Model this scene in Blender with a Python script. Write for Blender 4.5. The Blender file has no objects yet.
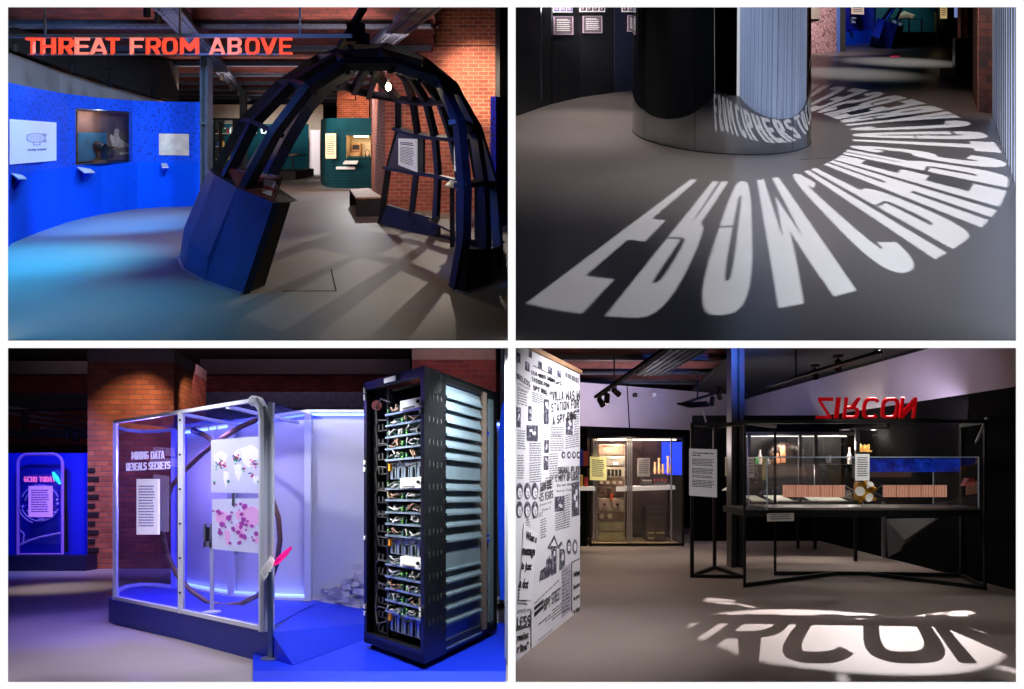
import bpy, math, random
from mathutils import Vector
from mathutils.geometry import tessellate_polygon
C = bpy.context.scene.collection
R = math.radians
FPX, HZ, CZ = 700.0, 250.0, 6.0      # focal length in px, row of the level horizon, eye height of the camera
DF = 5.2                             # distance of the white front of the building
DB = 40.0                            # how far back the galleries reach
rnd = random.Random(7)

def S(r, g, b):
    f = lambda c: (c/255/12.92 if c/255 <= 0.04045 else ((c/255+0.055)/1.055)**2.4)
    return (f(r), f(g), f(b), 1)

# ---------------------------------------------------------------- materials
def mat(name, col, rough=0.6, metal=0.0, emit=0.0, ecol=None, var=0.0, vscale=6.0, bump=0.0, bscale=60.0, spec=0.5):
    m = bpy.data.materials.new(name); m.use_nodes = True
    nt = m.node_tree; b = nt.nodes['Principled BSDF']
    b.inputs['Base Color'].default_value = col
    b.inputs['Roughness'].default_value = rough
    b.inputs['Metallic'].default_value = metal
    b.inputs['Specular IOR Level'].default_value = spec
    if emit:
        b.inputs['Emission Color'].default_value = ecol or col
        b.inputs['Emission Strength'].default_value = emit
    tc = nt.nodes.new('ShaderNodeTexCoord')
    if var:
        n = nt.nodes.new('ShaderNodeTexNoise'); n.inputs['Scale'].default_value = vscale; n.inputs['Detail'].default_value = 5
        nt.links.new(tc.outputs['Object'], n.inputs['Vector'])
        mr = nt.nodes.new('ShaderNodeMapRange'); mr.inputs[1].default_value = .3; mr.inputs[2].default_value = .7
        mr.inputs[3].default_value = 1-var; mr.inputs[4].default_value = 1+var
        nt.links.new(n.outputs['Fac'], mr.inputs[0])
        mx = nt.nodes.new('ShaderNodeVectorMath'); mx.operation = 'SCALE'
        mx.inputs[0].default_value = col[:3]
        nt.links.new(mr.outputs[0], mx.inputs['Scale'])
        nt.links.new(mx.outputs[0], b.inputs['Base Color'])
    if bump:
        n2 = nt.nodes.new('ShaderNodeTexNoise'); n2.inputs['Scale'].default_value = bscale; n2.inputs['Detail'].default_value = 4
        nt.links.new(tc.outputs['Object'], n2.inputs['Vector'])
        bp = nt.nodes.new('ShaderNodeBump'); bp.inputs['Strength'].default_value = bump; bp.inputs['Distance'].default_value = .01
        nt.links.new(n2.outputs['Fac'], bp.inputs['Height']); nt.links.new(bp.outputs[0], b.inputs['Normal'])
    return m

def brick(name, c1, c2, mortar, bw=.25, bh=.085, ms=.012, dirt=.35, rough=.85):
    m = bpy.data.materials.new(name); m.use_nodes = True
    nt = m.node_tree; b = nt.nodes['Principled BSDF']; b.inputs['Roughness'].default_value = rough
    uv = nt.nodes.new('ShaderNodeUVMap'); uv.uv_map = 'UVMap'
    br = nt.nodes.new('ShaderNodeTexBrick')
    br.inputs['Scale'].default_value = 1; br.inputs['Brick Width'].default_value = bw; br.inputs['Row Height'].default_value = bh
    br.inputs['Mortar Size'].default_value = ms; br.inputs['Mortar Smooth'].default_value = .3; br.inputs['Bias'].default_value = -.1
    br.inputs['Color1'].default_value = c1; br.inputs['Color2'].default_value = c2; br.inputs['Mortar'].default_value = mortar
    nt.links.new(uv.outputs[0], br.inputs['Vector'])
    n = nt.nodes.new('ShaderNodeTexNoise'); n.inputs['Scale'].default_value = 2.2; n.inputs['Detail'].default_value = 6
    nt.links.new(uv.outputs[0], n.inputs['Vector'])
    mr = nt.nodes.new('ShaderNodeMapRange'); mr.inputs[1].default_value = .3; mr.inputs[2].default_value = .7
    mr.inputs[3].default_value = 1-dirt; mr.inputs[4].default_value = 1+dirt
    nt.links.new(n.outputs['Fac'], mr.inputs[0])
    mx = nt.nodes.new('ShaderNodeVectorMath'); mx.operation = 'SCALE'
    nt.links.new(br.outputs['Color'], mx.inputs[0]); nt.links.new(mr.outputs[0], mx.inputs['Scale'])
    nt.links.new(mx.outputs[0], b.inputs['Base Color'])
    bp = nt.nodes.new('ShaderNodeBump'); bp.inputs['Strength'].default_value = .8; bp.inputs['Distance'].default_value = .012; bp.invert = True
    nt.links.new(br.outputs['Fac'], bp.inputs['Height']); nt.links.new(bp.outputs[0], b.inputs['Normal'])
    return m

def glass(name, tint=(1, 1, 1, 1), refl=.08, rough=.02, fr=.5):
    m = bpy.data.materials.new(name); m.use_nodes = True
    nt = m.node_tree; nt.nodes.remove(nt.nodes['Principled BSDF'])
    o = nt.nodes['Material Output']
    t = nt.nodes.new('ShaderNodeBsdfTransparent'); t.inputs[0].default_value = tint
    g = nt.nodes.new('ShaderNodeBsdfGlossy'); g.inputs['Roughness'].default_value = rough
    lw = nt.nodes.new('ShaderNodeLayerWeight'); lw.inputs['Blend'].default_value = .25
    ma = nt.nodes.new('ShaderNodeMath'); ma.operation = 'MULTIPLY_ADD'; ma.inputs[1].default_value = fr; ma.inputs[2].default_value = refl
    nt.links.new(lw.outputs['Fresnel'], ma.inputs[0])
    mi = nt.nodes.new('ShaderNodeMixShader')
    nt.links.new(ma.outputs[0], mi.inputs[0]); nt.links.new(t.outputs[0], mi.inputs[1]); nt.links.new(g.outputs[0], mi.inputs[2])
    nt.links.new(mi.outputs[0], o.inputs['Surface'])
    return m

def patterned(name, base, spot, scale, thresh, rough=.6, kind='noise', width=.04, emit=0.0, stretch=(1, 1, 1)):
    """base colour with blots of a second colour, for printed textures and painted flute highlights"""
    m = bpy.data.materials.new(name); m.use_nodes = True
    nt = m.node_tree; b = nt.nodes['Principled BSDF']; b.inputs['Roughness'].default_value = rough
    uv = nt.nodes.new('ShaderNodeUVMap'); uv.uv_map = 'UVMap'
    mp = nt.nodes.new('ShaderNodeMapping'); mp.inputs['Scale'].default_value = stretch
    nt.links.new(uv.outputs[0], mp.inputs[0])
    if kind == 'noise':
        n = nt.nodes.new('ShaderNodeTexNoise'); n.inputs['Detail'].default_value = 8; n.inputs['Roughness'].default_value = .7
    else:
        n = nt.nodes.new('ShaderNodeTexVoronoi'); n.feature = 'DISTANCE_TO_EDGE'
    n.inputs['Scale'].default_value = scale
    nt.links.new(mp.outputs[0], n.inputs['Vector'])
    mr = nt.nodes.new('ShaderNodeMapRange'); mr.inputs[1].default_value = thresh; mr.inputs[2].default_value = thresh+width
    nt.links.new(n.outputs['Fac' if kind == 'noise' else 'Distance'], mr.inputs[0])
    mx = nt.nodes.new('ShaderNodeMix'); mx.data_type = 'RGBA'
    mx.inputs[6].default_value = base; mx.inputs[7].default_value = spot
    nt.links.new(mr.outputs[0], mx.inputs[0]); nt.links.new(mx.outputs[2], b.inputs['Base Color'])
    if emit:
        nt.links.new(mx.outputs[2], b.inputs['Emission Color']); b.inputs['Emission Strength'].default_value = emit
    return m

# ---------------------------------------------------------------- rooms: floors are gently raked, everything stands plumb on them
class Room:
    def __init__(s, H, h): s.H, s.h, s.s = H, h, (HZ-H)/FPX
    def w(s, p): return Vector((p[0], p[1], CZ - s.h + p[2] + s.s*p[1]))
    def P(s, px, py, y): return Vector(((px-512)/FPX*y, y, s.h-(py-s.H)/FPX*y))
    def G(s, px, py, z=0.0):
        y = FPX*(s.h-z)/(py-s.H); return Vector(((px-512)/FPX*y, y, z))
    def cast(s, px, poly):
        k = (px-512)/FPX
        for a, b in zip(poly, poly[1:]):
            # x = k*y on segment a + t(b-a)
            den = (b[0]-a[0]) - k*(b[1]-a[1])
            if abs(den) < 1e-9: continue
            t = (k*a[1]-a[0])/den
            if -1e-6 <= t <= 1+1e-6: return a[1]+t*(b[1]-a[1])
        return poly[-1][1]

class MB:
    def __init__(s, room): s.r = room; s.v = []; s.f = []; s.uv = []; s.smooth = False
    def add(s, pts, faces, uv=None):
        n = len(s.v); s.v += [Vector(p) for p in pts]
        for i, f in enumerate(faces):
            s.f.append([n+k for k in f])
            s.uv.append(uv[i] if uv else None)
        return s
    def poly(s, *pts): return s.add(pts, [list(range(len(pts)))])
    def hexa(s, b, t):
        n = len(b)
        return s.add(list(b)+list(t), [list(range(n))[::-1], [n+i for i in range(n)]] + [[i, (i+1) % n, n+(i+1) % n, n+i] for i in range(n)])
    def prism(s, loop, vec): vec = Vector(vec); return s.hexa([Vector(p) for p in loop], [Vector(p)+vec for p in loop])
    def box(s, x0, x1, y0, y1, z0, z1):
        return s.hexa([(x0, y0, z0), (x1, y0, z0), (x1, y1, z0), (x0, y1, z0)], [(x0, y0, z1), (x1, y0, z1), (x1, y1, z1), (x0, y1, z1)])
    def bar(s, p, q, w, h=None, up=(0, 0, 1)):
        p, q = Vector(p), Vector(q); h = w if h is None else h
        d = (q-p).normalized(); u = Vector(up)
        if abs(d.dot(u)) > .98: u = Vector((0, 1, 0))
        a = d.cross(u).normalized()*w/2; b = a.cross(d).normalized()*h/2
        return s.hexa([p-a-b, p+a-b, p+a+b, p-a+b], [q-a-b, q+a-b, q+a+b, q-a+b])
    def tube(s, pts, r, n=10, closed=False):
        pts = [Vector(p) for p in pts]; rings = []; prev = None
        for i, p in enumerate(pts):
            a = pts[i-1] if (i > 0 or closed) else p; b = pts[(i+1) % len(pts)] if (i < len(pts)-1 or closed) else p
            d = (b-a).normalized()
            if prev is None:
                u = Vector((0, 0, 1)) if abs(d.z) < .9 else Vector((0, 1, 0)); e = d.cross(u).normalized()
            else: e = (prev - d*prev.dot(d)).normalized()
            prev = e; g = d.cross(e); rr = r[i] if isinstance(r, (list, tuple)) else r
            rings.append([p+(e*math.cos(2*math.pi*k/n)+g*math.sin(2*math.pi*k/n))*rr for k in range(n)])
        vs = [v for ri in rings for v in ri]; m = len(pts); fs = []
        for i in range(m if closed else m-1):
            j = (i+1) % m
            fs += [[i*n+k, i*n+(k+1) % n, j*n+(k+1) % n, j*n+k] for k in range(n)]
        if not closed: fs += [list(range(n))[::-1], [(m-1)*n+k for k in range(n)]]
        return s.add(vs, fs)
    def lathe(s, c, prof, n=32, sx=1, sy=1):
        c = Vector(c); vs = []; fs = []
        for r_, z in prof: vs += [c+Vector((r_*sx*math.cos(2*math.pi*k/n), r_*sy*math.sin(2*math.pi*k/n), z)) for k in range(n)]
        for i in range(len(prof)-1): fs += [[i*n+k, i*n+(k+1) % n, (i+1)*n+(k+1) % n, (i+1)*n+k] for k in range(n)]
        if prof[0][0] > 1e-6: fs.append(list(range(n))[::-1])
        if prof[-1][0] > 1e-6: fs.append([(len(prof)-1)*n+k for k in range(n)])
        return s.add(vs, fs)
    def blob(s, c, rx, ry, rz, n=12, m=7):
        return s.lathe(c, [(max(math.sin(math.pi*i/m), 1e-4), 0) for i in range(0)] or [(1e-4, -rz)]+[(math.sin(math.pi*i/m), -rz*math.cos(math.pi*i/m)) for i in range(1, m)]+[(1e-4, rz)], n, rx, ry)
    def wall(s, pts, z0, z1, thick=.1, side=1, z1s=None):
        """vertical wall along pts (x,y), thickened to one side, running uv"""
        L = 0; n = len(pts)
        nv = []
        for i in range(n):
            a = Vector(pts[max(i-1, 0)][:2]); b = Vector(pts[min(i+1, n-1)][:2]); d = (b-a).normalized()
            nv.append(Vector((-d.y, d.x))*thick*side)
        for i in range(n-1):
            a, b = Vector(pts[i][:2]), Vector(pts[i+1][:2]); l = (b-a).length
            a2, b2 = a+nv[i], b+nv[i+1]; za, zb = (z1s[i], z1s[i+1]) if z1s else (z1, z1)
            V = [(a.x, a.y, z0), (b.x, b.y, z0), (b.x, b.y, zb), (a.x, a.y, za), (a2.x, a2.y, z0), (b2.x, b2.y, z0), (b2.x, b2.y, zb), (a2.x, a2.y, za)]
            u = [(L, z0), (L+l, z0), (L+l, zb), (L, za)]
            fs = [[0, 1, 2, 3], [5, 4, 7, 6], [3, 2, 6, 7], [1, 0, 4, 5]]; uvs = [u, [u[1], u[0], u[3], u[2]], u, u]
            if i == 0: fs.append([4, 0, 3, 7]); uvs.append([(0, z0), (thick, z0), (thick, za), (0, za)])
            if i == n-2: fs.append([1, 5, 6, 2]); uvs.append([(0, z0), (thick, z0), (thick, zb), (0, zb)])
            s.add(V, fs, uvs); L += l
        return s
    def flat(s, f2, to3, ):   # f2 = (verts2d, tris)
        return s.add([to3(u, v) for u, v in f2[0]], f2[1])
    def build(s, name, m, parent=None, base=None, label=None, cat=None, group=None, kind=None, smooth=False, bevel=0, nfn=None):
        r = s.r
        if base is None: base = parent['_b'] if parent is not None and '_b' in parent else None
        if base is None:
            xs = [v.x for v in s.v]; ys = [v.y for v in s.v]; zs = [v.z for v in s.v]
            bw = r.w(((min(xs)+max(xs))/2, (min(ys)+max(ys))/2, min(zs)))
        else: bw = Vector(base)
        me = bpy.data.meshes.new(name)
        me.from_pydata([r.w(v)-bw for v in s.v], [], s.f)
        ul = me.uv_layers.new(name='UVMap'); k = 0
        for fi, f in enumerate(s.f):
            uvs = s.uv[fi]
            if uvs is None:
                P = [s.v[i] for i in f]; nrm = Vector((0, 0, 0))
                for i in range(len(P)):
                    a, b = P[i], P[(i+1) % len(P)]; nrm += a.cross(b)
                nrm = nrm.normalized() if nrm.length > 1e-12 else Vector((0, 0, 1))
                if abs(nrm.z) < .6:
                    t = Vector((-nrm.y, nrm.x, 0)).normalized()
                    if t.x < -1e-3 or (abs(t.x) <= 1e-3 and t.y < 0): t = -t
                    uvs = [(p.dot(t), p.z) for p in P]
                else: uvs = [(p.x, p.y) for p in P]
            for c in uvs: ul.data[k].uv = c; k += 1
        if smooth: me.polygons.foreach_set('use_smooth', [True]*len(me.polygons))
        me.materials.append(m); me.validate(); me.update()
        if nfn is not None and len(me.vertices) == len(s.v):
            me.polygons.foreach_set('use_smooth', [True]*len(me.polygons)); me.normals_split_custom_set_from_vertices([Vector(nfn(v)).normalized() for v in s.v])
        o = bpy.data.objects.new(name, me); C.objects.link(o)
        if parent is not None:
            o.parent = parent; o.location = bw-Vector(parent['_b'])
        else: o.location = bw
        o['_b'] = tuple(bw)
        if bevel:
            bv = o.modifiers.new('bevel', 'BEVEL'); bv.width = bevel; bv.segments = 2; bv.limit_method = 'ANGLE'
        if label: o['label'] = label
        if cat: o['category'] = cat
        if group: o['group'] = group
        if kind: o['kind'] = kind
        return o

def thing(room, name, label, cat, base, group=None):
    o = bpy.data.objects.new(name, None); C.objects.link(o); b = room.w(base); o.location = b; o['_b'] = tuple(b)
    o.empty_display_size = .1
    o['label'] = label; o['category'] = cat
    if group: o['group'] = group
    return o

def copy_thing(o, delta, label, parent=None):
    c = o.copy(); C.objects.link(c)
    if parent is None:
        c.location = o.location+Vector(delta); c['label'] = label
    else: c.parent = parent
    for ch in list(o.children): copy_thing(ch, None, None, c)
    return c

# ---------------------------------------------------------------- lettering
def sup(c, r, a, e=.62):
    x, y = math.cos(a), math.sin(a)
    return (c[0]+r[0]*math.copysign(abs(x)**e, x), c[1]+r[1]*math.copysign(abs(y)**e, y))
def stroke(path, a, b):
    L, Q = [], []
    for i, p in enumerate(path):
        p0 = path[max(i-1, 0)]; p1 = path[min(i+1, len(path)-1)]
        tx, ty = (p1[0]-p0[0])/a, (p1[1]-p0[1])/b; d = math.hypot(tx, ty) or 1
        nx, ny = -ty/d*a/2, tx/d*b/2
        L.append((p[0]+nx, p[1]+ny)); Q.append((p[0]-nx, p[1]-ny))
    return L+Q[::-1]
GW = {'I': .36, 'M': 1.25, 'E': .88, 'F': .85, 'T': .92, 'W': 1.35, ' ': .5, 'L': .82}
def glyph(ch, a=.3, b=.15):
    """outline(s) and counters of a bold condensed capital in the unit box"""
    n = 28; T = 2*math.pi; rr = (.5-a/2, .5-b/2)
    bowl = lambda x0, y0, y1: [(x0, y0), (.55, y0)]+[sup((.55, (y0+y1)/2), (1-.55, (y1-y0)/2), -math.pi/2+math.pi*i/12, .75) for i in range(1, 12)]+[(.55, y1), (x0, y1)]
    hole = lambda y0, y1: [(a, y0), (.5, y0)]+[sup((.5, (y0+y1)/2), (1-a-.5, (y1-y0)/2), -math.pi/2+math.pi*i/10, .8) for i in range(1, 10)]+[(.5, y1), (a, y1)]
    if ch == 'I': return [[(0, 0), (1, 0), (1, 1), (0, 1)]], []
    if ch == '-': return [[(0, .4), (1, .4), (1, .58), (0, .58)]], []
    if ch == '"': return [[(0, .65), (.35, .65), (.35, 1), (0, 1)], [(.6, .65), (.95, .65), (.95, 1), (.6, 1)]], []
    if ch == '2': return [stroke([(a/2, .72), (a/2, .8), (.3, .96), (.5, 1-b/2), (.8, .9), (1-a/2, .74), (1-a/2, .62), (.6, .38), (a/2, .12), (a/2, b/2), (.5, b/2), (1, b/2)], a, b)], []
    if ch == '5': return [stroke([(.95, 1-b/2), (a/2, 1-b/2), (a/2, .56), (.5, .6), (.85, .52), (1-a/2, .32), (.85, .12), (.5, b/2), (.05, b/2)], a, b)], []
    if ch == 'T': k = .5; return [[(k-a/2, 0), (k+a/2, 0), (k+a/2, 1-b), (1, 1-b), (1, 1), (0, 1), (0, 1-b), (k-a/2, 1-b)]], []
    if ch == 'L': return [[(0, 0), (1, 0), (1, b), (a, b), (a, 1), (0, 1)]], []
    if ch == 'F': return [[(0, 0), (a, 0), (a, .42), (.88, .42), (.88, .42+b), (a, .42+b), (a, 1-b), (1, 1-b), (1, 1), (0, 1)]], []
    if ch == 'E': return [[(0, 0), (1, 0), (1, b), (a, b), (a, .5-b/2), (.88, .5-b/2), (.88, .5+b/2), (a, .5+b/2), (a, 1-b), (1, 1-b), (1, 1), (0, 1)]], []
    if ch == 'H': return [[(0, 0), (a, 0), (a, .5-b/2), (1-a, .5-b/2), (1-a, 0), (1, 0), (1, 1), (1-a, 1), (1-a, .5+b/2), (a, .5+b/2), (a, 1), (0, 1)]], []
    if ch == 'N': return [[(0, 0), (a, 0), (a, .62), (1-a, 0), (1, 0), (1, 1), (1-a, 1), (1-a, .38), (a, 1), (0, 1)]], []
    if ch == 'M': c = a*.8; return [[(0, 0), (c, 0), (c, .6), (.5, .2), (1-c, .6), (1-c, 0), (1, 0), (1, 1), (1-c, 1), (.5, .55), (c, 1), (0, 1)]], []
    if ch == 'W': c = a*.8; return [[(x, 1-y) for x, y in [(0, 0), (c, 0), (c, .6), (.5, .2), (1-c, .6), (1-c, 0), (1, 0), (1, 1), (1-c, 1), (.5, .55), (c, 1), (0, 1)]]], []
    if ch == 'Z': return [[(0, 0), (1, 0), (1, b), (a*1.15, b), (1, 1-b), (1, 1), (0, 1), (0, 1-b), (1-a*1.15, 1-b), (0, b)]], []
    if ch == 'V': return [[(.5-a/2, 0), (.5+a/2, 0), (1, 1), (1-a, 1), (.5, .3), (a, 1), (0, 1)]], []
    if ch == 'Y': return [[(.5-a/2, 0), (.5+a/2, 0), (.5+a/2, .42), (1, 1), (1-a*1.05, 1), (.5, .62), (a*1.05, 1), (0, 1), (.5-a/2, .42)]], []
    if ch == 'A': return [[(0, 0), (a*.95, 0), (a*1.15, .2), (1-a*1.15, .2), (1-a*.95, 0), (1, 0), (.5+a/2, 1), (.5-a/2, 1)]], [[(a*1.3, .34), (1-a*1.3, .34), (.5, .78)]]
    if ch == 'K': return [[(0, 0), (a, 0), (a, .33), (.46, .45), (1-a*1.1, 0), (1, 0), (.62, .6), (1, 1), (1-a*1.1, 1), (a, .56), (a, 1), (0, 1)]], []
    if ch == 'P': o = bowl(0, .38, 1); return [[(0, 0), (a, 0), (a, .38)]+o[1:-1]+[(0, 1)]], [hole(.38+b, 1-b)]
    if ch == 'D': o = bowl(0, 0, 1); return [o], [hole(b, 1-b)]
    if ch == 'B':
        o = [(0, 0)]+bowl(0, 0, .52)[1:-2]+[(.88, .52)]+bowl(0, .5, 1)[5:-1]+[(0, 1)]
        return [o], [hole(b, .5-b*.35), hole(.5+b*.55, 1-b)]
    if ch == 'R':
        o = bowl(0, .4, 1); return [[(0, 0), (a, 0), (a, .4), (.45, .4), (1-a*1.05, 0), (1, 0), (.72, .42)]+o[4:-1]+[(0, 1)]], [hole(.4+b*.9, 1-b)]
    if ch == 'O': return [[sup((.5, .5), (.5, .5), T*i/n) for i in range(n)]], [[sup((.5, .5), (.5-a, .5-b), T*i/n) for i in range(n)]]
    if ch == 'Q': return [[sup((.5, .5), (.5, .5), T*i/n) for i in range(n)], [(.6, .22), (.9, -.06), (1, .04), (.72, .3)]], [[sup((.5, .5), (.5-a, .5-b), T*i/n) for i in range(n)]]
    if ch == 'G':
        p = [sup((.5, .5), rr, R(42)+(R(318))*i/n) for i in range(n+1)][:-3]+[(1-a/2, .3), (1-a/2, .5), (.55, .5)]
        return [stroke(p, a, b)], []
    if ch == 'C': return [stroke([sup((.5, .5), rr, R(38)+R(284)*i/n) for i in range(n+1)], a, b)], []
    if ch == 'U': return [stroke([(1-a/2, 1)]+[sup((.5, .5-.0), (rr[0], rr[1]), -math.pi*i/16) for i in range(17)]+[(a/2, 1)], a, b)], []
    if ch == 'S':
        ry = (.5-b/2)/2
        p = [sup((.5, .5+ry), (rr[0], ry), R(15)+R(255)*i/14, .8) for i in range(15)]+[sup((.5, .5-ry), (rr[0], ry), R(90)-R(255)*i/14, .8) for i in range(1, 15)]
        return [stroke(p, a, b)], []
    return [[(0, 0), (1, 0), (1, .1), (0, .1)]], []

def dens(loop, mx):
    out = []
    for i in range(len(loop)):
        p, q = loop[i], loop[(i+1) % len(loop)]; out.append(p)
        k = int(max(abs(q[0]-p[0]), abs(q[1]-p[1]))/mx)
        for j in range(1, k+1): out.append((p[0]+(q[0]-p[0])*j/(k+1), p[1]+(q[1]-p[1])*j/(k+1)))
    return out
def tess(loops):
    vs = [(p[0], p[1]) for l in loops for p in l]
    return vs, [list(t) for t in tessellate_polygon([[Vector((p[0], p[1], 0)) for p in l] for l in loops])]
def inside(p, poly):
    c = False; n = len(poly)
    for i in range(n):
        a, b = poly[i], poly[i-1]
        if (a[1] > p[1]) != (b[1] > p[1]) and p[0] < (b[0]-a[0])*(p[1]-a[1])/(b[1]-a[1])+a[0]: c = not c
    return c
def add_glyph(mb, ch, to3, depth=None, a=.3, b=.15, mx=9):
    """fill a capital through the map to3(u,v); depth = vector to extrude by"""
    outs, holes = glyph(ch, a, b)
    for k, o in enumerate(outs):
        hs = holes if k == 0 else []
        loops = [dens(o, mx)]+[dens(h, mx) for h in hs]
        vs, ts = tess(loops); P = [to3(*v) for v in vs]
        mb.add(P, ts)
        if depth is not None:
            D = Vector(depth); mb.add([p+D for p in P], [t[::-1] for t in ts]); n = 0
            for l in loops:
                q = P[n:n+len(l)]; n += len(l)
                mb.add(q+[p+D for p in q], [[i, (i+1) % len(q), len(q)+(i+1) % len(q), len(q)+i] for i in range(len(q))])
_tc = {}
def tmesh(s, bold=.02):
    if (s, bold) in _tc: return _tc[(s, bold)]
    cu = bpy.data.curves.new('t', 'FONT'); cu.body = s; cu.offset = bold; cu.resolution_u = 2
    o = bpy.data.objects.new('t', cu); C.objects.link(o); bpy.context.view_layer.update()
    me = o.evaluated_get(bpy.context.evaluated_depsgraph_get()).to_mesh()
    v = [(p.co.x, p.co.y) for p in me.vertices]; f = [list(p.vertices) for p in me.polygons]
    o.evaluated_get(bpy.context.evaluated_depsgraph_get()).to_mesh_clear()
    bpy.data.objects.remove(o); bpy.data.curves.remove(cu)
    x0, x1 = min(p[0] for p in v), max(p[0] for p in v); y0, y1 = min(p[1] for p in v), max(p[1] for p in v)
    v = [((p[0]-x0)/(x1-x0), (p[1]-y0)/(y1-y0)) for p in v]
    _tc[(s, bold)] = (v, f); return _tc[(s, bold)]

class Surf:
    """a flat sign face: four corners, u right, v down; at(u,v,off) lifts off towards the viewer"""
    def __init__(s, room, a, b, c, d):
        s.r = room; s.c = [Vector(p) for p in (a, b, c, d)]
        n = (s.c[1]-s.c[0]).cross(s.c[3]-s.c[0]).normalized()
        if n.dot(s.c[0]-Vector((0, 0, room.h))) > 0: n = -n
        s.n = n
    def at(s, u, v, off=0.0):
        a, b, c, d = s.c
        return (a*(1-u)+b*u)*(1-v)+(d*(1-u)+c*u)*v+s.n*off
    def board(s, th=.02, u0=0, v0=0, u1=1, v1=1, off=0.0):
        return MB(s.r).prism([s.at(u0, v0, off), s.at(u1, v0, off), s.at(u1, v1, off), s.at(u0, v1, off)], -s.n*th)
    def rect(s, mb, u0, v0, u1, v1, off=.004, th=.003):
        return mb.prism([s.at(u0, v0, off), s.at(u1, v0, off), s.at(u1, v1, off), s.at(u0, v1, off)], -s.n*th)
    def text(s, mb, t, u0, v0, u1, v1, off=.005, bold=.02, rot=0.0, skew=0.0):
        f = tmesh(t, bold)
        def to3(x, y):
            u = u0+(u1-u0)*x; v = v1-(v1-v0)*y - rot*(x-.5) ; return s.at(u+skew*(y-.5), v, off)
        return mb.flat(f, to3)
    def caps(s, mb, t, u0, v0, u1, v1, off=.005, th=0, rot=0.0, a=.3, b=.17):
        tot = sum(GW.get(c, 1)+.22 for c in t)-.22; x = 0
        for c in t:
            w = GW.get(c, 1)
            if c != ' ':
                aa = a/w if c != 'I' else 1
                A, B = x/tot, (x+w)/tot
                add_glyph(mb, c, lambda p, q: s.at(u0+(u1-u0)*(A+(B-A)*p), v1-(v1-v0)*q-rot*((A+B)/2-.5), off), (-s.n*th if th else None), min(aa, .34) if c != 'I' else .3, b)
            x += w+.22
    def lines(s, mb, u0, v0, u1, v1, n, seed=1, fill=.45, off=.005, words=5, jag=.12):
        q = random.Random(seed); dv = (v1-v0)/n
        for i in range(n):
            x = u0; end = u1-(u1-u0)*q.random()*jag
            while x < end-.005:
                l = (u1-u0)/words*(.4+q.random()*.9); e = min(x+l, end)
                mb.add([s.at(x, v0+dv*i, off), s.at(e, v0+dv*i, off), s.at(e, v0+dv*(i+fill), off), s.at(x, v0+dv*(i+fill), off)], [[0, 1, 2, 3]])
                x = e+(u1-u0)*.02

# ---------------------------------------------------------------- lights
def spot(room, p, t, e, col=(1, 1, 1), ang=50, blend=.6, rad=.03):  # gallery spots, plus unseen ones added to fill dark parts
    l = bpy.data.lights.new('gallery_and_fill_spot', 'SPOT'); l.energy = e; l.color = col[:3]; l.spot_size = R(ang); l.spot_blend = blend; l.shadow_soft_size = rad
    o = bpy.data.objects.new('gallery_and_fill_spot', l); C.objects.link(o); a = room.w(p); b = room.w(t); o.location = a
    o.rotation_euler = (b-a).to_track_quat('-Z', 'Y').to_euler(); return o
def point(room, p, e, col=(1, 1, 1), rad=.05):  # bulb and projector lamps, plus unseen fill lamps added inside cases
    l = bpy.data.lights.new('lamp_and_fill_light', 'POINT'); l.energy = e; l.color = col[:3]; l.shadow_soft_size = rad
    o = bpy.data.objects.new('lamp_and_fill_light', l); C.objects.link(o); o.location = room.w(p); return o
def area(room, p, t, e, col=(1, 1, 1), sx=1, sy=1, spread=180):  # unseen area lamps added to brighten walls, ceilings and the screen
    l = bpy.data.lights.new('added_area_light', 'AREA'); l.shape = 'RECTANGLE'; l.size = sx; l.size_y = sy; l.energy = e; l.color = col[:3]; l.spread = R(spread)
    o = bpy.data.objects.new('added_area_light', l); C.objects.link(o); a = room.w(p); b = room.w(t); o.location = a
    o.rotation_euler = (b-a).to_track_quat('-Z', 'Y').to_euler(); return o

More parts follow.
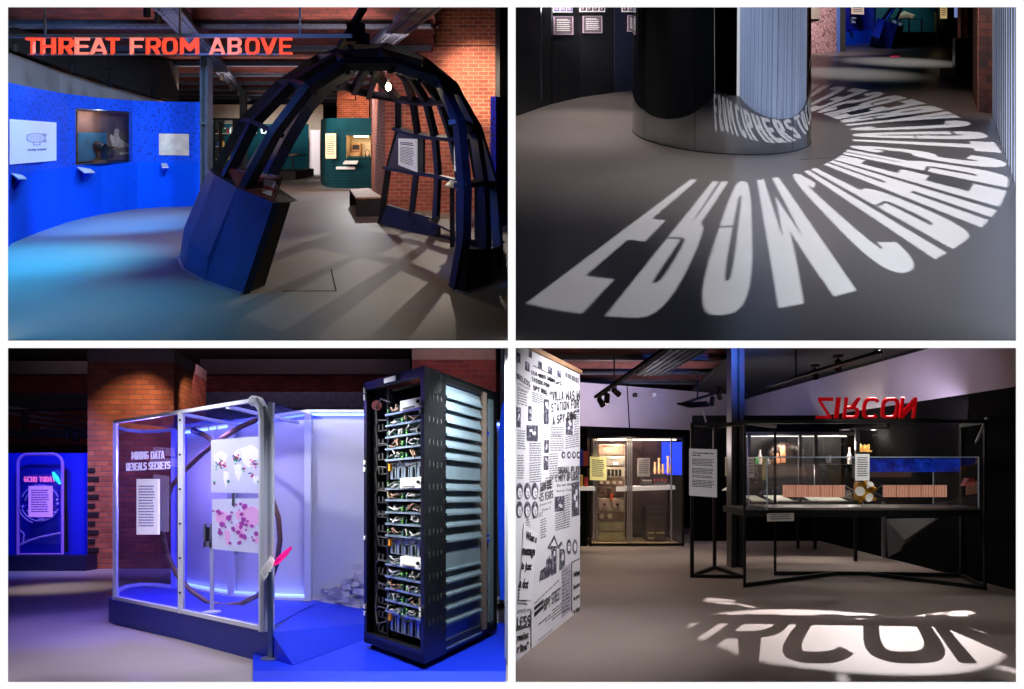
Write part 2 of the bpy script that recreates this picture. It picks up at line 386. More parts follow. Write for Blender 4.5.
def gobo(room, lamp, aim, dist, cut, islands, half, name, label, bridges=()):
    """projector housing whose stencil plate lets the lamp's light through only where the floor outlines in `cut` lie"""
    lamp = Vector(lamp); ax = (Vector(aim)-lamp).normalized()
    e1 = ax.cross(Vector((0, 0, 1))).normalized() if abs(ax.z) < .999 else Vector((1, 0, 0)); e2 = e1.cross(ax).normalized()
    def pl(p):
        d = Vector(p)-lamp; k = dist/d.dot(ax); q = d*k; return (q.dot(e1), q.dot(e2))
    to3 = lambda u, v: lamp+ax*dist+e1*u+e2*v
    outer = [(-half, -half), (half, -half), (half, half), (-half, half)]
    loops = [outer]+[[pl(p) for p in c] for c in cut]
    t = thing(room, name, label, 'projector', lamp)
    mb = MB(room); vs, ts = tess(loops); mb.add([to3(*v) for v in vs], ts)
    for i in islands:
        l = [pl(p) for p in i]; vs, ts = tess([l]); mb.add([to3(*v)-ax*.0004 for v in vs], ts)
    for a, b, w in bridges:
        A, B = pl(a), pl(b); d = Vector((B[0]-A[0], B[1]-A[1])); n = Vector((-d.y, d.x)).normalized()*w/2
        mb.add([to3(A[0]+n.x, A[1]+n.y)-ax*.0008, to3(A[0]-n.x, A[1]-n.y)-ax*.0008, to3(B[0]-n.x, B[1]-n.y)-ax*.0008, to3(B[0]+n.x, B[1]+n.y)-ax*.0008], [[0, 1, 2, 3]])
    mb.build('stencil_plate', M['black'], t)
    hb = MB(room); k = .06
    fr = [to3(u, v) for u, v in outer]; bk = [lamp-ax*.06+e1*u*k/.06*.5+e2*v*k/.06*.5 for u, v in outer]
    hb.add(fr+bk, [[0, 1, 5, 4], [1, 2, 6, 5], [2, 3, 7, 6], [3, 0, 4, 7], [7, 6, 5, 4]])
    hb.build('housing', M['black'], t)
    return t
# ================================================================ palette
M = {}
M['black'] = mat('matt_black', S(14, 14, 15), .6)
M['blackgloss'] = mat('satin_black', S(10, 10, 11), .25)
M['darkroom'] = mat('dark_paint', S(9, 9, 10), .9)
M['front'] = mat('glowing_white_front', S(255, 255, 255), .9, emit=1.02, ecol=(1, 1, 1, 1))  # emission added so the front shows pure white; no lamp is there
M['white'] = mat('white_paint', S(225, 225, 225), .5)
M['paper'] = mat('paper', S(232, 230, 225), .8)
M['ink'] = mat('black_ink', S(25, 24, 28), .8)
M['greyink'] = mat('grey_ink', S(120, 118, 120), .8)
M['steel'] = mat('grey_steel', S(66, 74, 84), .45, .3, var=.2)
M['darksteel'] = mat('dark_steel', S(38, 42, 50), .4, .5, var=.3)
M['rivet'] = mat('painted_riveted_steel', S(60, 70, 90), .5, .2, var=.35, vscale=9)
M['alu'] = mat('brushed_aluminium', S(190, 190, 195), .3, .8)
M['glass'] = glass('clear_glass')
M['glassfaint'] = glass('clear_acrylic', refl=.03)
M['cream'] = mat('cream_print', S(235, 215, 170), .8, var=.15, vscale=12)
M['brown'] = mat('brown_leather', S(80, 50, 32), .7, var=.4)
M['wood'] = mat('warm_wood', S(176, 130, 70), .5, var=.2, vscale=20)
M['timber'] = mat('pale_timber', S(170, 130, 95), .6, var=.2, vscale=14)
M['gold'] = mat('gold_foil', S(225, 165, 40), .3, .8, var=.3, vscale=40)
M['red'] = mat('red_paint', S(190, 20, 25), .45)
M['track'] = mat('track_black', S(12, 12, 13), .7, spec=.15)
M['lampface'] = mat('lamp_lens', S(255, 240, 210), .4, emit=9, ecol=S(255, 230, 190))
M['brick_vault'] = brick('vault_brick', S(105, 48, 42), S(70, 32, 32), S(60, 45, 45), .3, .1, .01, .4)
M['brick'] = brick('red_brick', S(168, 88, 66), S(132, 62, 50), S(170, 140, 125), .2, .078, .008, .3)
M['brick_old'] = brick('worn_brick', S(150, 80, 62), S(70, 45, 42), S(150, 130, 120), .24, .095, .012, .6)

# ================================================================ building shell
W = Room(HZ, CZ)
ROOMS = {'TL': Room(137, 1.508), 'TR': Room(-10, 2.6), 'BL': Room(497, 1.3743), 'BR': Room(463, 1.6269)}
TL, TR, BL, BR = (ROOMS[k] for k in ('TL', 'TR', 'BL', 'BR'))
def shell():
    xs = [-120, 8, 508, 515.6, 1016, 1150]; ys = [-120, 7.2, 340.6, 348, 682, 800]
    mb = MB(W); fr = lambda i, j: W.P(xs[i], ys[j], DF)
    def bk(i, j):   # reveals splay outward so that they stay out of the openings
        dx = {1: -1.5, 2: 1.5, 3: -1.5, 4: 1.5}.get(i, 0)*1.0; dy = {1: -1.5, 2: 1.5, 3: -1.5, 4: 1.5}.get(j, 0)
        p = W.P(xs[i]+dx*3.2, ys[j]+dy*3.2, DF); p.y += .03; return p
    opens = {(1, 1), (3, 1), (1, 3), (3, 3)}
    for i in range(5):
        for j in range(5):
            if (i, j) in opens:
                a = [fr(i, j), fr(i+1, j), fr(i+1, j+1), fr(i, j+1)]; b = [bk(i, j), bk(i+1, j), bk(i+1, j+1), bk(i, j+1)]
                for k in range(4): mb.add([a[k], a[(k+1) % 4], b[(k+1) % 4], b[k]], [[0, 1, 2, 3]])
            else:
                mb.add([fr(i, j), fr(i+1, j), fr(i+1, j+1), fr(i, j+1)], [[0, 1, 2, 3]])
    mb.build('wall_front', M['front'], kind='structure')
    y0 = DF+.035
    b = MB(W); b.box(-.018, .018, y0, DB+1, -16, 26); b.build('wall_between_galleries', M['darkroom'], kind='structure')
    for key, r in ROOMS.items():
        left = key[1] == 'L'; sg = -1 if left else 1
        x0, x1 = (-32, -.03) if left else (.03, 32)
        f = MB(r)
        sw = 3.9
        f.add([(x0, DF+.002, 0), (x1, DF+.002, 0), (x1, DB, 0), (x0, DB, 0)], [[0, 1, 2, 3]])
        f.build('floor', M['floor_'+key], kind='structure', nfn=lambda v: (0, 0, 1))
        zt = {'TL': 4.2, 'TR': 6.4, 'BL': 4.9, 'BR': 4.4}[key]
        m = MB(r); m.box(x0, x1, DB, DB+.2, -.5, zt); m.build('wall_back', M['darkroom'], kind='structure')
        m = MB(r); xa = sg*4.2; xb = sg*31.5
        m.prism([(xa, y0, -.5), (xb, DB, -.5), (xb, DB, zt), (xa, y0, zt)], (sg*.2, 0, 0)); m.build('wall_left' if left else 'wall_right', M['darkroom'], kind='structure')
        m = MB(r)
        if key[0] == 'T':
            m.box(x0, x1, y0, DB, zt-.1, zt)
            m.box(x0, x1, y0, y0+.02, {'TL': 2.5, 'TR': 2.5}[key], zt)
        else:
            zf = r.h+(r.H-347)/FPX*(y0)+.02
            yk = 10.2
            m.hexa([(x0, y0, zf), (x1, y0, zf), (x1, yk, zt-.1), (x0, yk, zt-.1)], [(x0, y0, zf+.02), (x1, y0, zf+.02), (x1, yk, zt-.08), (x0, yk, zt-.08)])
            m.box(x0, x1, yk, DB, zt-.1, zt)
        m.build('ceiling', M['darkroom'], kind='structure')

def track_head(room, p, aim, label, size=.13, lit=True, group='ceiling spotlights', drop=.12):
    """a small black spotlight: yoke, tilted barrel and lens"""
    p = Vector(p); d = (Vector(aim)-p).normalized()
    t = thing(room, 'track_spotlight', label, 'spotlight', p, group)
    m = MB(room); m.tube([p-d*size*.6, p-d*size*.5, p+d*size*.6], [size*.2, size*.34, size*.36], 14); m.build('barrel', M['track'], t, smooth=False)
    m = MB(room); m.bar(p+Vector((0, 0, drop)), p, .02, .02); m.box(p.x-.05, p.x+.05, p.y-.05, p.y+.05, p.z+drop-.015, p.z+drop+.02); m.build('yoke', M['track'], t)
    m = MB(room); m.tube([p+d*size*.6, p+d*size*.63], size*.3, 14); m.build('lens', M['lampface'] if lit else M['blackgloss'], t)
    return t

def notice(room, name, label, cat, c, th=.02, face=None, lines=(8,), head=False, group=None, frame=None, seed=3, ink=None, margin=.12):
    s = Surf(room, *c)
    t = thing(room, name, label, cat, s.at(.5, 1), group)
    s.board(th).build('board', face or M['paper'], t)
    p = MB(room); v = margin
    if head:
        s.lines(p, margin, v, 1-margin, v+.12, 2, seed, .65, words=4, jag=.4); v += .17
    s.lines(p, margin, v, 1-margin, 1-margin, lines[0], seed+1, .45)
    p.build('printed_text', ink or M['greyink'], t)
    if frame:
        f = MB(room); w = .035
        for q in ((-w, -w, 1+w, 0), (-w, 1, 1+w, 1+w), (-w, 0, 0, 1), (1, 0, 1+w, 1)): s.rect(f, *q, off=.01, th=.02)
        f.build('frame', frame, t)
    return s, t
# ================================================================ gallery with the ribbed dome (upper left)
M['floor_TL'] = mat('grey_vinyl_floor', S(150, 146, 142), .5, var=.06, vscale=1.2, spec=.4)
M['bluewall'] = patterned('blue_wall_print', S(0, 82, 230), S(2, 34, 140), 16, .53, .95, width=.08)
M['blueplain'] = mat('blue_wall_paint', S(0, 84, 232), .95, var=.08, vscale=20, spec=.15)
M['bluespeck'] = patterned('blue_speckled_wall', S(12, 30, 190), S(4, 8, 60), 14, .5, .7, width=.05)
M['greywall'] = mat('upper_wall_grey', S(150, 148, 150), .9, var=.08, vscale=2)
M['domeblue'] = mat('stained_blue_plywood', S(22, 48, 92), .5, var=.35, vscale=3.5, bump=.2, bscale=14)
M['domeblack'] = mat('dark_stained_rib', S(28, 30, 40), .5, var=.3, vscale=5)
M['teal'] = patterned('teal_board', S(3, 80, 92), S(2, 56, 68), 1.0, .5, .7, width=.3)
M['redled'] = mat('red_neon_letter', S(255, 80, 50), .5, emit=.95, ecol=S(255, 84, 56))
M['pinkled'] = mat('pale_red_neon_letter', S(255, 150, 135), .5, emit=.95, ecol=S(255, 140, 124))
M['litprint'] = mat('backlit_print', S(200, 210, 240), .6, emit=.42, ecol=S(190, 200, 240))
M['blueink'] = mat('navy_ink', S(25, 40, 130), .7)
M['glow'] = mat('glowing_filament', S(255, 235, 190), .5, emit=40, ecol=S(255, 225, 170))

def gallery_dome():
    r = TL
    # ---- ceiling of shallow brick vaults between steel beams, riveted girders
    v = MB(r); k = 0
    ys = [7.9+2.95*i for i in range(11)]
    for i in range(len(ys)-1):
        a, b = ys[i], ys[i+1]; n = 6
        for j in range(n):
            t0, t1 = j/n, (j+1)/n; z0, z1 = 3.3+.32*math.sin(math.pi*t0), 3.3+.32*math.sin(math.pi*t1)
            y0, y1 = a+(b-a)*t0, a+(b-a)*t1; xe = (434-512)/FPX*(y0+y1)/2 if y1 < 13.95 else -.03
            v.add([(-30, y0, z0), (xe, y0, z0), (xe, y1, z1), (-30, y1, z1)], [[0, 1, 2, 3]], [[(-30, y0), (0, y0), (0, y1), (-30, y1)]])
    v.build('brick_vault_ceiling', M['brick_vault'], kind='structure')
    for i, y in enumerate(ys):
        xe = (432-512)/FPX*y if y < 13.9 else -.03
        b = MB(r); b.box(-30, xe, y-.13, y+.13, 3.2, 3.24); b.box(-30, xe, y-.03, y+.03, 3.24, 3.5)
        if i < 4:
            for q in range(60 if i < 2 else 0):
                x = -.3-q*.14
                b.blob((x, y-.09, 3.2), .02, .02, .014, 6, 4)
        b.build('ceiling_beam', M['rivet'], kind='structure')
    for (x0, y0, x1, y1, w) in ((-3.98, 7.9, -11.4, 30.2, .3), (-.86, 7.9, -3.9, 17.0, .34)):
        g = MB(r); g.bar((x0, y0, 3.06), (x1, y1, 3.06), w, .03); g.bar((x0, y0, 3.2), (x1, y1, 3.2), .03, .3)
        g.bar((x0-w*.4, y0, 3.1), (x1-w*.4, y1, 3.1), .025, .06); g.bar((x0+w*.4, y0, 3.1), (x1+w*.4, y1, 3.1), .025, .06)
        for q in range(70):
            t = q/70*.55
            for s_ in (-.3, .3): g.blob((x0+(x1-x0)*t+s_*w, y0+(y1-y0)*t, 3.04), .016, .016, .012, 6, 4)
        g.build('riveted_girder', M['rivet'], kind='structure')
    # ---- curved blue wall
    base = [(-20, 290), (8, 245), (38, 232.5), (68, 222), (100, 214.5), (135, 209), (165, 207), (200, 206)]
    W2 = [r.G(*p).to_2d() for p in base]
    ZT, ZM = 2.27, .98
    yb = lambda px, off=0: r.cast(px, W2)-off
    def at(px, z, off=0): y = yb(px, off); return ((px-512)/FPX*y, y, z)
    def seg(pa, pb, n): return [(at(pa+(pb-pa)*i/n, 0)[0], at(pa+(pb-pa)*i/n, 0)[1]) for i in range(n+1)]
    full = seg(-15, 200, 24)
    w = MB(r); w.wall(full, 0, ZM, .12, 1); w.build('wall_blue_lower', M['blueplain'], kind='structure')
    w = MB(r); w.wall(seg(-15, 75.5, 12), ZM, ZT, .12, 1); w.wall(seg(132.5, 200, 9), ZM, ZT, .12, 1)
    zn0, zn1 = r.h-(166-137)/FPX*yb(76), 2.0
    w.wall(seg(75.5, 132.5, 8), 2.03, ZT, .12, 1); w.wall(seg(75.5, 132.5, 8), ZM-.0, 1.0, .12, 1)
    w.build('wall_blue_upper', M['bluewall'], kind='structure')
    # niche in the wall
    A, B = at(75.5, 1.0), at(132.5, 1.0); D = 1.1
    dirn = Vector((-.52, .85, 0)).normalized()*.75
    A0, B0 = Vector(A), Vector(B); A1, B1 = A0+dirn*1.1, B0+dirn
    m = MB(r)
    up = Vector((0, 0, 1.03))
    m.add([A0, B0, B1, A1], [[0, 1, 2, 3]]); m.add([A0+up, B0+up, B1+up, A1+up], [[3, 2, 1, 0]])
    m.add([A0, A1, A1+up, A0+up], [[0, 1, 2, 3]]); m.add([B1, B0, B0+up, B1+up], [[0, 1, 2, 3]])
    m.build('wall_niche', mat('niche_lining', S(20, 60, 90), .7), kind='structure')
    s = Surf(r, A1+up*.98, B1+up*.98, B1+up*.02, A1+up*.02)
    t = thing(r, 'mural', 'brown photo mural of a pale figure at the back of the niche', 'mural', s.at(.5, 1))
    s.board(.02, off=.03).build('printed_panel', mat('mural_brown', S(96, 74, 68), .8, var=.5, vscale=2.5), t)
    q = MB(r); s.rect(q, .0, .42, .5, .98, .04); q.build('teal_patch', mat('mural_teal', S(20, 92, 120), .8, var=.3, vscale=3), t)
    q = MB(r)
    pl = lambda pts, o=.05: q.prism([s.at(u, v_, o) for u, v_ in pts], -s.n*.004)
    pl([(.62, .5), (.64, .36), (.69, .32), (.73, .37), (.71, .48), (.76, .56), (.84, .62), (.93, .66), (.93, .72), (.8, .72), (.7, .74), (.62, .8), (.58, .62), (.55, .52), (.57, .45)])
    pl([(.74, .84), (.98, .83), (.98, .87), (.74, .88)])
    q.build('pale_figure', mat('mural_pale', S(185, 165, 150), .8, var=.35, vscale=9), t)
    # gun in the niche
    gb = Vector(at(100, 1.0))+dirn*.45
    t = thing(r, 'machine_gun', 'dark metal machine gun on a short mount inside the niche of the blue wall', 'gun', gb)
    q = MB(r); q.lathe(gb, [(.16, 0), (.15, .05), (.06, .08), (.05, .22), (.08, .24)], 16); q.build('pedestal', M['brown'], t)
    q = MB(r); q.bar(gb+Vector((-.22, 0, .36)), gb+Vector((.26, 0, .25)), .12, .13); q.tube([gb+Vector((-.02, -.1, .36)), gb+Vector((.15, -.1, .3))], .08, 12); q.box(gb.x+.12, gb.x+.24, gb.y-.12, gb.y+.1, gb.z+.1, gb.z+.3); q.build('receiver', M['darksteel'], t)
    q = MB(r); q.tube([gb+Vector((-.1, 0, .4)), gb+Vector((-.5, 0, .55)), gb+Vector((-.52, 0, .56))], [.035, .028, .045], 12); q.tube([gb+Vector((-.1, 0, .46)), gb+Vector((-.4, 0, .575))], .012, 8); q.build('barrel', M['darksteel'], t)
    q = MB(r); q.tube([gb+Vector((.26, -.03, .27)), gb+Vector((.36, -.03, .3)), gb+Vector((.38, -.03, .2))], .018, 8); q.build('handle', M['brown'], t)
    q = MB(r); q.add([at(76, 1.02, .0), at(132, 1.02, .0), at(132, 2.02, .0), at(76, 2.02, .0)], [[0, 1, 2, 3]])
    q.build('niche_pane', M['glassfaint'], label='clear glass pane closing the display niche in the blue wall', cat='glass pane')
    # wall notices
    def wsurf(pl_, pt, pr, pb, off=.03, py2=None):
        yl, yr = yb(pl_, off), yb(pr, off); t2, b2 = py2 or (pt, pb)
        return Surf(r, r.P(pl_, pt, yl), r.P(pr, t2, yr), r.P(pr, b2, yr), r.P(pl_, pb, yl))
    s = wsurf(9.5, 119, 56.5, 164.5, py2=(122.5, 160.5))
    t = thing(r, 'lightbox', 'glowing white lightbox with an airship outline on the blue wall', 'lightbox', s.at(.5, 1))
    s.board(.03).build('panel', M['litprint'], t)
    q = MB(r); n = 30
    oval = lambda cx, cy, ru, rv: [(cx+ru*math.cos(2*math.pi*i/n), cy+rv*math.sin(2*math.pi*i/n)) for i in range(n)]
    def loop(pts, wd, closed=True):
        for i in range(len(pts) if closed else len(pts)-1):
            a, b = pts[i], pts[(i+1) % len(pts)]; d = math.hypot(b[0]-a[0], b[1]-a[1]) or 1; nx, ny = -(b[1]-a[1])/d*wd, (b[0]-a[0])/d*wd
            q.add([s.at(a[0]-nx, a[1]-ny, .004), s.at(b[0]-nx, b[1]-ny, .004), s.at(b[0]+nx, b[1]+ny, .004), s.at(a[0]+nx, a[1]+ny, .004)], [[0, 1, 2, 3]])
    loop([sup((.52, .41), (.2, .1), 2*math.pi*i/n, .7) for i in range(n)], .006)
    for dv in (-.045, 0, .045): loop([(.34, .41+dv), (.7, .41+dv)], .003, False)
    loop([(.66, .31), (.74, .31), (.74, .35), (.68, .36)], .006, False); loop([(.66, .51), (.74, .51), (.74, .47), (.68, .46)], .006, False)
    loop([(.46, .51), (.46, .58), (.6, .58), (.6, .51)], .006, False)
    s.text(q, 'Airship located!', .33, .66, .74, .735, bold=.03)
    q.build('printed_airship', M['blueink'], t)
    s = wsurf(159, 133.5, 189, 155, py2=(134, 155.5))
    t = thing(r, 'map_print', 'square cream map print on the blue wall beside the steel column', 'map', s.at(.5, 1))
    s.board(.025).build('panel', mat('old_map', S(232, 215, 190), .8, var=.2, vscale=5), t)
    q = MB(r); q2 = random.Random(5)
    for i in range(24):
        a, b = q2.uniform(.08, .85), q2.uniform(.1, .85); c, d = a+q2.uniform(-.14, .14), b+q2.uniform(-.1, .1)
        ww = .006; q.add([s.at(a, b, .004), s.at(a+ww, b+ww, .004), s.at(c+ww, d+ww, .004), s.at(c, d, .004)], [[0, 1, 2, 3]])
    q.build('map_lines', M['greyink'], t)
    # small reading rails on brackets
    for (pa, pb, pt, pm, who) in ((11, 26.5, 173, 178, 'below the glowing airship lightbox'), (77, 95, 167, 172, 'below the display niche'), (161, 168.5, 163, 167, 'below the cream map print')):
        a = Vector(r.P(pa, pt, yb(pa, .06))); b = Vector(r.P(pb-7 if pb-pa > 9 else pb-2, pt, yb(pb, .06)))
        c = Vector(r.P(pb, pm, yb(pb, .38))); d = Vector(r.P(pa+7 if pb-pa > 9 else pa+1, pm, yb(pa, .38)))
        t = thing(r, 'caption_rail', 'white sloping caption plate on a blue bracket '+who, 'caption', (a+b)/2, 'caption plates on the blue wall')
        q = MB(r); q.prism([a, b, c, d], (0, 0, -.02)); q.build('plate', M['white'], t)
        q = MB(r); e = (a+b)/2; e = a*.65+b*.35; f = (c+d)/2-Vector((0, 0, .03)); e = e-Vector((0, 0, .03)); g = e-Vector((0, 0, .25))
        q.prism([e, f, g], (b-a)*.35); q.build('bracket', M['blueplain'], t)
    # grey wall above and behind, with a black soffit
    w = MB(r); gp = [(-12.5, 9.9), (-10.9, 12.2), (-9.6, 16.5), (-9.6, 20)]
    gp = [((px-512)/FPX*y, y) for px, y in ((-30, 10.6), (8, 12), (60, 13.9), (100, 15.2), (140, 16.4), (170, 17.4))]
    zt = [r.h-(py-137)/FPX*y for (px, y), py in zip(((-30, 10.6), (8, 12), (60, 13.9), (100, 15.2), (140, 16.4), (170, 17.4)), (36, 52, 71, 83.5, 95, 103))]
    w.wall(gp, 1.2, 3, .1, 1, z1s=zt); w.build('wall_grey_upper', M['greywall'], kind='structure')
    w = MB(r); zz = [3.4]*6
    for i in range(5):
        a, b = gp[i], gp[i+1]
        w.hexa([(a[0]+.5, a[1]-.6, zt[i]+.0), (b[0]+.5, b[1]-.6, zt[i+1]+.0), (b[0], b[1]+.2, zt[i+1]+.03), (a[0], a[1]+.2, zt[i]+.03)], [(a[0]+.5, a[1]-.6, 3.3), (b[0]+.5, b[1]-.6, 3.3), (b[0], b[1]+.2, 3.3), (a[0], a[1]+.2, 3.3)])
    w.build('ceiling_soffit', M['darkroom'], kind='structure')
    # ---- steel columns
    for (px, y, ww) in ((206.3, 13.6, .13), (243.5, 25, .17)):
        x = (px-512)/FPX*y; c = MB(r)
        c.box(x-ww*.56, x-ww*.28, y-.12, y+.12, 0, 3.1); c.box(x+ww*.28, x+ww*.56, y-.12, y+.12, 0, 3.1); c.box(x-ww*.3, x+ww*.3, y-.02, y+.02, 0, 3.1)
        c.box(x-ww*.62, x+ww*.62, y-.14, y+.14, 1.75, 1.79)
        c.build('steel_column', M['steel'], kind='structure')
    # ---- red sign on its rails
    Y = 8.0; P = lambda px, py: r.P(px, py, Y)
    t = thing(r, 'hanging_sign', 'glowing red THREAT FROM ABOVE lettering hung on rails below the brick ceiling', 'sign', P(160, 54))
    q = MB(r); q.bar(P(-10, 36), P(352, 36), .05, .042); q.bar(P(28, 54.3), P(291, 54.3), .03, .02)
    for px in (45, 180, 300): q.bar(P(px, 36), P(px, 36)+Vector((0, 0, .65)), .02, .02)
    q.build('rail', M['white'], t)
    word = 'THREAT FROM ABOVE'; pos = {0: (27, 39.5), 1: (42, 55), 2: (60, 73), 3: (76, 89), 4: (91, 107), 5: (107, 119), 7: (131, 143), 8: (147, 160), 9: (163, 177), 10: (181, 198.5), 12: (210, 225), 13: (228.5, 241), 14: (246, 259), 15: (261, 276.5), 16: (280, 292)}
    pink = {3, 4, 12, 13, 7}
    for i, (a, b) in pos.items():
        q = MB(r); add_glyph(q, word[i], lambda u, v_: P(a+(b-a)*u, 54.6-16.6*v_)-Vector((0, .03, 0)), (0, .05, 0), .17 if word[i] != 'M' else .15, .135)
        q.build('letter', M['pinkled'] if i in pink else M['redled'], t)
    dome(r)
    # ---- bench
    f = lambda px, py: r.G(px, py, 0); zt_ = .367
    tp = [r.G(356, 197.5, zt_), r.G(382.5, 197, zt_), r.G(368.5, 188, zt_), r.G(349.5, 189, zt_)]
    t = thing(r, 'bench', 'low black bench with a pale plywood seat by the lit brick pier', 'bench', (tp[0].x, tp[0].y, 0))
    q = MB(r); q.prism(tp, (0, 0, -.03)); q.build('seat', M['timber'], t)
    dn = Vector((0, 0, -zt_+.0)); e = Vector((0, 0, -.035))
    for a, b in ((0, 1), (3, 2)):
        q = MB(r); p0 = tp[a]+e; p1 = tp[a]*.72+tp[b]*.28+e if a == 0 else tp[a]*.8+tp[b]*.2+e
        q.hexa([tp[a]*1-Vector((0, 0, zt_-.0)), tp[b]-Vector((0, 0, zt_)), tp[b]-Vector((0, -.06, zt_)), tp[a]-Vector((0, -.06, zt_))], [tp[a]+e, tp[b]+e, tp[b]+e+Vector((0, .06, 0)), tp[a]+e+Vector((0, .06, 0))])
        q.build('leg', M['black'], t)
    # ---- brick piers
    q = MB(r)
    a = Vector(((385-512)/FPX*14.4, 14.4)); b = Vector(((370-512)/FPX*21.5, 21.5)); 
    q.wall([(b.x, b.y), (a.x, a.y)], 0, 3.3, .3, 1)
    q.build('brick_pier_side', M['brick'], kind='structure')
    q = MB(r); q.wall([(a.x, a.y), ((434-512)/FPX*14.4, 14.4)], 0, 3.5, .3, 1); q.wall([((433-512)/FPX*13.9, 14.4), ((433-512)/FPX*13.9, 13.9), ((499.5-512)/FPX*13.9, 13.9), ((499.5-512)/FPX*13.9, 17)], 0, 4.1, .3, 1)
    q.build('brick_pier', M['brick'], kind='structure')
    q = MB(r); q.box(a.x+.02, -1.95, 14.1, 14.6, 3.12, 3.3); q.build('stone_capital', mat('capital_stone', S(140, 120, 112), .9), kind='structure')
    q = MB(r); q.wall([((337-512)/FPX*27, 27), ((369-512)/FPX*27, 27)], 0, 3.3, .3, 1); q.box((344-512)/FPX*27, (356-512)/FPX*27, 26.8, 27, 2.95, 3.15); q.build('far_brick_pier', M['brick'], kind='structure')
    q = MB(r); q.wall([((496-512)/FPX*11.6, 11.6), (-.06, 12.1)], 0, 2.18, .1, 1); q.build('wall_blue_speckled', M['bluespeck'], kind='structure')
    # ---- back green room
    yb2 = 28.5; X = lambda px, y=yb2: (px-512)/FPX*y
    corr = MB(r); nz = 26
    zt2 = r.h+13/FPX*yb2
    prof = []
    for i in range(nz):
        z0, z1 = zt2*i/nz, zt2*(i+1)/nz; d = .09
        corr.add([(X(208), yb2, z0), (X(309), yb2, z0), (X(309), yb2-d, z1), (X(208), yb2-d, z1)], [[0, 1, 2, 3]])
        corr.add([(X(208), yb2-d, z1), (X(309), yb2-d, z1), (X(309), yb2, z1), (X(208), yb2, z1)], [[0, 1, 2, 3]])
    corr.build('wall_green', M['teal'], kind='structure')
    q = MB(r); q.box(X(200, 30), X(323, 30), 30, 30.1, 0, 2.9); q.build('wall_far_beige', mat('beige_wall', S(170, 150, 135), .9, var=.1), kind='structure')
    s = Surf(r, r.P(309.5, 130, 28.6), r.P(320, 130, 28.6), r.P(320, 175, 28.6), r.P(309.5, 175, 28.6))
    q = s.board(.05); q.build('pink_white_panel', mat('pinkish_panel', S(205, 185, 190), .8), label='tall pinkish white panel at the end of the green ribbed wall', cat='panel')
    wd = 'NETWORK'; xs = [222.5, 233, 243.3, 252, 264, 275, 285.5]
    t = thing(r, 'wall_lettering', 'white NETWORK lettering on the distant green wall, mostly behind the dome ribs', 'sign', r.P(255, 134, 28.3))
    for c, x in zip(wd, xs):
        q = MB(r); w_ = 3.2 if c != 'W' else 4.5
        add_glyph(q, c, lambda u, v_: r.P(x-w_+2*w_*u, 133.8-6.0*v_, 28.3), (0, .04, 0), .26, .18); q.build('letter', M['white'], t)
    # display table with papers, on a dark plinth
    y = 25.; X = lambda px: (px-512)/FPX*y
    t = thing(r, 'display_table', 'thin-legged glass display table before the distant green wall', 'table', (X(278), y, 0))
    z = lambda py: r.h-(py-137)/FPX*y
    q = MB(r); q.box(X(262), X(293), y, y+1.6, z(157), z(155.8)); q.build('tabletop', M['darksteel'], t)
    for px in (263.5, 271, 280, 292):
        q = MB(r); q.box(X(px), X(px)+.05, y, y+.05, z(171), z(157)); q.build('leg', M['darksteel'], t)
    q = MB(r); q.box(X(262), X(293), y, y+1.6, z(155.7), z(147)); q.build('glass_cover', M['glassfaint'], t)
    q = MB(r); q.box(X(270), X(298), y-.3, y+2, 0, z(171)); q.build('plinth', M['black'], label='low black plinth under the distant glass display table', cat='plinth')
    for i, (a_, b_, h_, mt, lb) in enumerate(((272, 279, 5, 'cream', 'cream model aircraft part on the glass display table'), (279, 282, 3.5, 'red', 'small red cylinder on the glass display table'), (284, 291, 2, 'paper', 'white open booklet on the glass display table'), (264, 271, 2.4, 'paper', 'stack of pale papers on the left of the glass display table'))):
        q = MB(r); x0, x1 = X(a_), X(b_); h2 = h_/FPX*y
        if i == 0: q.tube([(x0, y+.6, z(153.5)), ((x0+x1)/2, y+.6, z(151)), (x1, y+.6, z(153))], [.05, .12, .04], 10); q.box(x0+.05, x1-.1, y+.4, y+.8, z(155.7), z(155.2))
        elif i == 1: q.lathe(((x0+x1)/2, y+.5, z(155.7)), [(.06, 0), (.055, h2*.8), (.03, h2)], 14)
        elif i == 2: q.hexa([(x0, y+.3, z(155.7)), (x1, y+.3, z(155.7)), (x1, y+.9, z(155.7)), (x0, y+.9, z(155.7))], [(x0, y+.35, z(155)), (x1, y+.3, z(155.3)), (x1, y+.9, z(154.2)), (x0, y+.9, z(154))])
        else:
            for j in range(4): q.box(x0+.02*j, x1-.03*j, y+.3, y+.9, z(155.7)+.02*j, z(155.7)+.02*j+.015)
        q.build(('model_aircraft', 'red_canister', 'open_booklet', 'paper_stack')[i], M[mt], label=lb, cat=('model', 'canister', 'booklet', 'papers')[i])
    # shelves with colourful things far left of the green wall
    y = 24.; z = lambda py: r.h-(py-137)/FPX*y; X = lambda px: (px-512)/FPX*y
    t = thing(r, 'display_cabinet', 'tall dark display cabinet with bright shelves just right of the near steel column', 'cabinet', (X(223), y, 0))
    q = MB(r)
    for px in (213.5, 232.5): q.box(X(px), X(px)+.05, y, y+.8, 0, z(118))
    q.box(X(213), X(233), y, y+.8, z(120), z(118)); q.build('frame', M['darksteel'], t)
    q = MB(r)
    for py in (134, 147, 160): q.box(X(214), X(232), y+.05, y+.8, z(py), z(py)+.03)
    q.build('shelf_boards', M['white'], t)
    q = MB(r); q.box(X(219), X(222), y-.02, y+.02, z(166), z(122)); q.build('door_stile', M['black'], t)
    rq = random.Random(4); nm = [('tin', 'canister'), ('box', 'box'), ('jar', 'jar')]
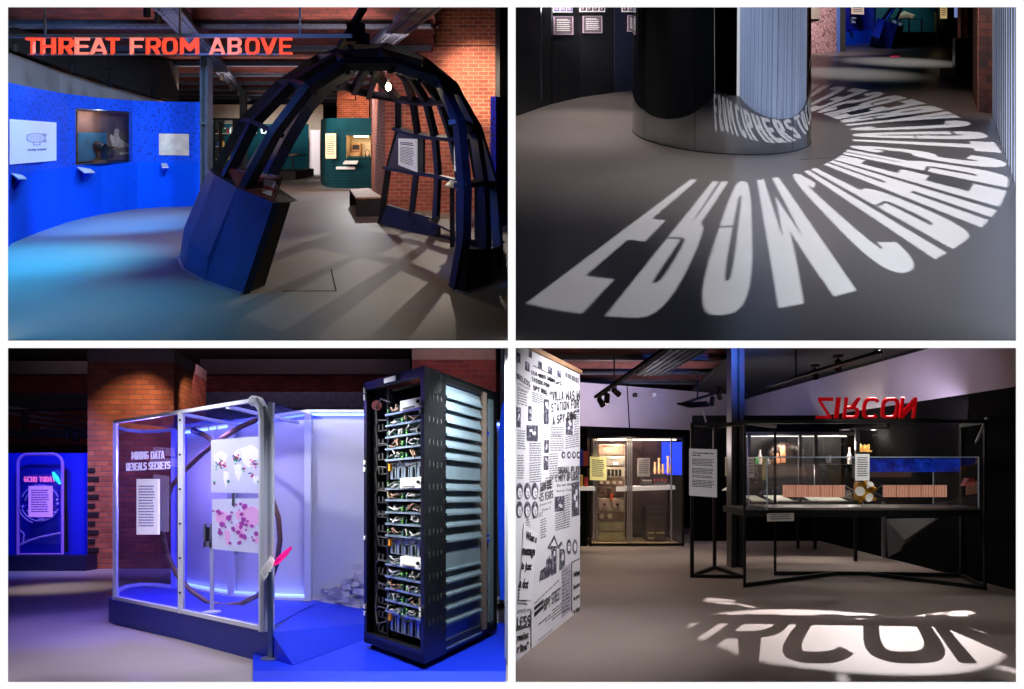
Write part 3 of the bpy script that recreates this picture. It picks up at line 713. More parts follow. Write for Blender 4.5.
    cols = [S(225, 180, 90), S(40, 120, 90), S(190, 60, 50), S(230, 225, 200), S(60, 90, 140)]
    mats = [mat('display_colour', c, .6, emit=.12, ecol=c) for c in cols]; k = 0
    for py, row in ((134, 'top'), (147, 'middle'), (160, 'bottom')):
        for px, side in ((214.8, 'left'), (218.4, 'second'), (223, 'third'), (227.4, 'right')):
            q = MB(r); w_ = rq.uniform(2.2, 3.4)/FPX*y; h_ = rq.uniform(4, 8)/FPX*y; x0 = X(px); zz_ = z(py)+.03
            if k % 3 == 0: q.lathe((x0+w_/2, y+.3, zz_), [(w_/2, 0), (w_/2, h_*.9), (w_*.4, h_)], 12)
            elif k % 3 == 1: q.box(x0, x0+w_, y+.15, y+.4, zz_, zz_+h_*.8); q.box(x0-.005, x0+w_+.005, y+.14, y+.41, zz_+h_*.8, zz_+h_)
            else: q.lathe((x0+w_/2, y+.3, zz_), [(w_*.4, 0), (w_*.5, h_*.4), (w_*.25, h_*.8), (w_*.25, h_)], 12)
            q.build(('canister', 'small_box', 'jar')[k % 3], mats[k % 5], label='%s small %s on the %s shelf of the distant cabinet behind the column' % ({'left': 'leftmost', 'second': 'second', 'third': 'third', 'right': 'rightmost'}[side], ('canister', 'box', 'jar')[k % 3], row), cat=('canister', 'box', 'jar')[k % 3], group='items in the distant cabinet'); k += 1
    # ---- curved green wall with lit case
    pts = [(320.5, 24.0), (322, 22.0), (326, 21.0), (334, 20.6), (346, 20.5), (360, 20.5), (372, 20.5)]
    P2 = [((px-512)/FPX*y, y) for px, y in pts]; zt3 = r.h+19/FPX*20.6
    q = MB(r); nz = 24
    for i in range(nz):
        z0, z1 = zt3*i/nz, zt3*(i+1)/nz
        for a, b in zip(P2, P2[1:]):
            if a[0] > (345-512)/FPX*20.5-.01 and z1 > .98 and z0 < 1.5: continue
            q.add([(a[0], a[1]+.06, z0), (b[0], b[1]+.06, z0), (b[0], b[1], z1), (a[0], a[1], z1)], [[0, 1, 2, 3]])
            q.add([(a[0], a[1], z1), (b[0], b[1], z1), (b[0], b[1]+.06, z1), (a[0], a[1]+.06, z1)], [[0, 1, 2, 3]])
    q.build('wall_green_curved', M['teal'], kind='structure')
    y = 20.45; z = lambda py: r.h-(py-137)/FPX*y; X = lambda px: (px-512)/FPX*y
    notice(r, 'lit_poster', 'narrow cream lit poster on the curved green wall', 'poster', [r.P(325.5, 133.5, 20.45), r.P(336, 133.5, 20.45), r.P(336, 158.5, 20.45), r.P(325.5, 158.5, 20.45)], face=mat('lit_cream_print', S(240, 220, 170), .8, emit=.35, ecol=S(240, 215, 165)), lines=(9,))
    t = thing(r, 'display_case', 'glowing cream wall case with a wooden machine in the curved green wall', 'display case', (X(358), y, z(158)))
    q = MB(r); x0, x1, z0, z1 = X(346.5), X(371), z(158), z(135.5)
    q.add([(x0, y, z0), (x1, y, z0), (x1, y+.7, z0), (x0, y+.7, z0)], [[0, 1, 2, 3]]); q.add([(x0, y+.7, z0), (x1, y+.7, z0), (x1, y+.7, z1), (x0, y+.7, z1)], [[0, 1, 2, 3]])
    q.add([(x0, y, z0), (x0, y+.7, z0), (x0, y+.7, z1), (x0, y, z1)], [[0, 1, 2, 3]]); q.add([(x1, y, z0), (x1, y+.7, z0), (x1, y+.7, z1), (x1, y, z1)], [[0, 1, 2, 3]]); q.add([(x0, y, z1), (x1, y, z1), (x1, y+.7, z1), (x0, y+.7, z1)], [[0, 1, 2, 3]])
    q.build('lining', mat('case_cream', S(240, 225, 180), .8), t)
    q = MB(r); q.bar((x0+.2, y+.1, z1-.03), (x1-.1, y+.1, z1-.03), .05, .03); q.build('lamp_strip', mat('case_lamp', (1, .9, .7, 1), .5, emit=14, ecol=(1, .85, .6, 1)), t)
    q = MB(r); q.box(x0-.3, x0+.25, y-.02, y+.06, z0-.33, z0-.25); q.prism([(X(345), y-.02, z(160.5)), (X(358.5), y-.02, z(160.5)), (X(359), y-.25, z(162.5)), (X(345), y-.25, z(162.5))], (0, 0, -.04)); q.build('caption_plate', M['white'], t)
    t = thing(r, 'cipher_machine', 'small wooden cipher machine standing in the lit wall case', 'machine', (X(353), y+.35, z0))
    q = MB(r); q.box(X(348.5), X(358), y+.2, y+.55, z0, z0+.16); q.box(X(348.5), X(357.5), y+.4, y+.58, z0+.16, z0+.43); q.build('case', M['wood'], t)
    q = MB(r); q.box(X(349.5), X(356.5), y+.39, y+.4, z0+.24, z0+.38)
    for i in range(6): q.lathe((X(349.8+1.25*i), y+.27, z0+.16), [(.012, 0), (.012, .03)], 8)
    q.build('keys', M['black'], t)
    t = thing(r, 'headphones', 'small dark headphones beside the wooden cipher machine in the lit case', 'headphones', (X(364.5), y+.4, z0))
    q = MB(r); q.tube([(X(362.5), y+.4, z0+.1), (X(362.7), y+.4, z0+.2), (X(364.5), y+.4, z0+.24), (X(366.3), y+.4, z0+.2), (X(366.5), y+.4, z0+.1)], .01, 6); q.build('headband', M['black'], t)
    q = MB(r); q.tube([(X(362), y+.4, z0+.06), (X(363.2), y+.4, z0+.06)], .045, 10); q.tube([(X(365.8), y+.4, z0+.06), (X(367), y+.4, z0+.06)], .045, 10); q.build('ear_pads', M['black'], t)
    # exit lamp
    y = 24; t = thing(r, 'exit_lamp', 'small green emergency exit lamp hanging below the far ceiling', 'exit lamp', r.P(309.5, 112, y))
    q = MB(r); a = r.P(306.5, 113, y); b = r.P(313, 108.5, y); q.box(a.x, b.x, y, y+.06, a.z, b.z); q.build('case', mat('exit_green', S(10, 120, 60), .5, emit=.25, ecol=S(10, 160, 70)), t)
    s = Surf(r, r.P(306.5, 108.5, y-.01), r.P(313, 108.5, y-.01), r.P(313, 113, y-.01), r.P(306.5, 113, y-.01))
    q = MB(r); s.rect(q, .15, .35, .55, .6); q.prism([s.at(.55, .2, .005), s.at(.85, .48, .005), s.at(.55, .76, .005)], -s.n*.003); q.build('arrow', mat('exit_white', (1, 1, 1, 1), .5, emit=.5), t)
    q = MB(r); q.bar(r.P(309.5, 109, y), r.P(309.5, 109, y)+Vector((0, 0, .9)), .03); q.build('stem', M['black'], t)
    # spotlights
    for (px, py, y, lit, lb) in ((147, 11, 8.7, 0, 'leftmost of the black spotlight pair at the top edge above the blue girder'), (158, 17, 8.9, 0, 'right one of the black spotlight pair at the top edge above the blue girder'), (15, 46, 10.5, 1, 'black spotlight above the glowing airship lightbox'), (72, 67, 12, 1, 'black spotlight above the display niche'), (110, 82, 13.5, 1, 'black spotlight between niche and map print'), (153, 92, 15, 1, 'black spotlight above the cream map print'),
                                 (222, 76, 17, 0, 'first black spotlight along the diagonal girder right of the column'), (230.5, 86, 19, 1, 'second black spotlight along the diagonal girder'), (236, 92, 21, 1, 'third black spotlight along the diagonal girder'), (322, 93, 18, 1, 'black spotlight beyond the dome ribs left of the bulb'), (314, 104, 22, 0, 'black spotlight above the green exit lamp'),
                                 (204, 61, 13.2, 0, 'black spotlight clamped at the head of the near steel column')):
        track_head(r, r.P(px, py, y), r.P(px+5, 170, y+1.5), lb, .12 if y < 12 else .15, bool(lit), drop=.25)
    t = thing(r, 'track_bar', 'black lighting bar with clamps above the top of the dome', 'lighting bar', r.P(358, 30, 8.6))
    q = MB(r); q.bar(r.P(340, 47, 8.7), r.P(364, 7, 8.2), .07, .07); q.build('pipe', M['track'], t)
    q = MB(r); q.box(*(lambda a: (a.x-.1, a.x+.1, a.y-.06, a.y+.06, a.z-.12, a.z+.1))(r.P(356, 32, 8.4))); q.box(*(lambda a: (a.x-.07, a.x+.07, a.y-.06, a.y+.06, a.z-.08, a.z+.05))(r.P(363, 38, 8.4))); q.bar(r.P(338, 36, 8.5), r.P(356, 36, 8.4), .03, .03); q.build('clamp', M['track'], t)
    # floor hatch line
    q = MB(r)
    def fl(a, b, w_=.02):
        a, b = r.G(*a), r.G(*b); d = (b-a).normalized(); n = Vector((-d.y, d.x, 0))*w_/2; q.prism([a-n, a+n, b+n, b-n], (0, 0, .003))
    fl((282, 291), (336, 291), .014); fl((336, 291), (331, 269), .014)
    q.build('floor_hatch', mat('floor_seam', S(50, 45, 42), .8), label='thin dark outline of a hatch in the floor beside the dome', cat='floor hatch')

def ribbon(mb, pts, cen, w, t):
    """plank following pts, its depth w pointing towards the axis point cen"""
    pts = [Vector(p) for p in pts]; sec = []
    for i, p in enumerate(pts):
        a = pts[max(i-1, 0)]; b = pts[min(i+1, len(pts)-1)]; d = (b-a).normalized()
        c = Vector((cen.x, cen.y, min(p.z, cen.z))); u = (c-p); u = (u-d*u.dot(d)).normalized(); n = d.cross(u).normalized()*t/2
        sec.append([p-n, p+n, p+n+u*w, p-n+u*w])
    vs = [v for s in sec for v in s]; m = len(sec); fs = [[0, 1, 2, 3], [(m-1)*4+3, (m-1)*4+2, (m-1)*4+1, (m-1)*4]]
    for i in range(m-1):
        for k in range(4): fs.append([i*4+k, i*4+(k+1) % 4, (i+1)*4+(k+1) % 4, (i+1)*4+k][::-1])
    mb.add(vs, fs)

def dome(r):
    P = r.P; cen = Vector((-1.95, 9.3, 1.1))
    t = thing(r, 'ribbed_dome', 'large leaning half dome of dark blue timber ribs, hung with a bare bulb', 'dome', (-1.95, 8.6, 0))
    ribs = [
        ([(241, 188, 7.5), (271, 131, 7.4), (307, 84, 7.4), (345, 60, 7.5), (395, 60, 7.6), (441, 76, 7.5), (462, 120, 7.2), (468, 190, 6.95), (467, 240, 6.85), (458, 290, 6.86)], .13, .09),
        ([(222, 176, 8.2), (250, 121, 8.1), (290, 80, 8.1), (337, 52, 8.2), (380, 49, 8.3), (425, 62, 8.2), (456, 84, 8.0), (478, 128, 7.7), (487, 185, 7.35), (489, 240, 7.2), (485, 284, 7.1)], .12, .07),
        ([(211, 171, 8.9), (239, 119, 8.9), (277, 80, 8.9), (317, 54, 9.0), (350, 44, 9.1), (388, 43, 9.1), (425, 57, 9.0), (455, 81, 8.8), (481, 127, 8.5), (498, 185, 8.2), (502, 248, 8.0), (499, 270, 7.9)], .11, .06),
        ([(360, 52, 9.3), (376, 70, 9.6), (399, 97, 11.0), (399.5, 128, 11.7), (389, 168, 12.1), (381, 222, 12.3)], .1, .1),
        ([(385, 52, 9.3), (407, 75, 9.7), (414, 97.5, 10.6), (419, 133, 11.1), (417, 175, 11.4), (411, 228, 11.45)], .1, .08),
        ([(395, 54, 9.2), (414, 76, 9.5), (428, 98.5, 10.2), (437, 136, 10.7), (440, 174, 10.8), (437, 234, 10.75)], .1, .08),
        ([(408, 58, 9.1), (424, 75, 9.3), (442, 98, 9.8), (455, 137, 10.1), (463, 180, 10.1), (463, 240, 10.1)], .1, .08),
        ([(425, 62, 9.0), (437, 78, 9.0), (456, 100, 9.3), (473, 137, 9.5), (482, 182, 9.5), (482, 246, 9.55)], .1, .08),
        ([(353, 60, 9.2), (345, 68, 9.4), (339, 80, 10.0)], .14, .07), ([(366, 62, 9.2), (361, 72, 9.5), (353, 86, 10.4)], .14, .07), ([(377, 66, 9.2), (374, 76, 9.6), (369, 91, 10.8)], .14, .07),
        ([(350, 46, 8.9), (343, 60, 9.1), (330, 76, 9.8)], .14, .07),
    ]
    for pts, w, th in ribs:
        m = MB(r); ribbon(m, [P(*p) for p in pts], cen, w, th); m.build('rib', M['domeblack'] if len(pts) < 8 else M['domerib'], t)
    # blue back ribs on the left leg
    for pts in ([(247, 168, 10.2), (272, 128, 10.2), (300, 92, 10.1), (330, 66, 9.8)], [(262, 170, 9.9), (290, 121, 9.9), (316, 84, 9.8), (338, 64, 9.6)], [(268, 172, 9.0), (283, 141, 9.0), (304, 105, 9.0), (330, 77, 9.1), (350, 66, 9.2)]):
        m = MB(r); ribbon(m, [P(*p) for p in pts], cen, .14, .07); m.build('rib', M['domerib'], t)
    rings = [
        [(240, 119, 8.9), (250, 120.5, 8.1), (271, 131, 7.4)], [(278, 80, 8.9), (290, 80, 8.1), (307, 84, 7.4)], [(318, 54, 9.0), (337, 53, 8.2), (345, 61, 7.5)],
        [(441, 77, 7.5), (456, 84, 8.0), (455, 81, 8.8)], [(462, 120, 7.2), (478, 128, 7.7), (482, 128, 8.5)], [(467, 186, 6.95), (487, 183, 7.35), (497, 184, 8.2)],
        [(392, 60, 7.6), (380, 49, 8.3), (388, 43, 9.1)], [(425, 70, 7.55), (425, 62, 8.2), (425, 57, 9.0)],
        [(327, 75, 9.7), (339, 80, 10.0), (353, 86.5, 10.4), (369, 91.5, 10.8), (399, 97, 11.0), (414, 98, 10.6), (428, 99, 10.2), (442, 98.5, 9.8), (456, 100, 9.3)],
        [(399, 127.5, 11.7), (419, 133.5, 11.1), (437, 136, 10.7), (455, 137, 10.1), (473, 137, 9.5), (482, 130, 8.5)],
        [(389, 168, 12.1), (416, 173, 11.4), (440, 176, 10.8), (463, 181, 10.1), (482, 184, 9.5), (497, 186, 8.2)],
    ]
    for k, pts in enumerate(rings):
        m = MB(r); ribbon(m, [P(*p) for p in pts], cen, .15 if k < 8 else .13, .05); m.build('ring_plank', M['domerib'], t)
    # crown web
    m = MB(r)
    for a, b in (((352, 46, 9), (395, 54, 9.2)), ((395, 54, 9.2), (440, 80, 8.9)), ((346, 62, 8.2), (392, 66, 8.8)), ((392, 66, 8.8), (436, 80, 8.9))): m.bar(P(*a), P(*b), .06, .14)
    m.build('crown_web', M['domeblack'], t)
    # left solid flank: facets
    B = [r.G(179.3, 259), r.G(184, 270), r.G(205, 282), r.G(242, 295), r.G(251, 292)]
    K = [P(184, 228, 8.62), P(189, 241, 8.0), P(208, 257, 7.4), P(256, 246, 6.85)]
    T = [P(208.3, 169, 8.9), P(215, 175, 8.35), P(237, 187.6, 7.6), P(273, 203, 7.0), P(278, 205, 7.12)]
    th = .06; inn = Vector((.05, .06, 0))
    fac = [('flank_panel', [B[0], B[1], K[1], K[0]]), ('flank_panel', [B[1], B[2], K[2], K[1]]), ('flank_panel', [K[0], K[1], T[1], T[0]]), ('flank_panel', [K[1], K[2], T[2], T[1]]), ('flank_panel', [B[2], B[3], T[3], T[2], K[2]])]
    for n, l in fac:
        m = MB(r); m.prism(l, (.05, .07, 0)); m.build(n, M['domeblue'], t)
    m = MB(r); m.prism([B[3], B[4]+Vector((.03, .3, 0)), T[4]+Vector((.05, .25, 0)), T[3]], (-.03, .03, 0)); m.build('flank_end', M['black'], t)
    m = MB(r)
    for a, b in zip(B[:4], B[1:4]): m.bar(a+Vector((0, -.015, .012)), b+Vector((0, -.015, .012)), .035, .02)
    m.build('kickplate', M['alu'], t)
    # back side of the flank so that it is a closed box
    m = MB(r); I = [Vector((p.x+.5, p.y+.9, 0)) for p in (B[0], B[2])]
    m.add([T[0], T[1], T[2], T[3], T[4], Vector((T[4].x+.05, T[4].y+.5, T[4].z)), Vector((T[0].x+.3, T[0].y+.5, T[0].z))], [[0, 1, 2, 3, 4, 5, 6]])
    m.build('flank_top', M['domeblack'], t)
    # glass display behind the left ribs
    s = Surf(r, P(226, 167, 8.2), P(282, 176, 7.4), P(273, 203, 7.02), P(237, 187.6, 7.55))
    s.board(.02).build('display_pane', glass('flank_glass', tint=(.75, .65, .62, 1), refl=.12), t)
    g = MB(r); s.rect(g, .72, .25, .93, .5); s.rect(g, .7, .62, .92, .8); g.build('pane_label', M['paper'], t)
    g = MB(r); s.rect(g, .73, .52, .95, .62); g.build('pane_label', M['red'], t)
    # right leg base box
    m = MB(r); q = [r.G(457, 291), r.G(465, 294), r.G(491, 284), r.G(499, 270), r.G(502, 248)]
    T2 = [P(463, 252, 6.9), P(469, 249, 6.8), P(491, 250, 7.25), P(500, 246, 7.95), P(502.5, 238, 9.2)]
    for i in range(4):
        m = MB(r); m.prism([q[i], q[i+1], T2[i+1], T2[i]], (-.03, .04, 0)); m.build('base_panel', M['domerib'], t)
    m = MB(r)
    for i in range(4): m.bar(q[i]+Vector((0, -.01, .01)), q[i+1]+Vector((0, -.01, .01)), .035, .02)
    m.build('kickplate', M['alu'], t)
    # low wall of the back right side, with open shelf boxes
    bl = [(380, 224.5), (411, 232), (437, 237), (463, 243), (482, 248.5)]; tl = [(386, 205, 12.2), (411, 212, 11.35), (437, 220, 10.7), (462, 232, 10.1), (482, 240, 9.5)]
    for i in range(4):
        a, b = r.G(*bl[i]), r.G(*bl[i+1]); m = MB(r)
        m.prism([a, b, P(*tl[i+1]), P(*tl[i])], (.05, .1, 0)) if i < 2 else m.bar(P(*tl[i]), P(*tl[i+1]), .3, .03)
        if i >= 2: m.bar(a, P(*tl[i]), .05, .25); m.prism([a, b, b+Vector((.3, .5, 0)), a+Vector((.3, .5, 0))], (0, 0, .03))
        m.build('base_panel' if i < 2 else 'shelf_box', M['domerib'] if i < 2 else M['timberdark'], t)
    # text board held between two ribs, and caption shelves
    s = Surf(r, P(399, 129, 11.5), P(423, 134.5, 10.95), P(423, 175, 11.1), P(387, 168.5, 11.9))
    s.board(.04).build('board', mat('board_grey', S(78, 78, 88), .7), t)
    s2 = Surf(r, P(398, 139, 11.4), P(416.5, 139.5, 10.95), P(416.5, 172.5, 11.0), P(399, 165, 11.4))
    notice(r, 'notice_sheet', 'white text sheet on the grey board between the back ribs of the dome', 'text panel', [P(398.3, 138.5, 11.3), P(416.5, 139, 10.9), P(416.5, 172, 10.95), P(398.3, 165, 11.35)], face=mat('lit_sheet', S(235, 235, 238), .8, emit=.3), lines=(11,), head=True)
    notice(r, 'notice_sheet', 'narrow white two-pane lit panel seen behind the right leg of the dome', 'text panel', [P(454, 139, 9.9), P(463.5, 140, 9.7), P(463.5, 172, 9.7), P(454, 171, 9.9)], face=mat('lit_sheet_b', S(225, 225, 225), .8, emit=.35), lines=(6,))
    for (a, b, c, d, lb) in (((445, 185), (450, 180), (459, 181), (454, 187), 'left white caption plate inside the dome behind its right leg'), ((457, 189), (462, 185), (470, 186), (463, 192), 'right white caption plate inside the dome behind its right leg')):
        y = 9.6; q = MB(r); pt = [P(a[0], a[1], y-.15), P(b[0], b[1], y+.1), P(c[0], c[1], y+.1), P(d[0], d[1], y-.15)]
        tt = thing(r, 'caption_rail', lb, 'caption', (pt[0].x, y, 0), 'caption plates in the dome'); q.prism(pt, (0, 0, -.02)); q.build('plate', M['white'], tt)
        q = MB(r); mid = (pt[0]+pt[2])/2; q.box(mid.x-.03, mid.x+.03, mid.y, mid.y+.05, 0, mid.z-.02); q.build('post', M['domeblack'], tt)
    # bulb
    b = P(388.3, 87, 8.9)
    t2 = thing(r, 'light_bulb', 'bare glowing light bulb hanging on a cord inside the dome', 'bulb', b)
    m = MB(r); m.lathe(b, [(.004, -.05), (.028, -.035), (.038, 0), (.028, .03), (.014, .055)], 16); m.build('glass_globe', M['glow'], t2, smooth=True)
    m = MB(r); m.lathe(b, [(.018, .05), (.02, .1), (.008, .12)], 12); m.bar(b+Vector((0, 0, .12)), P(388.3, 60, 8.9), .008); m.build('lamp_holder', M['black'], t2)
    point(r, b+Vector((0, -.12, -.0)), 24, S(255, 225, 170), .03)

M['domerib'] = mat('blue_black_rib', S(22, 28, 48), .5, var=.25, vscale=4)
M['timberdark'] = mat('dim_plywood', S(70, 62, 58), .6, var=.2)

def lights_TL():
    r = TL; G, P = r.G, r.P
    blue = (.12, .35, 1); cyan = (.05, .55, 1); warm = (1, .78, .55)
    for px, y, e in ((-5, 8.6, 360), (60, 9.6, 420), (130, 11, 460), (180, 12, 380)):
        spot(r, P(px, 137, y)+Vector((1.3, -.5, 1.5)), (P(px, 137, y+2.8).x, y+2.8, 1.1), e, (.35, .6, 1), 75, .9, .08)
    spot(r, (-5.2, 8.6, 3.1), (G(20, 265).x-.6, G(20, 265).y, 0), 1300, cyan, 85, 1, .1)
    spot(r, (-5.0, 6.6, 3.1), (G(20, 320).x, G(20, 320).y, 0), 420, cyan, 70, 1, .1)
    spot(r, (-5.6, 10.5, 3.1), (G(120, 225).x, G(120, 225).y, 0), 1200, (.06, .32, 1), 60, 1, .1)
    spot(r, (-3.3, 9, 3.0), (G(150, 240).x, G(150, 240).y, 0), 200, (.75, .72, 1), 70, 1, .1)   # pale lilac pool
    spot(r, (-6.0, 7.3, 2.2), (P(215, 230, 7.6).x, 7.8, .8), 420, (.08, .35, 1), 45, .8, .1)  # blue on the flank
    spot(r, (-4.5, 6.5, 2.9), (P(290, 80, 8).x, 8, 2.0), 90, (.1, .25, 1), 60, .8, .1)
    spot(r, (-1.5, 5.7, 2.4), (P(470, 160, 7.2).x, 7.2, 1.2), 170, (.08, .22, 1), 50, .8, .06)
    spot(r, (-1.2, 5.9, 2.9), (-1.9, 7.5, 0), 18, (.95, .85, .8), 100, 1, .2)                  # near floor
    spot(r, (-1.0, 13.2, 3.2), (-1.55, 9.9, 0), 320, (1, .88, .74), 46, .5, .012)                # casts the rib shadows
    spot(r, (-4.5, 20.5, 3.1), (-4.3, 17, 0), 520, (.95, .93, .95), 70, 1, .1)                  # far aisle
    spot(r, (-5.5, 24.5, 3.1), (-5.6, 23, 0), 400, (.9, .93, .95), 80, 1, .1)
    # bricks
    spot(r, (-.75, 12.2, 3.2), (-.75, 13.9, 2.6), 420, warm, 60, .8, .05)
    spot(r, (-1.6, 11.6, 3.1), (-1.3, 14.1, .9), 170, warm, 75, .8, .05)
    spot(r, (-3.6, 15.6, 3.1), (-2.75, 15.6, 1.0), 260, (1, .75, .58), 60, .7, .05)
    spot(r, (-5.9, 25, 3.1), (-5.9, 27, 2.2), 240, (1, .6, .35), 80, .8, .05)
    # green
    spot(r, (-6.2, 18.9, 3.1), (-5.0, 20.6, 1.3), 260, (.8, 1, 1), 60, .8, .05)
    for x in (-8.3, -9.6, -11.2): spot(r, (x, 25.6, 3.1), (x, 28.5, 1.0), 420, (.85, 1, 1), 75, .8, .05)
    spot(r, (-8.2, 28.3, 3.1), (-8.2, 28.6, 1), 120, (1, .85, .9), 60, .8, .05)
    spot(r, (-10, 27.6, 2.5), (-10, 30, 2.6), 90, (1, .9, .8), 110, .8, .05)
    # ceiling wash and upper wall
    area(r, (-5, 9.5, 1.9), (-4.6, 10.8, 3.3), 60, (1, .72, .62), 2.5, 1)
    area(r, (-2.2, 10.5, 2.75), (-2.4, 12.8, 3.4), 46, (1, .72, .6), 2, .6)
    area(r, (-6, 17, 2.3), (-6, 19, 3.4), 230, (1, .72, .6), 4, 1)
    spot(r, (-4.3, 9.2, 2.6), (P(185, 30, 9).x, 9.9, 3.2), 40, (.15, .35, 1), 50, 1, .1)
    spot(r, (-7, 10, 2.6), (-9, 13, 2.6), 70, (.8, .85, 1), 90, 1, .1)
    # niche
    a = Vector(P(100, 120, 13.6)); point(r, (a.x, a.y, 1.95), 14, (1, .8, .7), .05)
    spot(r, (-1.0, 9.9, 2.95), (-.1, 12, 1.2), 60, (.15, .2, 1), 50, .8, .1)
# ================================================================ gallery with the mirror drum and projected words (upper right)
M['floor_TR'] = mat('dark_grey_vinyl_floor', S(104, 98, 96), .33, var=.05, vscale=1.5, spec=.5)
M['drumwall'] = mat('black_panel_wall', S(20, 21, 24), .45, var=.1, vscale=2)
M['bluewallpanel'] = mat('blue_black_panel', S(18, 20, 42), .5)
M['mirror'] = mat('smoked_mirror', S(165, 168, 172), .03, 1.0)
M['flute'] = patterned('pale_fluted_highlights', S(120, 142, 190), S(225, 235, 255), 6, .42, .4, width=.2, emit=.75, stretch=(1, .004, 1))  # bright streaks are ridge highlights painted into the colour
M['mapwall'] = patterned('pink_map_print', S(96, 62, 70), S(196, 156, 156), 5.5, .02, .8, 'vor', .06)

def gallery_cipher():
    r = TR; P, G = r.P, r.G
    # dark wall curving round behind the drum
    base = [(500, 124), (516, 116.5), (541, 107.5), (552, 104), (580, 97.5), (614, 92.5), (636, 90), (655, 88.5), (690, 88), (735, 90)]
    W2 = [G(*p).to_2d() for p in base]; W2 = [w for w in W2]
    m = MB(r); m.wall([tuple(w) for w in W2[:6]], 0, 6.0, .1, 1); m.build('wall_black_panels', M['drumwall'], kind='structure')
    m = MB(r); m.wall([tuple(w) for w in W2[5:]], 0, 6.0, .1, 1); m.build('wall_blue_black', M['bluewallpanel'], kind='structure')
    yb = lambda px, off=0: r.cast(px, [tuple(w) for w in W2])-off
    for px, w_, mt, lb in ((541.2, .035, 'alu', 'bright'), (552, .012, 'greyink', 'thin'), (614.5, .012, 'greyink', 'fine')):
        y = yb(px, .01); x = (px-512)/FPX*y; m = MB(r); m.box(x-w_/2, x+w_/2, y-.02, y, .12 if w_ > .02 else 0, 5.5)
        m.build('trim_'+{'alu': 'light_strip'}.get(mt, 'panel_joint'), M[mt] if mt != 'greyink' else M['darksteel'], kind='structure')
    def ws(a, b, t, bt, off=.05): return [P(a, t, yb(a, off)), P(b, t, yb(b, off)), P(b, bt, yb(b, off)), P(a, bt, yb(a, off))]
    M['notice_dark'] = mat('notice_mauve', S(104, 90, 98), .7); M['notice_frame'] = mat('notice_border', S(190, 165, 178), .6)
    for (a, b, t, bt, lb) in ((554.5, 572.5, 17, 34, 'left of two framed notices side by side on the black wall'), (583.5, 601.5, 16.5, 32.5, 'right of two framed notices side by side on the black wall'), (628, 645, 16, 31, 'framed notice on the blue-black wall, partly behind the mirror drum')):
        notice(r, 'framed_notice', lb, 'notice', ws(a, b, t, bt), face=M['notice_dark'], frame=M['notice_frame'], lines=(5,), head=True, ink=M['paper'], seed=int(a), group='framed notices on the black wall')
    for i, (a, b, t, bt, lb) in enumerate(((553.5, 572.5, -4, 12.5, 'picture panel with blue and grey prints above the left framed notice'), (580, 605, -4, 12, 'long row of small black and white prints above the right framed notice'), (622, 646, -4, 12, 'pale picture panel on the blue-black wall beside the drum'))):
        s = Surf(r, *ws(a, b, t, bt)); tt = thing(r, 'picture_panel', lb, 'pictures', s.at(.5, 1), 'picture panels above the notices')
        s.board(.02).build('panel', M['paper'], tt); q = MB(r); q2 = random.Random(i+3)
        n = 3 if i == 0 else 4
        for j in range(n):
            u0 = j/n+.03; u1 = (j+1)/n-.03
            s.rect(q, u0, .55, u1, .92)
            s.rect(q, u0+.02, .1, u1-.05, .5)
        q.build('prints', M['ink'] if i else mat('blue_print', S(90, 110, 170), .8, var=.5, vscale=20), tt)
        q = MB(r)
        for j in range(n): s.rect(q, j/n+.06, .62+.05*(j % 2), (j+1)/n-.1, .85, .006)
        q.build('print_highlights', M['notice_frame'], tt)
    # mirror drum
    cx, cy, rx, ry = 3.745, 12.72, 1.53, 1.7
    t = thing(r, 'mirror_drum', 'large floor-to-ceiling drum clad in smoked mirror panels in the middle of the dark gallery', 'column', (cx, cy, 0))
    seams = [0, 62, 128, 200, 238.5, 300, 319, 360]
    n0 = 0
    for a0, a1 in zip(seams, seams[1:]):
        m = MB(r); n = max(3, int((a1-a0)/3)); vs = []
        aa = [a0+.12+(a1-a0-.24)*i/n for i in range(n+1)]
        for a in aa: vs += [(cx+rx*math.cos(R(a)), cy+ry*math.sin(R(a)), .01), (cx+rx*math.cos(R(a)), cy+ry*math.sin(R(a)), 6.2)]
        m.add(vs, [[2*i, 2*i+2, 2*i+3, 2*i+1] for i in range(n)])
        m.build('mirror_panel', M['mirror'], t, nfn=lambda v: ((v.x-cx)/rx**2, (v.y-cy)/ry**2, r.s*(v.y-cy)/ry**2))   # normals tilted to shape the reflection; the panels stay plumb
    m = MB(r); m.lathe((cx, cy, 0), [(.985, 0), (.985, 6.2)], 64, rx, ry); m.build('core', M['black'], t)
    m = MB(r); m.lathe((cx, cy, 0), [(1.004, 0), (1.004, .018), (.99, .018)], 96, rx, ry); m.build('base_ring', M['darksteel'], t)
    # fluted pale wall on the right
    A, B = Vector((9.92, 14.4)), Vector((4.22, 5.3)); L = (B-A).length; n = int(L/.085); d = (B-A)/L; nn = Vector((-d.y, d.x))
    if nn.x > 0: nn = -nn
    m = MB(r); pts = []
    for i in range(n*4):
        s_ = i/4*.085+.0; off = .03*abs(math.sin(math.pi*i/4)); p = A+d*(s_*L/(n*.085))+nn*off; pts.append((p.x, p.y))
    m.add([(p[0], p[1], z) for p in pts for z in (0, 6)], [[2*i, 2*i+2, 2*i+3, 2*i+1] for i in range(len(pts)-1)])
    m.build('wall_fluted', M['flute'], kind='structure')
    m = MB(r)
    for i in range(0, int(L/.5)):
        p = A+d*(i*.5+.2)+nn*.03; m.box(p.x-.012, p.x+.012, p.y-.012, p.y+.012, 0, 6)
    m.build('trim_fluted_joints', M['greyink'], kind='structure')
    # brick pier, black cabinet
    m = MB(r); X = lambda px, y: (px-512)/FPX*y
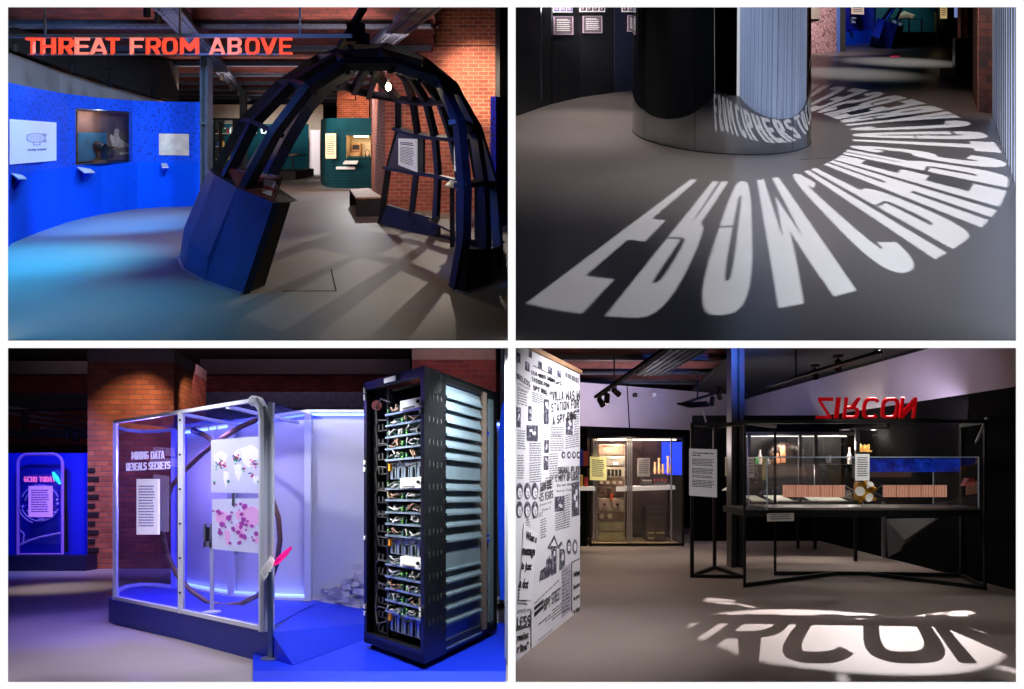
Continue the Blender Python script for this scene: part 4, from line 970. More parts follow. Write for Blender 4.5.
    m.wall([(X(973.5, 17.2), 17.2), (X(978.5, 14.9), 14.9), (X(996, 14.7), 14.7), (X(998, 14.6), 14.6)], 0, 6, .3, 1); m.build('brick_pier', brick('dark_glazed_brick', S(96, 48, 42), S(28, 26, 30), S(40, 36, 38), .3, .16, .012, .3, .6), kind='structure')
    m = MB(r); m.wall([(X(973.5, 17.2)-.02, 17.2), (X(978.5, 14.9)-.015, 14.9)], 0, 6, .015, 1); m.build('brick_pier_edge', M['brick'], kind='structure')
    t = thing(r, 'cabinet', 'square black cabinet standing against the brick pier near the fluted wall', 'cabinet', (X(962, 20), 20, 0))
    zz = lambda py, y: r.h-(py+10)/FPX*y
    q = MB(r); q.hexa([(X(952.5, 21), 21, .25), (X(955, 20), 20, .25), (X(974, 20), 20, .25), (X(974, 21.5), 21.5, .25)], [(X(952.5, 21), 21, zz(38, 21)), (X(955, 20), 20, zz(38.5, 20)), (X(974, 20), 20, zz(38.5, 20)), (X(974, 21.5), 21.5, zz(38, 21))]); q.build('body', M['blackgloss'], t, bevel=.02)
    q = MB(r); q.box(X(957, 20.2), X(974, 20.2), 20.2, 21, .03, .26); q.build('plinth', M['black'], t)
    q = MB(r); q.box(X(956, 20), X(973, 20), 19.97, 20, .9, .92); q.box(X(964, 20), X(964.6, 20), 19.96, 20, .3, 1.2); q.build('door_gap', M['darksteel'], t)
    # pink map wall and dark jamb
    Y = 29.6; m = MB(r); m.wall([(X(806, 28), 28), (X(836.5, Y), Y)], 0, 4, .3, 1); m.build('wall_map_print', M['mapwall'], kind='structure')
    m = MB(r); m.wall([(X(836.5, Y), Y), (X(840, Y), Y)], 0, 4, .1, 1); m.build('trim_blue_edge', mat('blue_edge', S(60, 90, 160), .6), kind='structure')
    m = MB(r); m.wall([(X(839.5, Y), Y+.02), (X(845.5, Y), Y)], 0, 4, .2, 1); m.build('door_jamb', M['black'], kind='structure')
    s = Surf(r, P(807, 5, 27.8), P(820, 5, 28.6), P(820, 19, 28.6), P(807, 19, 27.8))
    s.board(.03).build('map_caption', mat('beige_caption', S(150, 142, 130), .8), label='blank beige caption plate on the pink map wall', cat='caption')
    # far blue room
    m = MB(r); m.wall([(X(845, 33), 33), (X(872, 34.5), 34.5), (X(878, 36), 36)], 0, 4, .1, 1); m.build('wall_far_blue', M['bluespeck'], kind='structure')
    m = MB(r); m.wall([(X(845, 32.8), 32.8), (X(872, 34.3), 34.3)], 0, .62, .1, 1); m.build('wall_far_blue_dado', M['blueplain'], kind='structure')
    notice(r, 'lit_poster', 'small glowing cream poster on the far blue wall', 'poster', [P(851.5, 2, 32.9), P(864, 2, 33), P(864, 14.5, 33), P(851.5, 14, 32.9)], face=mat('lit_cream_b', S(240, 205, 170), .8, emit=.5, ecol=S(240, 200, 160)), lines=(5,))
    q = MB(r); a, b = P(852, 23, 32.6), P(855.5, 18.5, 32.6); q.prism([(a.x, 32.6, a.z), (b.x, 32.6, a.z), (b.x, 32.6, b.z), (a.x, 32.6, b.z+.04)], (0, .12, 0)); q.prism([(a.x, 32.5, b.z), (b.x, 32.5, b.z), (b.x, 32.7, b.z+.04), (a.x, 32.7, b.z+.04)], (0, 0, .02))
    q.build('caption_box', M['white'], label='tiny white caption box under the glowing poster on the far blue wall', cat='caption')
    m = MB(r); m.wall([(X(876, 35), 35), (X(945, 35), 35)], 0, 4, .1, 1); m.build('wall_far_teal', M['teal'], kind='structure')
    m = MB(r); m.wall([(X(938, 33), 33), (X(948, 33), 33)], 0, 4, .1, 1); m.build('wall_far_dark_teal', mat('dark_teal', S(4, 40, 62), .8), kind='structure')
    for a, b, bt, lb in ((940.5, 947, 18.5, 'narrow tall cream poster on the dark teal wall end'),):
        notice(r, 'lit_poster', lb, 'poster', [P(a, 2, 32.8), P(b, 2, 32.8), P(b, bt, 32.8), P(a, bt, 32.8)], face=mat('lit_cream_c', S(235, 205, 150), .8, emit=.55, ecol=S(235, 200, 140)), lines=(6,))
    q = MB(r); a, b = P(935.5, 32.5, 34), P(938.5, 12.5, 34); q.box(a.x, b.x, 34, 34.1, a.z, b.z); q.build('tan_panel', M['wood'], label='slim tan upright panel between the far teal walls', cat='panel')
    m = MB(r); m.wall([(X(957.5, 26), 26), (X(960.5, 24), 24), (X(962, 24), 24)], 0, 4, .2, 1); m.build('far_brick_pier', M['brick'], kind='structure')
    q = MB(r); a, b = P(955, 17.5, 27), P(957.5, 5, 27); q.box(a.x, b.x, 27, 27.05, a.z, b.z); q.build('lit_strip', mat('blue_strip', S(150, 170, 240), .6, emit=.5), label='small pale blue lit strip beside the far brick pier', cat='light strip')
    # far dome seen through the opening
    t = thing(r, 'ribbed_dome', 'distant blue dome leg with two slanting ribs, seen far across the dark gallery', 'dome', (X(880, 30), 30, 0))
    B = [G(869.5, 45.5), G(877, 46.5), G(891, 48.5)]; T = [P(877.5, 18, 31), P(885, 20, 30.4), P(897.5, 25, 30)]; K = [P(871.5, 35, 31), P(879, 38.5, 30.3)]
    for l in ([B[0], B[1], K[1], K[0]], [K[0], K[1], T[1], T[0]], [B[1], B[2], T[2], T[1]]):
        q = MB(r); q.prism(l, (.08, .12, 0)); q.build('flank_panel', M['domebluelit'], t)
    q = MB(r); q.prism([B[2], G(899, 44), P(904, 26, 31), T[2]], (0, .05, 0)); q.build('flank_end', M['black'], t)
    for pts, mt in (([(882, 19, 30.6), (890, 8, 30.6), (897, -4, 30.6)], 'domerib'), ([(886.5, 19, 30.4), (895, 6, 30.4), (901, -4, 30.4)], 'domebluelit'), ([(895, 19, 31), (903, 8, 31), (910, -4, 31)], 'domebluelit')):
        q = MB(r); ribbon(q, [P(*p) for p in pts], Vector((16.5, 31, .6)), .12, .07); q.build('rib', M[mt], t)
    q = MB(r); s = Surf(r, P(888, 18, 30.2), P(905, 22, 30.6), P(903, 27, 30.2), P(892, 24, 30)); s.board(.02).build('display_pane', M['glass'], t)
    s.rect(q, .2, .2, .45, .7); s.rect(q, .6, .3, .85, .9); q.build('pane_label', M['paper'], t)
    q = MB(r); q.prism([G(900.5, 45), G(893, 49), G(893.6, 49.3), G(901.5, 45.3)], (0, 0, .02)); q.build('floor_strip', M['darksteel'], label='thin dark strip on the floor beside the distant dome leg', cat='strip')
    # far table with model
    y = 33.5; t = thing(r, 'display_table', 'distant glass-topped display table against the teal wall', 'table', (X(912, y), y, 0))
    z = lambda py: zz(py, y)
    q = MB(r); q.box(X(899, y), X(922, y), y, y+.8, z(19.3), z(18.6)); q.build('tabletop', M['darksteel'], t)
    for px in (900, 909, 921.5): q = MB(r); q.box(X(px, y), X(px, y)+.05, y, y+.05, 0, z(19)); q.build('leg', M['darksteel'], t)
    q = MB(r); q.tube([P(898, 17, y), P(905, 14.5, y), P(914, 15.5, y)], [.08, .16, .05], 10); q.bar(P(904, 14, y), P(912, 18, y), .2, .04); q.build('model_aircraft', mat('cream_model', S(225, 205, 170), .6, emit=.1), label='pale model aircraft on the distant display table', cat='model')
    q = MB(r); q.box(X(893, 33), X(936, 33), 33, 33.6, 0, zz(32.5, 33)+.0 if zz(32.5, 33) > .1 else .5); q.build('plinth', M['black'], label='low black plinth along the distant teal wall', cat='plinth')
    t = thing(r, 'bench', 'small dark bench in the distance beside the teal wall end', 'bench', (X(947, 32.3), 32.3, 0))
    q = MB(r); q.box(X(943, 32.3), X(953, 32.3), 32.3, 32.8, zz(32, 32.3), zz(30.5, 32.3)); q.build('seat', M['timberdark'], t)
    for px in (943.4, 951): q = MB(r); q.box(X(px, 32.3), X(px, 32.3)+.08, 32.3, 32.8, 0, zz(32, 32.3)); q.build('leg', M['black'], t)
    q = MB(r); a, b, c, d = G(890, 57), G(899.5, 57), G(899, 55.8), G(891, 55.8); q.prism([a, b, c, d], (0, 0, .006)); q.build('floor_sticker', mat('pink_mark', S(225, 40, 95), .6, emit=.35), label='small bright pink sticker on the floor in front of the distant dome', cat='sticker')  # thin emissive pink mark laid on the floor
    q = MB(r)
    a, b = G(806, 160), G(853, 157)
    for (a, b) in ((G(800, 159.5), G(852, 157)),): d = (b-a).normalized(); n_ = Vector((-d.y, d.x, 0))*.006; q.prism([a-n_, a+n_, b+n_, b-n_], (0, 0, .002))
    q.build('trim_floor_joint', mat('floor_joint', S(60, 56, 55), .8), kind='structure')
    # ---- gobo with the words
    lamp = Vector((6.1, 9.8, 5.75)); cen = (-1.3, 12.55*.607); Ri, Ro = 1.85, 4.25; k = .607; sh = .443
    def floor(u_ang, v):
        rr = Ri+(Ro-Ri)*v; a = R(u_ang); xp = cen[0]+rr*math.cos(a); yp = cen[1]+rr*math.sin(a)
        y = yp/k; return Vector((xp+sh*y, y, 0))
    text = 'FROM CIPHERS TO CYBERSECURITY'
    ang = {}; a = -105.8; w0 = 6.5; gap = 2.7; cut = []; isl = []; br = []
    for ch in text:
        w = w0*{'I': .36, 'M': 1.42, 'F': 1.12, 'O': 1.04}.get(ch, 1)
        if ch == ' ': a += 1.6; gap = 1.35; continue
        outs, holes = glyph(ch, .41 if ch not in 'MNU' else .38, .17)
        for o in outs: cut.append([floor(a+w*p[0], p[1]) for p in dens(o, .12)])
        for h in holes:
            isl.append([floor(a+w*p[0], p[1]) for p in dens(h, .12)])
        if ch == 'O': br += [(floor(a-.1, .46), floor(a+w*.5, .46), .0016), (floor(a+w*.5, .76-.0), floor(a+w+.1, .76), .0032)] if len(br) % 4 == 0 else [(floor(a-.1, .46), floor(a+w*.5, .46), .0032)]
        elif holes: br.append((floor(a-.1, .55 if ch != 'B' else .3), floor(a+w*.5, .55 if ch != 'B' else .3), .003))
        a += w+gap
    gobo(r, lamp, (5.0, 11.5, 0), .3, cut, isl, .95, 'stencil_projector', 'ceiling projector whose stencil throws the words FROM CIPHERS TO CYBERSECURITY on the floor', br)
    point(r, lamp, 11000, (.84, .91, 1), .0010)

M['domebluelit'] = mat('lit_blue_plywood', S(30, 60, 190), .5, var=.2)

def lights_TR():
    r = TR; P, G = r.P, r.G
    for x, y, e in ((6.2, 12.5, 1300), (3.3, 9.6, 1100)): spot(r, (x, y, 6.1), (x, y-.3, 0), e, (1, .96, .93), 50, 1, .25)     # pool round the drum
    spot(r, (2.2, 13.2, 6.1), (1.5, 13.4, 0), 3200, (1, .9, .84), 48, 1, .3)
    spot(r, (1.9, 15.6, 5.2), (1.9, 16.1, 0), 900, (1, .9, .85), 60, 1, .3)
    spot(r, (.8, 10.2, 6.1), (.9, 11.0, 0), 900, (1, .9, .85), 60, 1, .3)
    spot(r, (.7, 12.5, 4.5), (1.6, 16.8, 2.3), 2000, (1, .92, .95), 40, 1, .1)
    spot(r, (5.6, 9.0, 6.2), (8.6, 12.6, 1.0), 2400, (.8, .88, 1), 70, .8, .2)     # fluted wall
    spot(r, (3.0, 6.2, 6.0), (5.4, 7.2, 1.0), 1300, (.8, .88, 1), 90, .8, .2)
    spot(r, (8.4, 12.6, 6.0), (9.9, 15.2, 1.2), 700, (1, .75, .65), 50, .8, .1)
    for x, y, e, c in ((10.5, 22, 1700, (.95, 1, .97)), (14.0, 25.5, 1900, (.95, 1, .98)), (15.5, 21.5, 1100, (.95, 1, .95))): spot(r, (x, y-1, 5.5), (x, y, 0), e, c, 50, 1, .2)
    spot(r, (12, 25.0, 5), (12.8, 28.8, 1.2), 1500, (1, .85, .85), 60, .8, .1)
    spot(r, (15.2, 30, 4.5), (16, 33.5, 1.6), 300, (.4, .5, 1), 60, .8, .1)
    spot(r, (14.6, 27.5, 4), (16, 30.4, .8), 200, (.4, .5, 1), 40, .8, .1)
    spot(r, (18.8, 32, 4.5), (19, 35, 1.4), 200, (.6, 1, 1), 70, .8, .1)
# ================================================================ gallery with the server rack (lower left)
M['floor_BL'] = mat('lilac_grey_floor', S(150, 140, 138), .4, var=.06, vscale=1.3, spec=.4)
M['stageblue'] = mat('bright_blue_stage', S(12, 48, 215), .5, var=.04, vscale=3)
M['plinthblue'] = mat('deep_blue_plinth', S(10, 34, 140), .5)
M['whitemetal'] = mat('white_metal_post', S(225, 228, 238), .4)
M['panelwhite'] = mat('translucent_white_panel', S(205, 205, 212), .6)
M['ledblue'] = mat('blue_led_strip', S(90, 110, 255), .5, emit=10, ecol=(.1, .17, 1, 1))
M['ledwhite'] = mat('white_led_strip', S(210, 220, 255), .5, emit=2.5, ecol=(.7, .78, 1, 1))
M['blueglass'] = glass('blue_tinted_acrylic', tint=(.62, .62, 1, 1), refl=.0, fr=.12)
M['bluewall2'] = mat('deep_blue_wall', S(14, 24, 205), .7, emit=.1, ecol=S(8, 14, 230))
M['cable'] = mat('bronze_cable', S(120, 88, 84), .45, .2, var=.25, vscale=20)
M['rackblack'] = mat('rack_black', S(18, 18, 20), .4)
M['slat'] = mat('galvanised_slat', S(150, 168, 178), .35, .5, var=.12, vscale=5)
M['woodpost'] = mat('brown_upright', S(132, 112, 100), .6)
M['greenled'] = mat('green_indicator', S(130, 210, 80), .5, emit=.35, ecol=S(120, 220, 60))
M['pcb'] = mat('circuit_green', S(60, 92, 84), .5, var=.4, vscale=30)
M['stone'] = mat('pale_stone', S(130, 112, 104), .9, var=.1)

def gallery_server():
    r = BL; P, G = r.P, r.G; X = lambda px, y: (px-512)/FPX*y; Z = lambda py, y: r.h-(py-r.H)/FPX*y
    # ---- building behind: beams, brick, pillar
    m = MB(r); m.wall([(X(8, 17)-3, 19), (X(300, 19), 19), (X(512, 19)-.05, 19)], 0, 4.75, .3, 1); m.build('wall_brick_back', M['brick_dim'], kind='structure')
    for (a, b, t, bt, y, mt) in ((-20, 90, 361, 374, 15.5, 'black'), (-20, 90, 393, 409, 16, 'darksteel'), (-20, 90, 430, 437, 15.5, 'black'), (200, 410, 359, 374, 16.5, 'black'), (200, 500, 392, 408, 16, 'rivet'), (200, 500, 408, 420, 17, 'black'), (-20, 90, 445, 452, 16.4, 'track')):
        m = MB(r); m.box(X(a, y), X(b, y), y, y+.25, Z(bt, y), Z(t, y))
        if mt == 'rivet':
            for i in range(60):
                x = X(a, y)+(X(b, y)-X(a, y))*i/60; m.blob((x, y, Z(406.5, y)), .03, .02, .03, 6, 4)
        m.build('ceiling_beam', M[mt], kind='structure')
    m = MB(r)
    for i in range(5): m.bar((X(-10, 14.4), 14.4+i*.5, Z(405+5*i, 14.4)), (X(88, 17), 17+i*.5, Z(418+5*i, 17)), .05, .05)
    m.build('ceiling_pipes', M['steel'], kind='structure')
    yp = 13.4; yr = 15.6
    m = MB(r); m.wall([(X(87.5, yp), yp), (X(174, yp), yp), (X(206, yr), yr)], 0, Z(362, yp), .3, 1); m.build('brick_pillar', M['brick_pillar'], kind='structure')
    m = MB(r); m.wall([(X(87, yp-.03), yp-.03), (X(174.5, yp-.03), yp-.03), (X(206.5, yr), yr)], Z(362, yp), Z(350, yp), .3, 1); m.build('stone_capital', M['stone'], kind='structure')
    m = MB(r)
    for i in range(11):
        z = .15+.17*i; m.box(X(88, yp-.02), X(88, yp-.02)+(.2 if i % 2 else .13), yp-.03, yp+.02, z, z+.08)
    m.build('trim_dark_quoins', mat('dark_quoin', S(38, 26, 30), .6), kind='structure')
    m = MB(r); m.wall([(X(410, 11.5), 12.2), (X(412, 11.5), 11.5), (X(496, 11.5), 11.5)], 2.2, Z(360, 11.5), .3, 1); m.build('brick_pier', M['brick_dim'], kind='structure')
    m = MB(r); m.wall([(X(410, 11.5), 12.2), (X(412, 11.48), 11.48), (X(496, 11.48), 11.48)], Z(360, 11.5), Z(349, 11.5), .3, 1); m.build('stone_capital', M['stone'], kind='structure')
    # ---- far left blue wall with the arched acrylic panel
    y = 13.6
    m = MB(r); m.wall([(X(-40, y), y), (X(88.5, y), y)], 0, Z(453, y), .1, 1); m.build('wall_deep_blue', M['bluewall2'], kind='structure')
    m = MB(r); m.box(X(-40, 13), X(86, 13), 13.0, 13.35, 0, Z(556, 13)); m.build('plinth', M['plinthdark'], label='long low dark blue plinth under the arched acrylic panel', cat='plinth')
    y = 13.25; t = thing(r, 'arched_panel', 'tall arch-topped clear acrylic panel with glowing purple edges in front of the deep blue wall', 'panel', P(40, 555, y))
    def arch(px0, px1, t, b, rad, n=8):
        o = [(px0, b)]; o += [(px0+rad-rad*math.cos(math.pi/2*i/n), t+rad-rad*math.sin(math.pi/2*i/n)) for i in range(n+1)]
        o += [(px1-rad+rad*math.sin(math.pi/2*i/n), t+rad-rad*math.cos(math.pi/2*i/n)) for i in range(n+1)]; return o+[(px1, b)]
    o = arch(18, 62.5, 454, 554, 10)
    m = MB(r); m.prism([P(a, b, y) for a, b in o], (0, .02, 0)); m.build('acrylic_sheet', M['glassfaint'], t)
    m = MB(r); m.tube([P(a, b, y) for a, b in o], .028, 8, closed=True); m.build('edge_tube', mat('purple_edge', S(150, 110, 230), .4, emit=.12, ecol=S(140, 90, 240)), t)
    m = MB(r); m.bar(P(65, 470, y+.25), P(66.5, 552, y+.2), .05, .05); m.build('side_support', M['darksteel'], t)
    s = Surf(r, P(28.5, 486, y-.06), P(52, 486, y-.06), P(52, 517, y-.06), P(28.5, 517, y-.06))
    notice(r, 'lit_notice', 'glowing pink-violet text notice on the arched acrylic panel', 'text panel', s.c, face=mat('violet_sheet', S(205, 150, 235), .7, emit=.55, ecol=S(190, 130, 245)), lines=(10,), ink=mat('violet_ink', S(110, 60, 170), .7))
    tt = thing(r, 'acrylic_lettering', 'pink two-word lettering across the arched acrylic panel', 'lettering', P(39, 482, y-.05))
    s = Surf(r, P(24, 476.5, y-.05), P(55, 476.5, y-.05), P(55, 482, y-.05), P(24, 482, y-.05)); m = MB(r); s.caps(m, 'GCHQ TODAY', 0, 0, 1, 1, th=.02, a=.26); m.build('letters', mat('pink_letters', S(240, 120, 190), .6, emit=.6, ecol=S(240, 110, 190)), tt)
    m = MB(r); q2 = random.Random(8)
    for (rr, a0, a1) in ((19, 20, 160), (19, 200, 340), (15, 100, 170), (15, 210, 300), (22, 190, 250), (12, -20, 60)):
        pts = [P(40+rr*math.cos(R(a0+(a1-a0)*i/10)), 503-rr*.95*math.sin(R(a0+(a1-a0)*i/10)), y-.03) for i in range(11)]; m.tube(pts, .012, 5)
    for i in range(10):
        a = q2.uniform(0, 6.28); x, yy = 40+17*math.cos(a), 503+16*math.sin(a); m.tube([P(x, yy, y-.03), P(x+1.8*math.cos(a+1), yy+2*math.sin(a+1), y-.03)], .025, 5)
    m.tube([P(20, 545, y-.03), P(28, 541, y-.03), P(40, 537, y-.03), P(60, 533, y-.03)], .02, 6)
    m.tube([P(20, 530, y-.03), P(24, 534, y-.03), P(23, 544, y-.03)], .012, 6)
    m.build('engraved_rings', mat('violet_engraving', S(150, 130, 235), .5, emit=.05, ecol=S(130, 110, 240)), t)
    m = MB(r); m.tube([P(53, 472, y-.04), P(56, 478, y-.04), P(60, 484, y-.04)], [.02, .05, .02], 8); m.build('cyan_glow_rod', mat('cyan_rod', S(60, 220, 210), .5, emit=.8, ecol=S(40, 220, 210)), t)
    # ---- big glass case on its blue plinth
    zp = .26
    fl = [r.G(108.5, 598, zp), r.G(115, 600.5, zp), r.G(181, 613, zp), r.G(252.5, 629.5, zp), r.G(300, 641, zp)]
    bk = [r.G(310, 611, .262), r.G(234, 597, zp), r.G(186, 587, zp), r.G(173, 589, zp), r.G(141, 586.5, zp), r.G(121, 590, zp)]
    gp2 = r.G(267, 632, zp)
    outl = [(p.x, p.y, 0) for p in fl[:3]]+[(gp2.x+.05, gp2.y-.04, 0), (-2.15, 7.6, 0)]+[(p.x, p.y+.15, 0) for p in bk[1:]]
    t = thing(r, 'glass_case', 'large walk-around glass case with white metal posts standing on a deep blue plinth', 'display case', (-3.4, 7.0, 0))
    m = MB(r); m.prism(outl, (0, 0, zp)); m.build('plinth', M['plinthblue'], t)
    m = MB(r); q0, q1 = Vector((gp2.x+.05, gp2.y-.04, zp+.004)), Vector((-2.15, 7.6, zp+.004)); q2_, q3_ = Vector((-1.0, 7.62, .054)), Vector((-1.72, 5.5, .054))
    m.hexa([(q0.x, q0.y, 0), (q3_.x, q3_.y, 0), (q2_.x, q2_.y, 0), (q1.x, q1.y, 0)], [q0, q3_, q2_, q1]); m.build('ramp', M['stageblue'], t)
    zt = 2.19; gp = [Vector(p) for p in (r.G(115.5, 599.5, zp), r.G(181.5, 613, zp), r.G(264, 631, zp))]
    top = lambda p: Vector((p.x, p.y, zt))
    for a, b in zip(gp, gp[1:]):
        m = MB(r); m.bar(a+Vector((0, 0, .02)), b+Vector((0, 0, .02)), .04, .035); m.build('bottom_rail', M['whitemetal'], t)
        m = MB(r); m.bar(top(a), top(b)-(Vector((.0, 0, 0)) if b is not gp[2] else (b-a).normalized()*.16), .04, .032); m.build('top_rail', M['whitemetal'], t)
    for i, p in enumerate(gp):
        m = MB(r)
        if i < 2: m.bar(p, top(p), .048 if i == 1 else .036, .045)
        else:
            d = (gp[1]-gp[2]).normalized(); m.tube([p, Vector((p.x, p.y, zt-.17)), Vector((p.x, p.y, zt-.08))+d*.02, Vector((p.x, p.y, zt-.02))+d*.08, top(p)+d*.17], .045, 10); m.bar(p+Vector((.06, 0, 0)), Vector((p.x+.06, p.y, zt-.03)), .04, .05)
        m.build('post', M['whitemetal'], t)
        if i == 1:
            for k in range(6): m = MB(r); m.blob((p.x, p.y-.035, zp+.2+.33*k), .012, .008, .012, 8, 4); m.build('bolt', M['darksteel'], t)
    for a, b in zip(gp, gp[1:]):
        m = MB(r); m.prism([a, b, top(b)-Vector((0, 0, .0)), top(a)], (0, .012, 0)); m.build('pane', M['blueglassfaint'], t)
    # curved left end
    ends = [gp[0]]+[Vector(p) for p in (r.G(117, 593, zp), r.G(126, 588.5, zp), r.G(141, 586.5, zp), r.G(158, 587, zp), r.G(174, 589, zp))]
    m = MB(r); m.wall([(p.x, p.y) for p in ends], zp, zt, .012, -1); m.build('curved_pane', M['blueglass'], t)
    m = MB(r); m.tube([p+Vector((0, 0, .02)) for p in ends], .03, 8); m.tube([top(p) for p in ends], .022, 8); m.build('curved_rail', mat('lit_rail', S(150, 150, 230), .4, emit=.35, ecol=S(110, 110, 240)), t)
    for p in (ends[-1], Vector(r.G(186, 587, zp))): m = MB(r); m.bar(p, top(p), .05); m.build('post', mat('blue_lit_post', S(120, 120, 240), .4, emit=.3, ecol=S(60, 60, 250)), t)
    m = MB(r); m.prism([top(gp[0])+Vector((0, 0, .01)), top(gp[1])+Vector((0, 0, .01)), top(gp[2])+Vector((-.1, .06, .01)), Vector((-2.0, 7.4, zt+.01)), Vector((-3.0, 7.9, zt+.01)), top(ends[-1])+Vector((0, 0, .01))], (0, 0, .012)); m.build('roof_pane', M['blueglass'], t)
    m = MB(r)
    for a, b in ((gp[1], Vector((-3.0, 7.9, 0))), (gp[1]*.4+gp[2]*.6, Vector((-2.3, 7.5, 0)))): m.bar(top(a)-Vector((0, 0, .02)), Vector((b.x, b.y, zt-.02)), .04, .03)
    m.build('roof_bar', M['whitemetal'], t)
    m = MB(r); p0, p1 = gp[0]+Vector((.1, .35, .03)), gp[2]+Vector((-.1, .3, .03))
    # carpet colour inside
    m = MB(r); ins = [(p.x, p.y+.06, 0) for p in gp]+[(-2.05, 7.3, 0)]+[(p.x, p.y, 0) for p in bk[1:]]
    m.prism([(a, b, zp+.002) for a, b, _ in ins], (0, 0, .004)); m.build('case_floor', M['stageblue'], t)
    # ---- luminous curved white wall
    wl = [r.G(186, 587, zp)]+[Vector((X(px, y_), y_, 0)) for px, y_ in ((208, 8.25), (234, 7.9), (270, 7.7), (310, 7.6), (365, 7.62), (420, 7.8), (470, 8.2), (507, 8.8))]
    wz = [2.2, 2.2, 2.21, 2.25, 2.3, 2.3, 2.3, 2.3, 2.3]
    t = thing(r, 'luminous_screen', 'long curved white panel screen glowing blue along its top edge behind the server rack', 'screen', (wl[4].x, wl[4].y, 0))
    for i in range(len(wl)-1):
        a, b = wl[i], wl[i+1]; n = 4; m = MB(r)
        m.wall([(a.x, a.y), (b.x, b.y)], .1, 2.2, .04, 1, z1s=[wz[i], wz[i+1]]); m.build('panel', M['panelwhite'], t)
        m = MB(r); d = Vector((0, -.05, 0)); m.bar(Vector((a.x, a.y, wz[i]+.0))+d, Vector((b.x, b.y, wz[i+1]+.0))+d, .07, .03); m.bar(Vector((a.x, a.y, zp if i < 4 else .1))+d, Vector((b.x, b.y, zp if i < 4 else .1))+d, .08, .06); m.build('rail', M['whitemetal'], t)
        m = MB(r); d = Vector((0, -.045, 0)); m.bar(Vector((a.x, a.y, wz[i]-.035))+d, Vector((b.x, b.y, wz[i+1]-.035))+d, .02, .02); m.build('led_strip', M['ledblue'], t)
        if i < 4: m = MB(r); m.bar(Vector((a.x, a.y, zp+.05))+d, Vector((b.x, b.y, zp+.05))+d, .02, .02); m.build('led_strip', M['ledblue2'], t)
    for i in (2, 4): m = MB(r); a = wl[i]; m.bar(Vector((a.x, a.y-.06, .1)), Vector((a.x, a.y-.06, wz[i])), .07, .07); m.build('post', M['whitemetal'], t)
    # printed heap of rocks low on the screen
    m = MB(r); q2 = random.Random(3)
    def ypx(px): return r.cast(px, [(p.x, p.y) for p in wl])-.06
    t2 = thing(r, 'rubble_print', 'grey printed heap of crumpled rocks low on the white screen beside the server rack', 'print', P(345, 611, ypx(345)))
    def heap(px): return min(1, max(0, (px-308)/45))*42*(.8+.2*math.sin(px/5))+5
    for i in range(90):
        px = q2.uniform(312, 365); hh = heap(px); py = 610-q2.random()*hh; rr = q2.uniform(2, 6); k = q2.randint(4, 6); a0 = q2.uniform(0, 6); y_ = ypx(px)-.002*i/10
        pts = [P(min(px+rr*math.cos(a0+2*math.pi*j/k), 366), min(py+rr*.7*math.sin(a0+2*math.pi*j/k), 611.5), y_) for j in range(k)]
        m = MB(r); m.prism(pts, (0, .003, 0)); m.build('printed_rock', M[('rockA', 'rockB', 'rockC')[i % 3]], t2) if i < 90 else None
    # ---- hoop of cable in the case
    pts = [(194, 431, 7.3), (204, 435, 7.2), (213, 441, 7.15), (232, 449, 7.1), (250, 461, 7.0), (262, 476, 6.9), (271, 496, 6.85), (278.5, 518, 6.8), (280, 540, 6.8), (277, 563, 6.85), (270, 582, 6.95), (257, 596, 7.1), (240, 604, 7.2), (224, 606, 7.25), (208, 602.5, 7.3), (191, 591, 7.35), (177, 575, 7.4), (167, 555, 7.45), (162.5, 532, 7.45), (163, 512, 7.45), (171, 487, 7.4), (185, 470, 7.3), (203, 453, 7.2), (221, 439, 7.05), (240, 427, 6.9), (256, 420, 6.75)]
    m = MB(r); m.tube([P(*p) for p in pts], .026, 10)
    t2 = thing(r, 'cable_hoop', 'big open hoop of thick bronze cable standing inside the glass case', 'cable', P(224, 606, 7.25)); m.build('cable', M['cable'], t2, smooth=True)
    m = MB(r); m.tube([P(193, 430.5, 7.31), P(202, 434, 7.22)], .032, 12); m.build('blue_end_cap', M['plinthblue'], t2)
    m = MB(r)
    for a in ((207, 434), (218, 432)): m.tube([P(a[0], 424, 7.1), P(a[0]*.6+213*.4, 431, 7.1), P(213, 440, 7.1)], .006, 5)
    m.build('hanging_wire', M['alu'], t2)
    # ---- hanging maps
    M['mapface'] = mat('lit_map_white', S(225, 225, 240), .7, emit=.45, ecol=S(205, 210, 240)); M['mapland'] = mat('map_pale_land', S(245, 245, 250), .7, emit=.6, ecol=S(235, 235, 250)); M['mappurple'] = mat('map_purple', S(165, 70, 165), .7, emit=.45); M['mappink'] = mat('map_pink', S(225, 170, 215), .7, emit=.6)  # emission added so the hanging maps look lit
    land = [[(.06, .3), (.2, .22), (.33, .3), (.28, .45), (.2, .55), (.1, .45)], [(.26, .6), (.36, .62), (.36, .78), (.3, .92), (.26, .75)], [(.45, .28), (.55, .2), (.6, .35), (.5, .42)], [(.46, .48), (.6, .48), (.62, .65), (.55, .8), (.49, .65)], [(.58, .2), (.8, .14), (.95, .25), (.9, .45), (.75, .55), (.64, .45)], [(.82, .7), (.94, .7), (.93, .82), (.84, .82)]]
